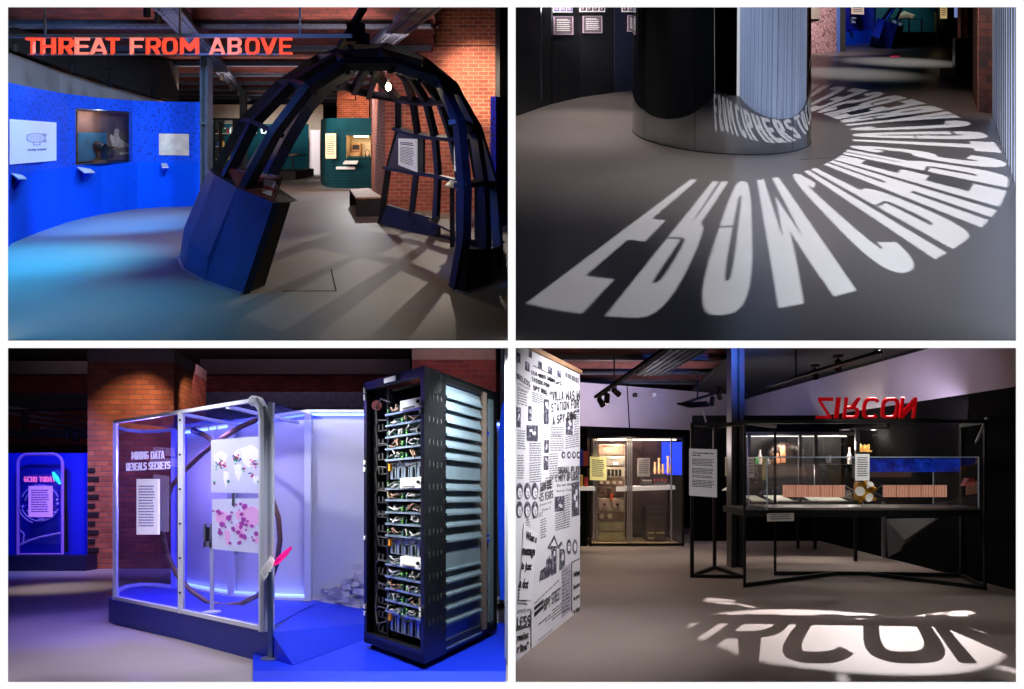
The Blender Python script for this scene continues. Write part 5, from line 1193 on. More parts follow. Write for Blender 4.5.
    for k, (c, lb) in enumerate((([P(211, 440, 6.45), P(262.5, 436, 6.1), P(262.5, 493.5, 6.1), P(211, 492.5, 6.45)], 'white world map with scattered coloured dots, upper of the two hanging maps'), ([P(212, 499, 6.45), P(265, 498, 6.1), P(265, 554, 6.1), P(212, 549, 6.45)], 'world map blotched in purple, lower of the two hanging maps'))):
        s = Surf(r, *c); t2 = thing(r, 'world_map', lb, 'map', s.at(.5, 1)); s.board(.015).build('sheet', M['mapface'], t2)
        m = MB(r); m2 = MB(r); q2 = random.Random(4+k)
        for l in land: m.prism([s.at(u, v, .004) for u, v in l], -s.n*.003)
        m.build('continents', M['mapland'] if k == 0 else M['mappink'], t2)
        if k:
            for i in range(46):
                l = q2.choice(land); u, v = q2.choice(l); u = max(.04, min(.96, u+q2.uniform(-.09, .09))); v = max(.05, min(.95, v+q2.uniform(-.1, .1))); rr = q2.uniform(.015, .06); n = q2.randint(4, 7)
                m2.prism([s.at(u+rr*q2.uniform(.6, 1.2)*math.cos(2*math.pi*j/n), v+rr*q2.uniform(.6, 1.2)*math.sin(2*math.pi*j/n), .007+i*.0001) for j in range(n)], -s.n*.002)
            m2.build('purple_regions', M['mappurple'], t2)
        else:
            dm = [mat('dot_green', S(40, 170, 80), .6, emit=.3), mat('dot_red', S(235, 50, 80), .6, emit=.4), mat('dot_blue', S(40, 60, 170), .6, emit=.2)]; dots = [MB(r) for _ in dm]
            for (cu, cv, n, sp) in ((.2, .46, 34, .09), (.5, .36, 34, .08), (.85, .46, 16, .08), (.66, .55, 6, .05), (.82, .66, 8, .06), (.36, .78, 5, .03), (.94, .8, 5, .04), (.08, .82, 5, .02)):
                for i in range(n):
                    u, v = cu+q2.gauss(0, sp*.5), cv+q2.gauss(0, sp*.4); d = .012
                    s.rect(dots[q2.randint(0, 2)], u-d, v-d, u+d, v+d, .007)
            for d_, mm_ in zip(dots, dm): d_.build('map_dots', mm_, t2)
        m = MB(r); m.bar(s.at(.45, 1), s.at(.45, 1)-Vector((0, 0, .12 if k == 0 else .0001+.02)), .02); m.build('hanger', M['alu'], t2)
    # text on the glass
    yy = 7.1; s = Surf(r, P(136.5, 479, yy), P(158, 479, 6.9), P(158, 534.5, 6.9), P(136.5, 534.5, yy))
    notice(r, 'lit_notice', 'tall glowing white text notice in the left bay of the glass case', 'text panel', s.c, face=mat('white_lit_sheet', S(235, 230, 250), .7, emit=.55, ecol=S(215, 205, 255)), lines=(15,), ink=mat('lilac_ink', S(150, 140, 200), .7, emit=.1))
    t2 = thing(r, 'glass_lettering', 'white MINING DATA REVEALS SECRETS lettering on the left glass pane', 'lettering', P(148, 470, 7.0))
    m = MB(r); s = Surf(r, P(126.5, 452, 7.18), P(170, 450.5, 6.78), P(170, 469, 6.78), P(126.5, 471, 7.18))
    s.caps(m, 'MINING DATA', .13, 0, .87, .42, a=.2, b=.16, th=.01); s.caps(m, 'REVEALS SECRETS', 0, .58, 1, 1, a=.2, b=.16, th=.01)
    m.build('letters', mat('lit_letters', S(225, 215, 250), .6, emit=.55, ecol=S(200, 190, 255)), t2)
    # small stand inside
    b = r.G(212, 612.5, zp+.006); y_ = b.y
    t2 = thing(r, 'phone_stand', 'slim white stand holding a small handset inside the glass case', 'stand', b)
    m = MB(r); m.lathe(b, [(.085, 0), (.085, .012), (.02, .025)], 20); m.build('base', M['whitemetal'], t2)
    m = MB(r); m.bar(b, P(212, 545, y_), .03, .03); m.build('pole', M['whitemetal'], t2)
    m = MB(r); a_, b_ = P(204.5, 547, y_), P(213, 524, y_); m.box(a_.x, b_.x, y_-.03, y_+.0, a_.z, a_.z+.05); m.box(a_.x, a_.x+.02, y_-.03, y_, a_.z, b_.z); m.box(b_.x-.02, b_.x, y_-.03, y_, a_.z, b_.z); m.build('cradle', M['alu'], t2)
    m = MB(r); m.box(a_.x+.025, b_.x-.025, y_-.02, y_+.01, a_.z+.055, b_.z-.03); m.build('handset', M['darksteel'], t2)
    # ---- blue stage
    zs = .05
    sp_ = [(253, 720), (253, 655), (255, 645), (262, 637), (275, 631), (300, 625), (330, 620)]
    pts = [r.G(px, py, zs) for px, py in sp_]
    loop = [(pts[0].x+.0, DF+.04, 0)]+[(p.x, p.y, 0) for p in pts[1:]]+[(-1.7, 7.35, 0), (-.05, 7.35, 0), (-.05, DF+.04, 0)]
    loop[0] = (X(253, DF+.04), DF+.04, 0)
    m = MB(r); fr_ = DF+.004
    lo = [(X(253, fr_), fr_, 0)]+loop[1:-1]+[(-.05, fr_, 0)]
    hi = [(X(253, 5.32), 5.32, zs)]+[(p[0], p[1], zs) for p in loop[1:-1]]+[(-.05, 5.32, zs)]
    m.hexa(lo, hi); m.build('stage', M['stageblue'], label='low bright blue stage with a rounded corner under the server rack', cat='stage', nfn=None)
    # ---- reading stand on the stage
    b = r.G(271, 659, zs); y_ = b.y
    t2 = thing(r, 'label_stand', 'slim grey stand with a tilted white label and a pink blade on the blue stage', 'stand', b)
    m = MB(r); m.lathe(b, [(.08, 0), (.08, .012), (.0, .016)], 24); m.build('base', M['alu'], t2)
    for k in range(3): m = MB(r); m.blob(b+Vector((.055*math.cos(2.1*k), .055*math.sin(2.1*k), .014)), .006, .006, .004, 6, 4); m.build('screw', M['darksteel'], t2)
    m = MB(r); m.bar(b, P(269.5, 572, y_), .036, .036); m.build('pole', M['steelblue'], t2)
    m = MB(r); m.prism([P(259.5, 572, y_-.05), P(270.5, 556, y_+.03), P(276, 563, y_+.03), P(264, 581, y_-.05)], (0, .02, .0)); m.build('label_plate', M['paper'], t2)
    s = Surf(r, P(259.5, 572, y_-.06), P(270.5, 556, y_+.02), P(276, 563, y_+.02), P(264, 581, y_-.06)); m = MB(r); s.lines(m, .15, .2, .85, .85, 5, 2, .35); m.build('printed_text', M['greyink'], t2)
    m = MB(r); m.prism([P(273, 566, y_), P(275, 560, y_), P(284, 551, y_+.05), P(290.5, 546.5, y_+.08), P(291, 549, y_+.08), P(286, 556, y_+.05), P(278, 564, y_)], (0, .03, 0)); m.build('pink_blade', mat('hot_pink_acrylic', S(235, 30, 140), .4, emit=.55, ecol=S(240, 20, 130)), t2)
    rack(r)
    # blue acrylic object at the right edge and pipe
    t2 = thing(r, 'blue_acrylic_screen', 'curved glowing blue acrylic screen at the right edge behind the server rack', 'screen', P(503, 600, 7.3))
    m = MB(r); o = [(500, 600), (498.5, 560), (497.8, 480), (499, 430), (502, 405), (507, 395), (510, 395), (510, 600)]
    m.prism([(min(P(a, b_, 7.3).x, -.03), 7.3, P(a, b_, 7.3).z) for a, b_ in o], (0, .03, 0)); m.build('sheet', patterned('blue_starfield', S(16, 60, 200), S(90, 150, 240), 14, .62, .3, width=.1, emit=.35), t2)
    m = MB(r); a = P(504, 600, 7.6); m.tube([(a.x-.0, 7.6, .3), (a.x, 7.6, 3.5)], .04, 10); m.build('upright_pipe', M['darksteel'], label='dark vertical pipe rising at the right edge behind the rack', cat='pipe')
    # spotlights on track, seen in the dark upper left
    t2 = thing(r, 'track_bar', 'black lighting bar hanging in the dark above the deep blue wall', 'lighting bar', P(40, 413, 14.8)); m = MB(r); m.bar(P(2, 411, 14.8), P(90, 409, 15), .05, .05); m.bar(P(24, 411, 14.8), P(25, 440, 14.8), .06, .06); m.build('bar', M['track'], t2)
    for px, py, lb in ((25, 420, 'left black spotlight above the deep blue wall'), (68, 434, 'middle black spotlight above the deep blue wall'), (76, 436, 'right black spotlight above the deep blue wall')): track_head(r, P(px, py, 14.6), P(px, 540, 13.8), lb, .18, False)

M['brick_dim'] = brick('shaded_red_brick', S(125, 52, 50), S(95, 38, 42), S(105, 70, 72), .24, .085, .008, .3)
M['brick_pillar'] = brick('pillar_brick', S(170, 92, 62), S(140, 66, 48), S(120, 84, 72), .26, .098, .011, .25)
M['plinthdark'] = mat('navy_plinth', S(10, 12, 60), .5)
M['blueglassfaint'] = glass('faint_blue_glass', tint=(.93, .93, 1, 1), refl=.0, fr=.2)
M['ledblue2'] = mat('soft_blue_led_strip', S(90, 110, 255), .5, emit=5, ecol=(.12, .2, 1, 1))
M['rockA'] = mat('rock_print_light', S(190, 185, 192), .8); M['rockB'] = mat('rock_print_mid', S(150, 146, 160), .8); M['rockC'] = mat('rock_print_pale', S(212, 205, 205), .8)
M['steelblue'] = mat('blue_grey_steel', S(90, 110, 140), .4, .5)

def rack(r):
    P = r.P; z0 = .10; O = Vector((-.671, 5.34, 0)); U = Vector((-.63, .81, 0)); Wv = Vector((.526, 1.416, 0)); zt = 2.375
    def pt(u, w, z): return O+U*u+Wv*w+Vector((0, 0, z))
    def bx(m, u0, u1, w0, w1, a, b): return m.hexa([pt(u0, w0, a), pt(u1, w0, a), pt(u1, w1, a), pt(u0, w1, a)], [pt(u0, w0, b), pt(u1, w0, b), pt(u1, w1, b), pt(u0, w1, b)])
    zf = lambda py, w=.0, u=0: r.h-(py-r.H)/FPX*pt(u, w, 0).y
    t = thing(r, 'server_rack', 'tall open black server rack full of cabled circuit trays standing on the blue stage', 'server rack', O)
    m = MB(r)
    for (a, b, c, d) in ((0, .05, 0, .04), (.95, 1, 0, .04), (0, .05, .95, 1), (.95, 1, .95, 1)): bx(m, a, b, c, d, z0, zt)
    bx(m, 0, 1, 0, .04, zt-.07, zt); bx(m, 0, 1, .96, 1, zt-.06, zt); bx(m, 0, .04, 0, 1, zt-.07, zt); bx(m, .96, 1, 0, 1, zt-.07, zt)
    bx(m, 0, 1, 0, 1, z0, z0+.06); bx(m, 0, 1, 0, .04, z0, z0+.09); bx(m, 0, .03, 0, 1, z0, z0+.10)
    m.build('frame', M['rackblack'], t)
    m = MB(r); bx(m, 0, 1, .3, 1, zt-.02, zt+.005); m.build('top_plate', M['rackblack'], t)
    m = MB(r); bx(m, .98, 1.0, .03, 1, z0, zt); m.build('far_side_panel', M['rackblack'], t)
    # near side: perforated black strip
    m = MB(r); bx(m, -.005, .02, 0, .25, z0, zt); m.build('side_strip', M['rackblack'], t)
    m = MB(r)
    for i in range(12):
        zc = z0+.28+i*.175
        for j in range(4): bx(m, -.010, -.004, .05+.045*j, .060+.045*j, zc+.008*(j % 2), zc+.045)
    m.build('cable_slots', M['greyslot'], t)
    m = MB(r); c = pt(-.01, .12, zt-.13); m.tube([c+Vector((0, 0, 0)), c-U.normalized()*.006], .06, 20); m.build('round_grommet', M['black'], t)
    m = MB(r)
    for i in range(44): c = pt(-.008, .235, z0+.12+i*.05); m.blob(c, .006, .006, .006, 6, 4)
    m.build('bolt_row', M['black'], t)
    for (a, b, c, d) in [(.965, .99, zt-.08-q*.1, zt-.03-q*.1) for q in (.16, .75)]+[(.96, .99, z, z+.035) for z in (1.66, 1.6, 1.0, .4, .34)]+[(.03, .06, z, z+.03) for z in (zt-.3, zt-.36, .5, .46, 1.5)]+[(.42, .62, zt-.055, zt-.015)]:
        m = MB(r); bx(m, a, b, -.012, 0, c, d); m.build('white_tag', M['paper'], t)
    # slatted grey side
    ys = [384, 397, 409, 422, 435, 447, 459, 478, 490, 502, 515, 527, 542, 571, 583, 596, 610, 624, 649]
    for i in range(len(ys)-1):
        za, zb = zf(ys[i], .25), zf(ys[i+1], .25); m = MB(r); lean = .03 if ys[i+1]-ys[i] < 15.5 else .0
        if lean: m.hexa([pt(-.004, .25, zb+.01), pt(-.004, .74, zb+.01), pt(.02, .74, zb+.01), pt(.02, .25, zb+.01)], [pt(.028, .25, za), pt(.028, .74, za), pt(.05, .74, za), pt(.05, .25, za)]); bx(m, -.02, .02, .25, .74, zb-.004, zb+.014)
        else: bx(m, .015, .04, .25, .74, zb, za); bx(m, -.01, .05, .25, .74, zb-.006, zb+.01)
        m.build('side_slat', M['slat'], t)
    m = MB(r); bx(m, -.02, .03, .755, .81, z0+.06, zt-.04); m.build('brown_upright', M['woodpost'], t)
    m = MB(r); bx(m, .0, .03, .87, .94, z0+.06, zt-.08); m.build('rear_grey_strip', M['slat'], t)
    m = MB(r); bx(m, .05, .07, .74, 1, z0, zt); m.build('rear_black_panel', M['rackblack'], t)
    m = MB(r)
    for i, z in enumerate((1.95, .95, 1.0)): bx(m, -.01, .0, .835, .855, z, z+.03)
    m.build('blue_clip', M['stageblue'], t)
    for u, w in ((.08, .06), (.92, .06), (.08, .94), (.92, .94)):
        m = MB(r); c = pt(u, w, 0); m.lathe((c.x, c.y, .05), [(.03, 0), (.03, .01), (.014, .015), (.014, .055)], 10); m.build('levelling_foot', M['steel'], t)
    m = MB(r); bx(m, .68, .72, .08, .12, z0, zt-.07); bx(m, .9, .96, .08, .1, z0, zt-.07); bx(m, .66, .97, .8, .82, z0, zt-.07); m.build('inner_rail', M['rackblack'], t)
    rows = [403, 415, 427.5, 440, 452, 483, 495, 508, 520.5, 533, 564, 577, 590, 602.5, 614.5]
    q2 = random.Random(12); blue_rows = {1, 3}
    # trays (a tray is shelf, modules, cables and lights)
    for i, py in enumerate(rows):
        z = zf(py+6.0, .05, .12)-.0; hgt = .088
        m = MB(r); bx(m, .06, .69, .05, .9, z, z+.008); bx(m, .06, .69, .045, .055, z-.004, z+.012); tr = m.build('server_tray', M['slat'], t)
        for k, (a, b) in enumerate(((.08, .35), (.39, .66))):
            if k == 0 and i in (0, 5, 10):
                m = MB(r); bx(m, a-.02, b+.06, .03, .3, z+.01, z+.09); o = m.build('white_module', M['paper'], tr)
                m = MB(r); c = pt(a+.04, .027, z+.055); m.tube([c, c+Vector((-.006, -.01, 0))], .014, 12); o2 = m.build('module_port', M['black'], tr)
                m = MB(r); bx(m, a+.1, b+.02, .024, .03, z+.02, z+.03); m.build('module_print', M['greyink'], tr)
                continue
            m = MB(r); bx(m, a, b, .16, .8, z+.01, z+hgt*.75); m.build('circuit_module', M['darkmod'], tr)
            m = MB(r)
            bx(m, a+.01, b-.01, .06, .16, z+.01, z+.018)
            for j in range(4): u = a+.02+j*.055; hh = q2.uniform(.02, .06); bx(m, u, u+q2.uniform(.015, .035), .09, .16, z+.01, z+.01+hh)
            bx(m, a, a+.02, .05, .16, z+.01, z+.06); bx(m, b-.02, b, .05, .16, z+.01, z+.05)
            bx(m, a+.02, b-.03, .1, .12, z+.062, z+.07)
            m.build('circuit_board', M['pcb'], tr)
            m = MB(r)
            for j in range(4):
                u0, u1 = q2.uniform(a, b), q2.uniform(a, b); h0, h1 = q2.uniform(.015, .07), q2.uniform(.015, .07)
                m.tube([pt(u0, .1, z+h0), pt(u0*.7+u1*.3, .035, z+h0+.01), pt(u0*.3+u1*.7, .035, z+(h0+h1)/2-.02+.01), pt(u1, .1, z+h1)], .0065, 5)
            m.build('cable_loop', M[('cablegrey', 'cabletan', 'cablegrey')[(i+k) % 3]], tr)
            m = MB(r)
            for j in range(2): u = a+q2.choice((.0, .01, b-a-.03)); zz = z+q2.uniform(.01, .06); bx(m, u, u+.012, .04, .05, zz, zz+.009)
            m.build('green_indicator', M['greenled'], tr)
    # blade shelves with grey vertical units
    for (pt_, pb) in ((460, 478), (541, 558), (619, 641)):
        z1_, z0_ = zf(pt_, .06, .12), zf(pb, .06, .12)
        for k in range(5):
            m = MB(r); u = .12+k*.108; bx(m, u, u+.095, .08, .85, z0_, z1_); m.build('power_unit', M['slat'], t)
        m = MB(r)
        for k in range(5): u = .12+k*.108; bx(m, u+.03, u+.045, .07, .08, z0_+.01, z1_-.05)
        m.tube([pt(.2, .07, z1_-.02), pt(.32, .03, z1_-.05), pt(.45, .05, z1_), pt(.6, .07, z1_-.03)], .008, 6)
        m.build('unit_handles', M['black'], t)
        m = MB(r); bx(m, .63, .655, .06, .08, (z0_+z1_)/2, z1_-.01); m.build('orange_tag', M['orange'], t)
    # left column of brackets and looped cables
    m = MB(r)
    for i in range(16):
        zc = zt-.42-.125*i
        for j in range(2): bx(m, .76+.07*j, .785+.07*j, .07, .09, zc, zc+.05)
        bx(m, .7, .86, .075, .085, zc-.01, zc)
    m.build('cable_brackets', M['greyslot'], t)
    m = MB(r)
    for i in range(9):
        zc = zt-.35-.2*i; m.tube([pt(.66, .05, zc), pt(.78, .03, zc+.01), pt(.87, .05, zc-.04), pt(.88, .08, zc-.2)], .007, 5)
    m.tube([pt(.66, .05, .32), pt(.8, .03, .28), pt(.87, .05, .4), pt(.86, .07, .6)], .008, 6)
    m.tube([pt(.62, .06, zt-.2), pt(.75, .04, zt-.16), pt(.86, .05, zt-.22), pt(.88, .08, zt-.6)], .008, 6)
    m.build('looped_cable', M['greyslot'], t)
    m = MB(r); c = pt(.86, .06, zt-.2)
    m.tube([c, c+Vector((0, -.01, 0))], .045, 18); m.build('red_grommet', mat('dull_red', S(110, 50, 52), .6), t)

M['greyslot'] = mat('slot_grey', S(66, 64, 62), .5); M['darkmod'] = mat('dark_module', S(34, 40, 44), .5, var=.4, vscale=30)
M['cablegrey'] = mat('grey_cable', S(175, 172, 168), .5); M['cabletan'] = mat('tan_cable', S(150, 120, 100), .5); M['orange'] = mat('orange_tag', S(235, 150, 30), .6, emit=.15)

def lights_BL():
    r = BL; P, G = r.P, r.G; X = lambda px, y: (px-512)/FPX*y
    violet = (.35, .28, 1); blue = (.12, .2, 1); warm = (1, .72, .45)
    spot(r, (X(128, 12), 12.0, 4.0), (X(128, 13.4), 13.5, 2.4), 330, warm, 55, .9, .04)      # pillar front
    spot(r, (X(200, 13), 13.4, 4.0), (X(190, 14.6), 14.6, 2.9), 150, warm, 50, .9, .04)
    spot(r, (X(60, 11), 11.2, 4.0), (X(100, 13.4), 13.4, .6), 160, (1, .8, .7), 40, .9, .04)
    area(r, (X(250, 15), 15, 4.3), (X(280, 19), 19, 3.2), 30, (1, .55, .75), 5, 1)
    area(r, (X(40, 15), 14.8, 4.2), (X(40, 19), 19, 3.0), 14, (1, .6, .7), 4, 1)
    spot(r, (X(450, 10), 10.0, 4.0), (X(450, 11.4), 11.5, 3.2), 60, (1, .6, .6), 90, .9, .04)
    spot(r, (X(150, 11), 10.6, 3.6), (X(140, 13.3), 13.3, 1.1), 1000, (.45, .3, 1), 50, 1, .1)
    # blue wall and its plinth
    spot(r, (X(40, 12), 11.6, 3.2), (X(40, 13.5), 13.6, 1.0), 420, blue, 80, .8, .1)
    # floor pools
    spot(r, (X(40, 12), 11.0, 4.0), (G(60, 588).x, G(60, 588).y, 0), 500, (1, .85, .8), 28, 1, .2)
    spot(r, (X(60, 9), 8.7, 3.9), (G(90, 625).x, G(90, 625).y, 0), 330, (.4, .3, 1), 45, 1, .2)
    spot(r, (X(200, 7), 6.2, 2.9), (G(160, 655).x, G(160, 655).y, 0), 170, (.95, .85, .95), 70, 1, .2)
    spot(r, (X(60, 6.6), 6.4, 3.0), (G(60, 665).x, G(60, 665).y, 0), 120, (.7, .6, 1), 60, 1, .2)
    # case
    spot(r, (X(150, 7.6), 7.6, 2.12), (X(150, 8), 8.0, .2), 170, violet, 120, .8, .05)
    spot(r, (X(220, 7), 6.9, 2.12), (X(220, 7.4), 7.2, .2), 70, violet, 120, .8, .05)
    point(r, (X(150, 7.4), 7.4, 2.0), 30, (.3, .2, 1), .05)
    # white screen
    area(r, (-1.6, 6.5, 2.9), (-2.0, 7.7, 1.3), 34, (.95, .93, 1), 1.4, .3)
    area(r, (-2.6, 6.9, 2.6), (-2.9, 8.0, 1.1), 7, (.75, .75, 1), 1.0, .3)
    # stage and rack
    spot(r, (-1.4, 5.45, 2.5), (-.95, 5.9, 0), 180, (.8, .85, 1), 100, 1, .1)
    spot(r, (-1.75, 5.32, 2.2), (-.95, 5.8, 1.1), 190, (1, .95, .9), 80, 1, .1)
    spot(r, (-.08, 5.4, 2.5), (-.4, 5.95, .6), 340, (.85, .95, 1), 110, 1, .06)
    spot(r, (-.15, 6.2, 2.9), (-.4, 6.3, 1.0), 60, (.85, .95, 1), 110, 1, .06)
    spot(r, (-3.2, 5.4, 2.45), (-2.4, 6.4, 1.1), 170, (.85, .85, 1), 90, 1, .05)
# ================================================================ gallery with the satellite model (lower right)
M['floor_BR'] = mat('taupe_vinyl_floor', S(146, 132, 125), .62, var=.05, vscale=1.3, spec=.15)
M['lilacwall'] = mat('pale_lilac_wall', S(190, 180, 190), .9, var=.05, vscale=1.5)
M['blackwall'] = mat('black_wall', S(4, 4, 5), .95, spec=.1)
M['frameblack'] = mat('black_square_tube', S(11, 11, 12), .6, spec=.3)
M['solar'] = mat('copper_solar_panel', S(238, 176, 148), .45, .0, var=.15, vscale=16, emit=.42)  # emission added to brighten the wings and their grid
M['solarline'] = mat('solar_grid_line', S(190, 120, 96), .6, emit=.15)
M['newsprint'] = mat('newsprint_board', S(236, 234, 238), .85)

def gallery_satellite():
    r = BR; P, G = r.P, r.G; X = lambda px, y: (px-512)/FPX*y; Z = lambda py, y: r.h-(py-r.H)/FPX*y
    # ---- walls
    bk = [(.04, 15.2), (X(578, 15.5), 15.5), (X(735, 18.4), 18.4)]
    m = MB(r); m.wall(bk, 2.45, 3.42, .1, 1, ); m.build('wall_upper_back', M['lilacwall'], kind='structure')
    m = MB(r); m.wall(bk, 0, 2.45, .1, 1); m.build('wall_black_back', M['blackwall'], kind='structure')
    m = MB(r); m.wall([(X(735, 18.4), 18.4), (6.42, 19.4), (6.42, 5.3)], 2.6, 3.39, .1, 1); m.build('wall_upper_right', M['lilacwall'], kind='structure')
    m = MB(r); m.wall([(X(735, 18.4), 18.4), (6.42, 19.4), (6.42, 5.3)], 0, 2.6, .12, 1); m.build('wall_black_right', M['blackwall'], kind='structure')
    m = MB(r); m.box(3.78, 6.4, 14.6, 14.7, 0, 2.62); m.build('wall_black_partition', M['blackwall'], kind='structure')
    # ---- ceiling: dark brick bays and beams at the left, black at the right
    m = MB(r); ys = [8.9+1.95*i for i in range(6)]
    for a, b in zip(ys, ys[1:]):
        for j in range(4):
            t0, t1 = j/4, (j+1)/4; z0, z1 = 3.6+.2*math.sin(math.pi*t0), 3.6+.2*math.sin(math.pi*t1); y0, y1 = a+(b-a)*t0, a+(b-a)*t1
            m.add([(.03, y0, z0), (9, y0, z0), (9, y1, z1), (.03, y1, z1)], [[3, 2, 1, 0]], [[(9, y1), (.03, y1), (.03, y0), (9, y0)]])
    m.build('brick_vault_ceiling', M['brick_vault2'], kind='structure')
    for y in ys[:-1]:
        m = MB(r); m.box(.03, 8, y-.1, y+.1, 3.5, 3.54); m.box(.03, 8, y-.02, y+.02, 3.54, 3.8); m.build('ceiling_beam', M['darksteel'], kind='structure')
    m = MB(r); a, b = P(650, 374, 12.5), P(690, 348, 9.2); m.bar(a, b, .5, .05); m.bar(a+Vector((0, 0, .15)), b+Vector((0, 0, .15)), .04, .3)
    for k in range(-2, 3): m.bar(a+Vector((.1*k, 0, -.03)), b+Vector((.1*k, 0, -.03)), .02, .03)
    m.build('riveted_girder', M['rivet'], kind='structure')
    m = MB(r)
    for fp in ([(3.6, 10.9), (6.4, 10.9), (6.4, 19), (4.6, 18.2)], [(3.2, 9.7), (5.2, 9.7), (5.2, 10.9), (3.6, 10.9)], [(6.0, 9.7), (6.4, 9.7), (6.4, 10.9), (6.0, 10.9)], [(3.2, 9.3), (6.4, 6.2), (6.4, 9.7), (3.2, 9.7)]):
        m.hexa([(a_, b_, 3.44) for a_, b_ in fp], [(a_, b_, 3.5) for a_, b_ in fp])
    m.box(6.4, 6.5, 5.3, 19.4, 3.39, 4.0); m.build('ceiling_soffit', M['darkroom'], kind='structure')
    for i, (px0, py0, y0_, px1, py1, y1_, lb) in enumerate(((596, 397, 11.3, 668, 347, 8.9, 'long black lighting bar slanting under the ceiling above the tall display cabinet'), (684, 403, 12.2, 728, 389, 12.6, 'short black lighting bar to the left of the blue-lit column'), (768, 386, 11, 880, 352, 8.5, 'dark lighting bar under the black ceiling on the right'))):
        a, b = P(px0, py0, y0_), P(px1, py1, y1_); t = thing(r, 'track_bar', lb, 'lighting bar', a); m = MB(r); m.bar(a, b, .07, .04); m.build('bar', M['track'], t)
        m = MB(r); m.bar(a*.7+b*.3, a*.7+b*.3+Vector((0, 0, .5)), .02); m.build('hanger', M['track'], t)
    for px, py, y, tx, ty, lit, lb in ((601, 402, 11.2, 640, 470, 1, 'left black spotlight at the end of the long slanting bar'), (607, 398, 11.1, 600, 480, 1, 'middle black spotlight at the end of the long slanting bar'), (616, 392, 10.9, 660, 430, 1, 'right black spotlight at the end of the long slanting bar'), (712, 401, 12.3, 706, 450, 1, 'left black spotlight on the short bar beside the column'), (719, 395, 12.4, 735, 450, 0, 'right black spotlight on the short bar beside the column'),
                                       (815, 374, 10.4, 820, 460, 0, 'left black spotlight on the dark bar over the black right-hand ceiling'), (838, 365, 9.8, 840, 460, 0, 'middle black spotlight on the dark bar over the black right-hand ceiling'), (746, 394, 12, 750, 460, 1, 'small black spotlight just right of the blue-lit column')):
        track_head(r, P(px, py, y), P(tx, ty, y+.6), lb, .13, bool(lit))
    m = MB(r); m.tube([P(627, 383, 11), P(628, 400, 11), P(629.5, 428, 11)], .008, 6); m.build('hanging_cable', M['track'], label='thin black cable hanging against the lilac upper wall', cat='cable')
    m = MB(r); m.prism([P(677, 404.5, 11.4), P(707, 403, 11.4), P(709.5, 406.5, 11.2), P(690, 408, 11.2)], (0, .0, .03)); m.build('hanging_plate', M['track'], label='flat black plate hanging below the short lighting bar', cat='plate')
    m = MB(r); m.bar(P(702, 408, 11.4), P(706, 422, 11.6), .02); m.build('pale_strut', M['alu'], label='short pale strut under the flat hanging plate', cat='strut')
    for px in (635, 654): 
        m = MB(r); c = P(px, 394.5, 16.4); m.lathe(c, [(.05, -.06), (.06, 0), (.05, .03)], 12); m.build('wall_sensor', M['white'] if px > 640 else M['black'], label=('small dark round sensor' if px < 640 else 'small white round sensor')+' on the lilac upper wall', cat='sensor')
    # ---- newspaper wall
    a, b = Vector((.034, 5.75)), Vector((.753, 7.75)); a2 = a-(b-a)*.18
    ztop = 2.61
    m = MB(r); m.wall([(.024, 5.72), (b.x, b.y)], 0, ztop, .09, 1); m.build('wall_newspaper', M['newsprint'], kind='structure')
    m = MB(r); d = (b-Vector((.024, 5.72))).normalized(); n = Vector((d.y, -d.x)); e0 = Vector((.024, 5.72))+n*.02; e1 = b+n*.02+d*.03
    m.prism([(e0.x, e0.y, ztop), (e1.x, e1.y, ztop), (e1.x-n.x*.15, e1.y-n.y*.15, ztop), (e0.x-n.x*.15, e0.y-n.y*.15, ztop)], (0, 0, .045)); m.build('trim_timber_cap', M['timber'], kind='structure')
    S0 = Vector((.024, 5.72)); yl = r.cast(516, [(S0.x, S0.y), (b.x, b.y)])
    newspaper(r, S0, b, ztop)
    # ---- tall display cabinet with wireless racks
    tall_cabinet(r)
    # side shelf cabinet peeping out behind the newspaper wall
    y = 13.2; t = thing(r, 'shelf_cabinet', 'dark shelf cabinet half hidden behind the newspaper wall', 'cabinet', (X(584, y), y, 0))
    m = MB(r); m.box(X(575, y), X(590, y), y+.5, y+.55, 0, 2.3); m.box(X(575, y), X(590, y), y, y+.5, Z(468, y), Z(466, y)); m.build('carcass', M['blackwall'], t)
    m = MB(r); m.box(X(570, y), X(595, y), y-.05, y+.5, Z(490.5, y), Z(487, y)); m.build('lit_shelf', mat('lit_shelf', S(230, 225, 215), .6, emit=.35), t)
    for (p0, p1, t_, b_, c, nm, lb) in ((579.5, 583.5, 449, 466, S(40, 50, 150), 'blue_book', 'blue book on the upper shelf behind the newspaper wall'), (584, 588.5, 451, 466, S(150, 60, 45), 'red_book', 'red-brown book on the upper shelf behind the newspaper wall'), (580, 584, 475, 486.8, S(190, 150, 60), 'mustard_tin', 'mustard tin on the lower shelf behind the newspaper wall'), (585, 589, 477, 486.8, S(150, 40, 35), 'red_tin', 'red tin on the lower shelf behind the newspaper wall')):
        m = MB(r); cm = mat(nm, c, .6, emit=.1)
        if 'book' in nm: m.box(X(p0, y), X(p1, y), y+.1, y+.35, Z(b_, y), Z(t_, y)); m.box(X(p0, y)-.004, X(p0, y)+.004, y+.09, y+.36, Z(b_, y), Z(t_, y)+.01)
        else: m.lathe(((X(p0, y)+X(p1, y))/2, y+.2, Z(b_, y)), [((X(p1, y)-X(p0, y))/2, 0), ((X(p1, y)-X(p0, y))/2, Z(t_, y)-Z(b_, y)-.02), ((X(p1, y)-X(p0, y))*.4, Z(t_, y)-Z(b_, y))], 16)
        m.build(nm, cm, label=lb, cat='book' if 'book' in nm else 'tin')
    # ---- steel column
    y = 10.9; m = MB(r)
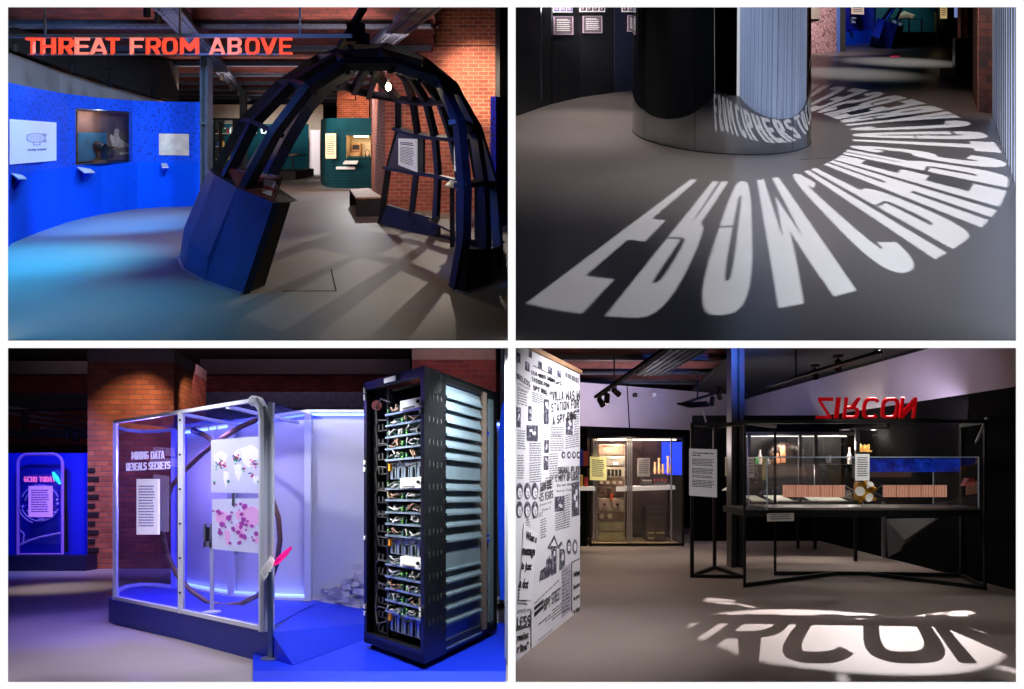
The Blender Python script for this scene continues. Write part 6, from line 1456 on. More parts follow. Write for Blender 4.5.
    for a_, b_ in ((731.5, 736), (739.5, 744.5)): m.box(X(a_, y), X(b_, y), y, y+.25, 0, 3.5)
    m.box(X(735, y), X(741, y), y+.1, y+.13, 0, 3.5)
    m.build('steel_column', M['columnsteel'], kind='structure')
    # ---- triangular open frame with text panel
    t = thing(r, 'tube_stand', 'tall black triangular open frame carrying the white satellite text panel beside the column', 'frame', G(692, 578))
    c0, c1, c2 = G(692, 577.6), G(714.5, 568.8), G(743, 578.5); h0 = Z(424, c0.y)
    up = Vector((0, 0, h0))
    for c in (c0, c1): m = MB(r); m.bar(c, c+up, .045); m.build('post', M['frameblack'], t)
    for p, q in ((c0, c1), (c1, c2), (c2, c0)):
        m = MB(r); m.bar(p+Vector((0, 0, .025)), q+Vector((0, 0, .025)), .045); m.build('floor_rail', M['frameblack'], t)
        m = MB(r); m.bar(p+up, q+up, .045); m.build('top_rail', M['frameblack'], t)
    yy = c0.y-.05; s, t2 = notice(r, 'notice_board', 'white panel headed The secret satellite that never was, on the triangular black frame', 'text panel', [P(689.5, 448.5, yy), P(717, 449.5, yy), P(717, 497.5, yy), P(689.5, 495.5, yy)], face=mat('lit_panel_white', S(222, 215, 222), .8, emit=.2), lines=(1,), ink=M['paper'])
    for o in list(t2.children):
        if o.name.startswith('printed'): bpy.data.objects.remove(o)
    m = MB(r); s.text(m, 'The secret satellite that', .09, .065, .88, .105, bold=.04); s.text(m, 'never was', .09, .125, .4, .155, bold=.04)
    for v0, n in ((.21, 5), (.41, 4), (.56, 2), (.66, 5)): s.lines(m, .09, v0, .9, v0+.032*n, n, int(v0*100), .45)
    m.build('printed_text', M['ink'], t2)
    for a_, b_, t_, bt, y, lb in ((725.5, 730.5, 457, 476, 11.6, 'small cream notice left of the column, behind the open frame'),):
        notice(r, 'small_notice', lb, 'text panel', [P(a_, t_, y), P(b_, t_, y), P(b_, bt, y), P(a_, bt, y)], lines=(5,), face=mat('cream_notice', S(205, 195, 150), .8, emit=.12))
    # ---- zircon display frame
    zircon(r)
    # ---- glazed cases behind
    back_cases(r)
    # grey sheet standing for the lit, reflecting part of a glass pane
    m = MB(r); m.prism([P(886, 519, 10.9), P(938, 518, 9.9), P(905, 540, 10.4), P(900, 551, 10.5), P(888, 557, 10.9)], (.02, .02, 0)); m.build('lit_pane_part', mat('grey_sheet', S(70, 74, 80), .5), label='grey lit part of a glass pane under the right end of the satellite case', cat='sheet')
    # ---- gobo throwing the white satellite disc; the sign itself throws its shadow into it
    L = Vector((5.49, 10.26, 3.55))
    disc = [(689, 628), (690.5, 622), (703, 616.5), (724, 612.5), (744, 610.5), (763, 609.5), (790, 609.2), (815, 610), (831, 611), (870, 613.5), (906, 618), (940, 622), (964, 626.5), (982, 632), (994, 638.5), (1003, 646), (1005.5, 653), (1002, 659), (994, 664), (980, 669), (959, 673), (935, 674.5), (909, 675), (875, 674), (843, 672), (805, 668), (768, 663), (740, 655), (720.5, 646.6), (705, 641), (695, 636.6)]
    arms = [[(707, 597.5), (735, 600), (732.5, 605), (704.5, 601.5)], [(736, 604.4), (737.5, 603), (757, 607.6), (753, 608.4)], [(914, 615.9), (943, 612.2), (945, 613.6), (917, 617.2)], [(961+14*math.cos(2*math.pi*i/18), 614+3.6*math.sin(2*math.pi*i/18)) for i in range(18)], [(838.5, 673.4), (846, 674), (848, 690), (840, 690)], [(996, 668), (1000.5, 665), (1030, 673.5), (1030, 677)]]
    cut = [[G(*p) for p in disc]]+[[G(*p) for p in a_] for a_ in arms]
    def inner(l):    # nudge arm outlines clear of the disc
        return l
    gobo(r, L, G(835, 640), .16, cut, [], .11, 'stencil_projector', 'spotlight projector above the satellite case throwing a white disc on the floor')
    point(r, L, 3700, (1, .97, 1), .001)
    t = thing(r, 'spotlight', 'bright glaring ceiling spotlight above the satellite case', 'spotlight', P(879, 351, 10.55))
    c = P(879, 351.8, 10.55)
    m = MB(r); m.tube([c+Vector((0, .1, .1)), c], [.03, .05], 14); m.build('barrel', M['track'], t); m = MB(r); m.blob(c+Vector((0, -.01, -.01)), .035, .02, .035, 12, 8); m.build('lens', mat('glare_lens', (1, 1, 1, 1), .5, emit=16, ecol=(.95, 1, 1, 1)), t)

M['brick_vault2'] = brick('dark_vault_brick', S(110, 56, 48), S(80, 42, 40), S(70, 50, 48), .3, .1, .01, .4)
M['columnsteel'] = mat('dark_column_steel', S(44, 46, 54), .4, .2, var=.15)

def newspaper(r, S0, b, ztop):
    """cuttings printed over the wall: laid out in wall units, s along the wall, z up"""
    y0 = r.cast(516, [(S0.x, S0.y), (b.x, b.y)])
    a = Vector((((516-512)/FPX)*y0, y0)); d = b-a; n = Vector((d.y, -d.x)).normalized()
    # wall face as a Surf: u from px516 to px580, v from the top
    s = Surf(r, (a.x, a.y, ztop), (b.x, b.y, ztop), (b.x, b.y, 0), (a.x, a.y, 0))
    if s.n.dot(Vector((n.x, n.y, 0))) < 0: s.n = -s.n
    def uv(px, py):
        y = r.cast(px, [(a.x, a.y), (b.x, b.y)]); z = r.h-(py-r.H)/FPX*y
        return ((Vector((((px-512)/FPX)*y, y))-a).length/d.length, 1-z/ztop)
    ink = MB(r); grey = MB(r); photo = MB(r); white = MB(r); pm = MB(r); tint = MB(r)
    heads = []; pics = []; papers = []
    def quadpx(mb, pts, off):
        if mb is photo: mb = MB(r); pics.append(mb)
        elif mb is ink: mb = MB(r); heads.append(mb)
        elif mb is white and off < .0065: mb = MB(r); papers.append(mb)
        mb.prism([s.at(*uv(*p), off) for p in pts], -s.n*.0015)
    def tx(mb, t, x0, y0_, x1, y1_, slope=0.0, bold=.02, off=.006, lean=0.0):
        f = tmesh(t, bold)
        if mb is ink: mb = MB(r); heads.append(mb)
        def to3(u, v): px = x0+(x1-x0)*u+lean*(v-.5); py = y1_-(y1_-y0_)*v+slope*(u); return s.at(*uv(max(516.3, min(579.7, px)), py), off)
        mb.flat(f, to3)
    def hd(t_, x0, y0_, x1, y1_, slope=0.0):
        mb = MB(r); heads.append(mb); tot = sum(GW.get(c, 1)+.2 for c in t_)-.2; x = 0
        for c in t_:
            w_ = GW.get(c, 1)
            if c != ' ':
                A_, B_ = x/tot, (x+w_)/tot
                def to3(p, v_, A_=A_, B_=B_): px = x0+(x1-x0)*(A_+(B_-A_)*p); py = y1_-(y1_-y0_)*v_+slope*(px-x0)/(x1-x0); return s.at(*uv(max(516.3, min(579.7, px)), py), .006)
                add_glyph(mb, c, to3, None, .32 if c not in 'MWN' else .28, .17)
            x += w_+.2
    q = random.Random(21)
    def column(x0, y0_, x1, y1_, slope, n, mb=None, fill=.4):
        mb = mb or grey
        for i in range(n):
            yy = y0_+(y1_-y0_)*i/n; x = x0; h = (y1_-y0_)/n*fill
            while x < x1-.6:
                w = q.uniform(1.2, 3.6); e = min(x+w, x1-q.uniform(0, 1.2) if x+w > x1 else x+w)
                f = lambda px: slope*(px-x0)
                mb.add([s.at(*uv(x, yy+f(x)), .004), s.at(*uv(e, yy+f(e)), .004), s.at(*uv(e, yy+h+f(e)), .004), s.at(*uv(x, yy+h+f(x)), .004)], [[0, 1, 2, 3]]); x = e+.5
    sl = lambda py: .52-(py-374)/236*1.32*1.0   # slope of a level line at that height near px 580
    # headline blocks
    hd('LLA WAS WIRELES', 531, 370, 561, 374.5, 11); hd('TATION FOR', 531, 376.5, 549, 381, 7.5); hd('SPY RIN', 532.5, 385, 546, 390, 5)
    hd('IRELESS', 516.5, 373, 529.5, 378.5, 9)
    tx(grey, 'under neutral', 517, 382, 529, 384, 6); tx(grey, 'flying "by"', 517, 386, 528, 388, 6)
    quadpx(white, [(547, 393), (579.5, 386), (579.5, 409), (551, 424)], .003)
    hd('"VILLA WAS W', 549, 391.5, 579.3, 401, -1); hd('STATION FOR', 550.5, 403.5, 578.5, 412.5, -4.5); hd('A SPY RING"', 552, 416.5, 578.5, 425.5, -7.5)
    # rows of small portraits along the top
    for x0, y0_, w, h in ((516.5, 352, 3.4, 10), (525, 361, 4, 9), (538, 361, 3.6, 6.5), (548, 366, 3.6, 7), (557, 369.5, 3.6, 7), (528.5, 350, 3, 7)):
        quadpx(photo, [(x0, y0_), (x0+w, y0_+w*.5), (x0+w, y0_+h+w*.5), (x0, y0_+h)], .005)
    # photographs
    for x0, y0_, w, h, k in ((516.2, 407, 4.2, 20, .15), (528, 406, 3.2, 15, .12), (543.5, 399, 5, 25, .1), (526.5, 425, 11, 16, .05), (565.5, 418, 7, 17, .0), (544, 440, 4.5, 13, 0), (543.5, 456, 4.5, 14, 0), (554.5, 497, 9.5, 15, -.15), (571.5, 483, 7.5, 34, -.25)):
        quadpx(photo, [(x0, y0_), (x0+w, y0_+w*k), (x0+w, y0_+h+w*k), (x0, y0_+h)], .004)
        for j in range(3): xx = x0+w*q.uniform(.2, .5); yy = y0_+h*q.uniform(.1, .6); quadpx(white, [(xx, yy), (xx+w*.3, yy), (xx+w*.25, yy+h*.18), (xx, yy+h*.15)], .007)
    # ring of faces
    for x in (563, 568.5, 573.5, 578): 
        for mb, rr, o in ((photo, 1.9, .005), (white, .9, .008)): mb.prism([s.at(*uv(min(579.6, x+rr*math.cos(.7*j)), 455+rr*2*math.sin(.7*j)), o) for j in range(9)], -s.n*.001)
    for row, yy in enumerate((491, 508)):
        for x in (519, 527, 534.5):
            for mb, rr, rh, dy, o in ((photo, 3.4, 8.6, 0, .005), (white, 2.2, 5.2, 1.8, .008)): mb.prism([s.at(*uv(max(516.2, x+rr*math.cos(.7*j)), yy+row*1.5+dy+rh*math.sin(.7*j)), o) for j in range(9)], -s.n*.001)
            for ex, ey, ew, eh in ((-1.2, .3, .7, .7), (.7, .3, .7, .7), (-.7, 4.2, 1.5, .6), (-.15, 1.5, .4, 1.6)): ink.prism([s.at(*uv(max(516.2, x+ex+a1), yy+row*1.5+ey+b1), .011) for a1, b1 in ((0, 0), (ew, 0), (ew, eh), (0, eh))], -s.n*.001)
    hd('SIGNAL PLAN', 557.5, 467, 579, 474, -1); hd('C MITY OF LIGHT', 555, 475, 579, 482, -2)
    tx(grey, 'Six on death in', 556, 484, 578, 487, -2.5); tx(grey, 'Rue by Carpathian', 556, 490, 578, 493, -3)
    hd('GUN DIE', 539.5, 483, 551, 492, -3.5); hd('-25 YEARS', 538, 494, 552.5, 502, -4)
    tx(grey, 'prepare with', 539, 504, 551, 507, -3.5); tx(grey, 'Times 2', 541, 509, 550, 512, -3)
    # text columns
    for x0, y0_, x1, y1_, k, nn in ((517, 389, 527, 405, .3, 6), (532, 392, 543, 402, .35, 5), (517, 430, 525, 450, .1, 8), (529, 443, 541, 462, .0, 8), (517, 455, 524, 480, 0, 10), (529, 463, 541, 484, -.1, 9), (550, 427, 564, 452, -.0, 11), (552, 432, 561, 437, 0, 3), (574, 412, 579, 436, -.2, 10), (565, 437, 579, 450, -.2, 6), (549, 454, 558, 480, -.1, 11), (545, 478, 553, 490, -.2, 5), (555, 514, 565, 532, -.3, 8), (563, 496, 570, 530, -.3, 14), (526, 520, 530, 545, -.4, 10), (532, 515, 543, 520, -.3, 3), (540, 520, 546, 540, -.4, 8), (565, 372, 579, 384, .5, 1), (533, 365, 558, 368, .5, 1), (546, 393, 553, 397, .2, 2)):
        column(x0, y0_, x1, y1_, k, nn)
    # dot story
    quadpx(white, [(523, 524), (537, 533), (531, 600), (518.5, 600)], .006)
    for i, (w_, x0, x1, y0_, y1_) in enumerate((('When a', 525, 536, 531, 539), ('message', 521, 534, 548, 558), ('is just', 520.5, 530.5, 562, 572), ('a dot', 518.5, 527.5, 578, 588))): tx(ink, w_, x0, y0_, x1, y1_, 4.5 if i == 0 else 1, .05, .009, lean=1.2)
    # cut-out house drawing
    hs = [[(539, 581), (540, 571), (546, 566), (546, 560), (552, 552), (552, 572), (548, 577)], [(547, 548), (554, 535), (558, 547), (556, 549), (556, 573), (551, 576), (551, 550)], [(556, 548), (561, 541), (564.5, 552), (564.5, 566), (559, 571), (559, 549)]]
    for h in hs: quadpx(photo, h, .005)
    for h in ([(550, 546), (553.5, 539), (556, 546)], [(559, 549), (561, 544), (563, 549)], [(549, 553), (550.5, 552), (550.5, 558), (549, 559)], [(557, 553), (558.3, 552.5), (558.3, 560), (557, 561)], [(553, 551), (554.5, 551), (554.5, 556), (553, 556)], [(561, 555), (563, 554.5), (563, 560), (561, 561)]): quadpx(white, h, .008)
    # portrait pair
    for x in (568.5, 574.5):
        for mb, rr, rh, o in ((photo, 2.5, 8, .005), (white, 1.5, 4.2, .008)): mb.prism([s.at(*uv(x+rr*math.cos(.7*j), 547+rh*math.sin(.7*j)), o) for j in range(9)], -s.n*.001)
    for y_ in (545, 552): quadpx(ink, [(567.5, y_), (569.5, y_-.4), (569.5, y_+.4), (567.5, y_+.9)], .01)
    # lower cuttings
    quadpx(ink, [(534, 607), (543, 599), (543, 602.5), (534, 610.5)], .005); quadpx(ink, [(534, 612.5), (543, 604.5), (543, 608), (534, 617)], .005)
    hd('SPY', 543.5, 600, 549.5, 611, -4.5); hd('STREET', 551, 593, 560, 605, -6)
    column(534, 603, 560, 606, -.95, 1); column(552, 610, 563, 622, -.8, 4); column(545, 618, 552, 624, -.8, 2)
    quadpx(tint, [(561.5, 569), (570.5, 563), (570.5, 610), (561.5, 618)], .004); column(562, 571, 570, 615, -.6, 12, ink, .5)
    for i, w_ in enumerate(('What', 'Became', 'is just', 'a dot')): tx(ink, w_, 573, 573+12*i, 579.4, 579+12*i-1, -4, .05)
    for l in ([(571, 563), (571.5, 563), (571.5, 612), (571, 612)], [(571, 562), (579.5, 558), (579.5, 559), (571, 563)]): quadpx(ink, l, .006)
    column(517.5, 586, 527, 606, .1, 6, ink, .35)
    hd('LESS', 516.5, 617, 530, 628, -2.5); tx(grey, 'currently now', 516.5, 609, 530, 614, -2)
    tx(ink, 'reenlist:', 516.5, 634, 528, 641, -3, .05); tx(ink, 'r line"', 516.5, 645, 528, 653, -4, .05)
    for l in ([(516.2, 629), (530.5, 625), (530.5, 626), (516.2, 630)], [(530.2, 610), (530.8, 610), (530.8, 650), (530.2, 650)]): quadpx(ink, l, .006)
    column(538, 624, 546, 627, -.8, 1, ink); column(538, 640, 552, 642, -.8, 1)
    for i in range(26):
        x = q.uniform(517, 575); y_ = q.uniform(375, 640); w = q.uniform(2, 5)
    # the mounted cuttings belong to the wall covering
    t = thing(r, 'newspaper_print', 'oversized black and white newspaper cuttings covering the wall at the left', 'print', (a.x, a.y, 0))
    for o_ in papers: o_.build('cutting_paper', M['paperwhite'], t)
    for o_ in heads: o_.build('headline', M['ink'], t)
    for o_ in pics: o_.build('photograph', M['halftone'], t)
    for mb_, nm_, mt_ in ((white, 'photo_highlights', 'paperwhite'), (grey, 'small_print', 'greyink'), (photo, 'portrait_heads', 'halftone'), (ink, 'fine_print', 'ink')):
        mb_.build(nm_, M[mt_], t, kind='stuff')
    tint.build('tinted_cutting', mat('tinted_cutting', S(190, 182, 198), .8), t)
M['paperwhite'] = mat('cutting_paper', S(244, 243, 246), .85)
M['halftone'] = patterned('halftone_photo', S(62, 60, 74), S(165, 163, 180), 16, .52, .8, width=.06)

def dial_row(m, r, xs, z, y, rad, z2=None):
    for x in xs: m.tube([(x, y, z), (x, y-.03, z)], rad, 14)

def tall_cabinet(r):
    P, G = r.P, r.G; y = 13.7; X = lambda px, y=13.7: (px-512)/FPX*y; Z = lambda py, y=13.7: r.h-(py-r.H)/FPX*y
    x0, x1, zt, dp = X(590.5), X(683), Z(436), 1.3
    t = thing(r, 'glass_cabinet', 'tall black-framed glass cabinet of wireless equipment in the middle distance', 'display case', ((x0+x1)/2, y, 0))
    m = MB(r)
    for xx in (x0, x1):
        for yy in (y, y+dp): m.bar((xx, yy, 0), (xx, yy, zt), .04)
    for z in (.035, zt-.035):
        for yy in (y, y+dp): m.bar((x0, yy, z), (x1, yy, z), .04)
        for xx in (x0, x1): m.bar((xx, y, z), (xx, y+dp, z), .04)
    m.build('frame', M['frameblack'], t)
    m = MB(r); m.box(x0, x1, y+dp, y+dp+.02, .05, zt); m.build('back_panel', mat('cabinet_back', S(74, 52, 46), .35, .3, var=.6, vscale=2.5), t)
    m = MB(r); m.prism([(x0, y-.01, .05), (x1, y-.01, .05), (x1, y-.01, zt-.05), (x0, y-.01, zt-.05)], (0, .01, 0)); m.build('front_pane', M['glass'], t)
    m = MB(r)
    for px in (594, 596.5, 628, 630, 632, 672): m.box(X(px), X(px)+.025, y+.1, y+.14, .05, zt-.05)
    m.build('inner_upright', M['alu'], t)
    m = MB(r); m.box(x0, x1, y+.02, y+dp, .03, .04); m.build('base_board', mat('lit_base', S(200, 170, 120), .6), t)
    m = MB(r); m.box(X(595), X(680), y+.3, y+.34, Z(440), Z(438)); m.build('lamp_strip', mat('warm_strip', (1, .85, .6, 1), .5, emit=1.6, ecol=(1, .8, .55, 1)), t)
    # wireless rack at left
    yy = y+.35; rx0, rx1 = X(597.5, yy), X(626, yy); Zz = lambda py: Z(py, yy)
    t2 = thing(r, 'wireless_rack', 'tall cream wireless rack with dials and round tape reels inside the glass cabinet', 'radio equipment', ((rx0+rx1)/2, yy, .04))
    m = MB(r); m.box(rx0, rx1, yy+.12, yy+.6, .07, Zz(444)); m.build('cabinet_body', M['radiocream'], t2)
    def unit(py0, py1, mt, nm): m = MB(r); m.box(rx0+.02, rx1-.02, yy+.05, yy+.12, Zz(py1), Zz(py0)); m.build(nm, M[mt], t2, bevel=.008)
    unit(444, 455, 'radiobrown', 'valve_unit'); unit(456, 466, 'radiogrey', 'meter_unit'); unit(467.5, 478, 'radiocream', 'switch_unit'); unit(479, 486, 'radiobrown', 'dial_unit'); unit(487, 497, 'radiobrown', 'tape_unit'); unit(498, 512, 'radiocream', 'reel_unit'); unit(513, 520, 'radiobrown', 'dial_unit'); unit(522, 531, 'radiogreen', 'drawer_unit'); unit(532, 541, 'radiogreen', 'drawer_unit')
    m = MB(r)
    for i in range(6): m.box(rx0+.06+.075*i, rx0+.11+.075*i, yy+.03, yy+.05, Zz(476), Zz(469.5))
    m.build('meter_windows', M['black'], t2)
    m = MB(r); dial_row(m, r, [rx0+.08+.13*i for i in range(4)], Zz(482.5), yy+.05, .035); dial_row(m, r, [rx0+.09, rx0+.25], Zz(516.5), yy+.05, .05); m.build('dials', M['radiocream'], t2)
    m = MB(r); dial_row(m, r, [rx0+.14, rx0+.4], Zz(504.5), yy+.05, .105); m.build('tape_reels', M['radiopink'], t2)
    m = MB(r); dial_row(m, r, [rx0+.14, rx0+.4], Zz(504.5), yy+.015, .03); dial_row(m, r, [rx0+.12, rx0+.25], Zz(491), yy+.04, .04); dial_row(m, r, [rx0+.28], Zz(526.5), yy+.05, .012); dial_row(m, r, [rx0+.28], Zz(536.5), yy+.05, .012); m.build('reel_hubs', M['brown'], t2)
    m = MB(r); m.box(rx0+.26, rx0+.31, yy+.0, yy+.05, Zz(500), Zz(494)); m.build('orange_tag', M['redorange'], t2)
    m = MB(r); m.box(rx0+.12, rx0+.34, yy+.03, yy+.05, Zz(446.6), Zz(445)); m.build('red_lamp_row', mat('red_lamp', S(230, 40, 30), .5, emit=.8), t2)
    m = MB(r); m.box(rx0+.32, rx0+.42, yy+.03, yy+.05, Zz(465), Zz(462)); m.box(rx0+.27, rx0+.4, yy+.03, yy+.05, Zz(458.5), Zz(457)); m.build('pale_label', M['paper'], t2)
    # black unit at right on floor
    yy = y+.4; a, b = X(646, yy), X(666, yy); Zz = lambda py: Z(py, yy)
    t2 = thing(r, 'radio_receiver', 'black radio receiver cabinet with rows of small knobs, standing low inside the glass cabinet', 'radio equipment', ((a+b)/2, yy, .04))
    m = MB(r); m.box(a, b, yy, yy+.5, .07, Zz(507)); m.build('case', M['radiodark'], t2, bevel=.01)
    m = MB(r); q = random.Random(5)
    for i in range(4):
        for j in range(5): c = (a+.05+.075*j, yy, Zz(511+6*i)); m.tube([c, (c[0], c[1]-.02, c[2])], .014, 8)
    m.build('knobs', M['radiobrown'], t2)
    m = MB(r); m.box(a+.03, a+.17, yy-.01, yy, Zz(533.5), Zz(532)); m.box(a+.21, b-.03, yy-.01, yy, Zz(533.5), Zz(532)); m.box(a+.04, a+.16, yy-.01, yy, Zz(539), Zz(537.5)); m.build('pale_strips', M['radiocream'], t2)
    # white shelf
    m = MB(r); m.prism([P(617, 487, y+.3), P(675, 485.5, y+.3), P(675.5, 489.5, y+.3), P(616.5, 491.5, y+.3)], (0, .6, 0)); m.build('lit_shelf', mat('shelf_white', S(230, 222, 215), .5, emit=.3), label='long white glass-topped shelf across the middle of the glass cabinet', cat='shelf')
    for (p0, p1, t_, b_, mt, nm, lb) in ((642, 652, 475, 486, 'radiodark', 'morse_set', 'left dark radio set standing on the white shelf in the glass cabinet'), (653, 667, 474, 486, 'radiodark', 'transmitter_set', 'wide dark radio set with red marks standing on the white shelf in the glass cabinet')):
        yy = y+.45; m = MB(r); t2 = thing(r, nm, lb, 'radio', (X(p0, yy), yy, Z(b_, yy)))
        m.box(X(p0, yy), X(p1, yy), yy, yy+.3, Z(b_, yy), Z(t_, yy)); m.build('case', M[mt], t2, bevel=.01)
        m = MB(r)
        for j in range(4): c = (X(p0+1.5+j*(p1-p0-3)/3, yy), yy, Z((t_+b_)/2, yy)); m.tube([c, (c[0], c[1]-.02, c[2])], .018, 8)
        m.build('knobs', M['red'] if p0 > 650 else M['radiocream'], t2)
    m = MB(r); yy = y+.6
    for px, h in ((655, 12), (659, 16), (663, 10), (668, 18), (671, 9)): m.lathe((X(px, yy), yy, Z(474, yy)), [(.02, 0), (.03, .05), (.02, h/FPX*yy*.8), (.03, h/FPX*yy)], 8)
    m.build('glass_valves', mat('valve_glow', S(235, 180, 120), .4, emit=.3), label='row of small glowing glass valves above the radio sets in the cabinet', cat='valves', kind='stuff')
    m = MB(r); yy = y+1.1; a, b = P(662, 475, yy), P(682, 442, yy); m.box(a.x, b.x, yy, yy+.03, a.z, b.z); m.build('blue_reflection', mat('blue_glow', S(30, 60, 230), .6, emit=.75, ecol=S(30, 70, 255)), label='blue reflected glow in the upper right of the glass cabinet', cat='screen')  # glowing sheet put where the glass reflects blue light
    yy = y-.12
    notice(r, 'cream_notice', 'yellowish text notice on the left edge of the tall glass cabinet', 'text panel', [P(590, 456.5, yy), P(606.5, 457.5, yy), P(606.5, 480.5, yy), P(590, 480, yy)], face=mat('yellow_lit', S(225, 215, 150), .8, emit=.45, ecol=S(215, 205, 130)), lines=(9,))
    yy = y+.2
    notice(r, 'grey_notice', 'grey text notice hanging in the middle of the tall glass cabinet', 'text panel', [P(637.5, 458, yy), P(650, 458, yy), P(650, 476.5, yy), P(637.5, 476.5, yy)], face=mat('grey_lit', S(190, 178, 172), .8, emit=.15), lines=(7,))
M['radiocream'] = mat('radio_cream', S(205, 190, 160), .6, var=.12); M['radiobrown'] = mat('radio_brown', S(120, 92, 78), .6, var=.25, vscale=12); M['radiogrey'] = mat('radio_grey', S(150, 142, 128), .6, var=.15)
M['radiogreen'] = mat('radio_olive', S(150, 148, 112), .6, var=.1); M['radiodark'] = mat('radio_dark', S(42, 32, 30), .5, var=.2); M['radiopink'] = mat('reel_pink', S(196, 168, 152), .5); M['redorange'] = mat('red_orange', S(220, 70, 25), .5, emit=.1)

def zircon(r):
    P, G = r.P, r.G; X = lambda px, y: (px-512)/FPX*y; Z = lambda py, y: r.h-(py-r.H)/FPX*y
    yf = 9.16; xl, xr = X(744.5, yf), X(987.5, 8.9); zt = 2.16; zb = Z(510, yf)
    t = thing(r, 'tube_display_stand', 'long black tube stand and shelf carrying the satellite case and upside-down sign', 'display frame', ((xl+xr)/2, yf, 0))
    A, B = Vector((xl, yf, 0)), Vector((xr, 8.95, 0)); Cc, D = G(961.5, 577), G(775, 575); E = G(836, 575)
    for p, w_ in ((A, .03), (B, .03), (Cc, .04), (D, .03)): m = MB(r); m.bar(p, p+Vector((0, 0, zt)), w_); m.build('post', M['frameblack'], t)
    k = Vector((0, 0, .03))
    for p, q in ((A, E), (E, Cc), (G(868, 575.5), B), (Cc, B), (D, E)): m = MB(r); m.bar(p+k, q+k, .05); m.build('floor_rail', M['frameblack'], t)
    m = MB(r); m.bar(A+Vector((0, 0, zt)), B+Vector((0, 0, zt)), .08, .04); m.bar(Cc+Vector((0, 0, zt)), B+Vector((0, 0, zt)), .05); m.bar(A+Vector((0, 0, zt)), D+Vector((0, 0, zt)), .05); m.build('top_rail', M['frameblack'], t)
    m = MB(r); m.bar(P(970, 457, 10.1), P(987, 418, 9.1), .03); m.build('diagonal_brace', M['alu'], t)
    m = MB(r); xs0, xs1 = X(746, yf), X(981, yf); m.box(xs0, xs1, yf-.02, yf+1.0, zb-.09, zb); m.build('shelf', M['frameblack'], t)
    for px, py, mt in ((798, 548.7, 'frameblack'), (815, 549, 'frameblack'), (855.5, 561, 'frameblack'), (884, 557.5, 'alu')):
        g = G(px, py); m = MB(r); m.bar(g, Vector((g.x, g.y, zb-.05)), .045 if mt != 'alu' else .06); m.build('leg', M[mt], t)
    # glass case
    z0, z1 = zb, Z(457, yf); gx0, gx1 = X(768, yf), X(980, yf); yb = yf+.75
    t2 = thing(r, 'glass_case', 'long clear glass case holding the satellite model on the black shelf', 'display case', ((gx0+gx1)/2, yf, zb))
    m = MB(r); a, b, c, d = (gx0, yf+.03), (gx1, yf+.03), (gx1-.16, yb), (gx0, yb)
    for p, q in ((a, b), (b, c), (c, d), (d, a)): m.add([(p[0], p[1], z0), (q[0], q[1], z0), (q[0], q[1], z1), (p[0], p[1], z1)], [[0, 1, 2, 3]])
    m.add([(a[0], a[1], z1), (b[0], b[1], z1), (c[0], c[1], z1), (d[0], d[1], z1)], [[0, 1, 2, 3]])
    m.build('panes', M['glass'], t2)
    m = MB(r)
    for p, q in ((a, b), (b, c), (c, d), (d, a)): m.bar((p[0], p[1], z1), (q[0], q[1], z1), .012)
    for p in (a, b, c, d): m.bar((p[0], p[1], z0), (p[0], p[1], z1), .012)
    m.bar((b[0], b[1], z0), (c[0], c[1], z0), .012)
    m.build('polished_edges', mat('glass_edge', S(150, 165, 180), .3, emit=.12), t2)
    m = MB(r); m.box(gx0, gx1, yf+.02, yb, z0, z0+.03); m.build('base_board', mat('case_base_grey', S(120, 112, 108), .5), t2)
    m = MB(r); a_ = P(870, 472, yb-.03); b_ = P(960, 459, yb-.03); m.box(a_.x, b_.x, yb-.03, yb-.02, a_.z, b_.z); m.build('blue_lit_strip', patterned('blue_lit_band', S(6, 22, 120), S(18, 70, 220), 7, .42, .5, width=.25, emit=.45), t2)
    # satellite
    y = yf+.33; t3 = thing(r, 'satellite_model', 'model satellite with gold body, white dishes and two long copper solar wings', 'model', P(864, 503, y))
    c = P(864, 491.5, y)
    m = MB(r); m.hexa([(c.x-.11, y-.1, c.z-.12), (c.x+.1, y-.1, c.z-.12), (c.x+.1, y+.1, c.z-.12), (c.x-.11, y+.1, c.z-.12)], [(c.x-.1, y-.09, c.z+.13), (c.x+.09, y-.09, c.z+.13), (c.x+.09, y+.09, c.z+.13), (c.x-.1, y+.09, c.z+.13)]); m.build('body', M['gold'], t3, bevel=.02)
    m = MB(r)
    for dx, dz in ((-.09, -.13), (.1, -.1), (-.02, .12), (.1, .04), (-.1, .08)): m.blob((c.x+dx, y-.08, c.z+dz), .035, .03, .03, 8, 5)
    m.build('gold_boxes', M['gold'], t3)
    for (px, py, rx_, tilt, nm) in ((859.8, 491.3, .062, (-.15, -1, .05), 1), (868.8, 497.4, .058, (.25, -1, -.2), 2), (870, 484.3, .05, (.35, -1, 1.1), 3)):
        p = P(px, py, y-.13); d = Vector(tilt).normalized(); m = MB(r)
        e = d.cross(Vector((0, 0, 1))).normalized(); g = e.cross(d); vs = []; n = 20
        for q, (rr, dd) in enumerate(((.15, -.02), (.6, -.012), (1, .012), (1.03, .008), (.6, -.025), (.15, -.035))): vs += [p+(e*math.cos(2*math.pi*k_/n)+g*math.sin(2*math.pi*k_/n))*rx_*rr+d*dd for k_ in range(n)]
        fs = [[i*n+k_, i*n+(k_+1) % n, (i+1)*n+(k_+1) % n, (i+1)*n+k_] for i in range(5) for k_ in range(n)]+[list(range(n))]
        m.add(vs, fs); m.bar(p-d*.02, p-d*.09, .02); m.build('dish', mat('dish_white', S(245, 240, 230), .5, emit=.25), t3)
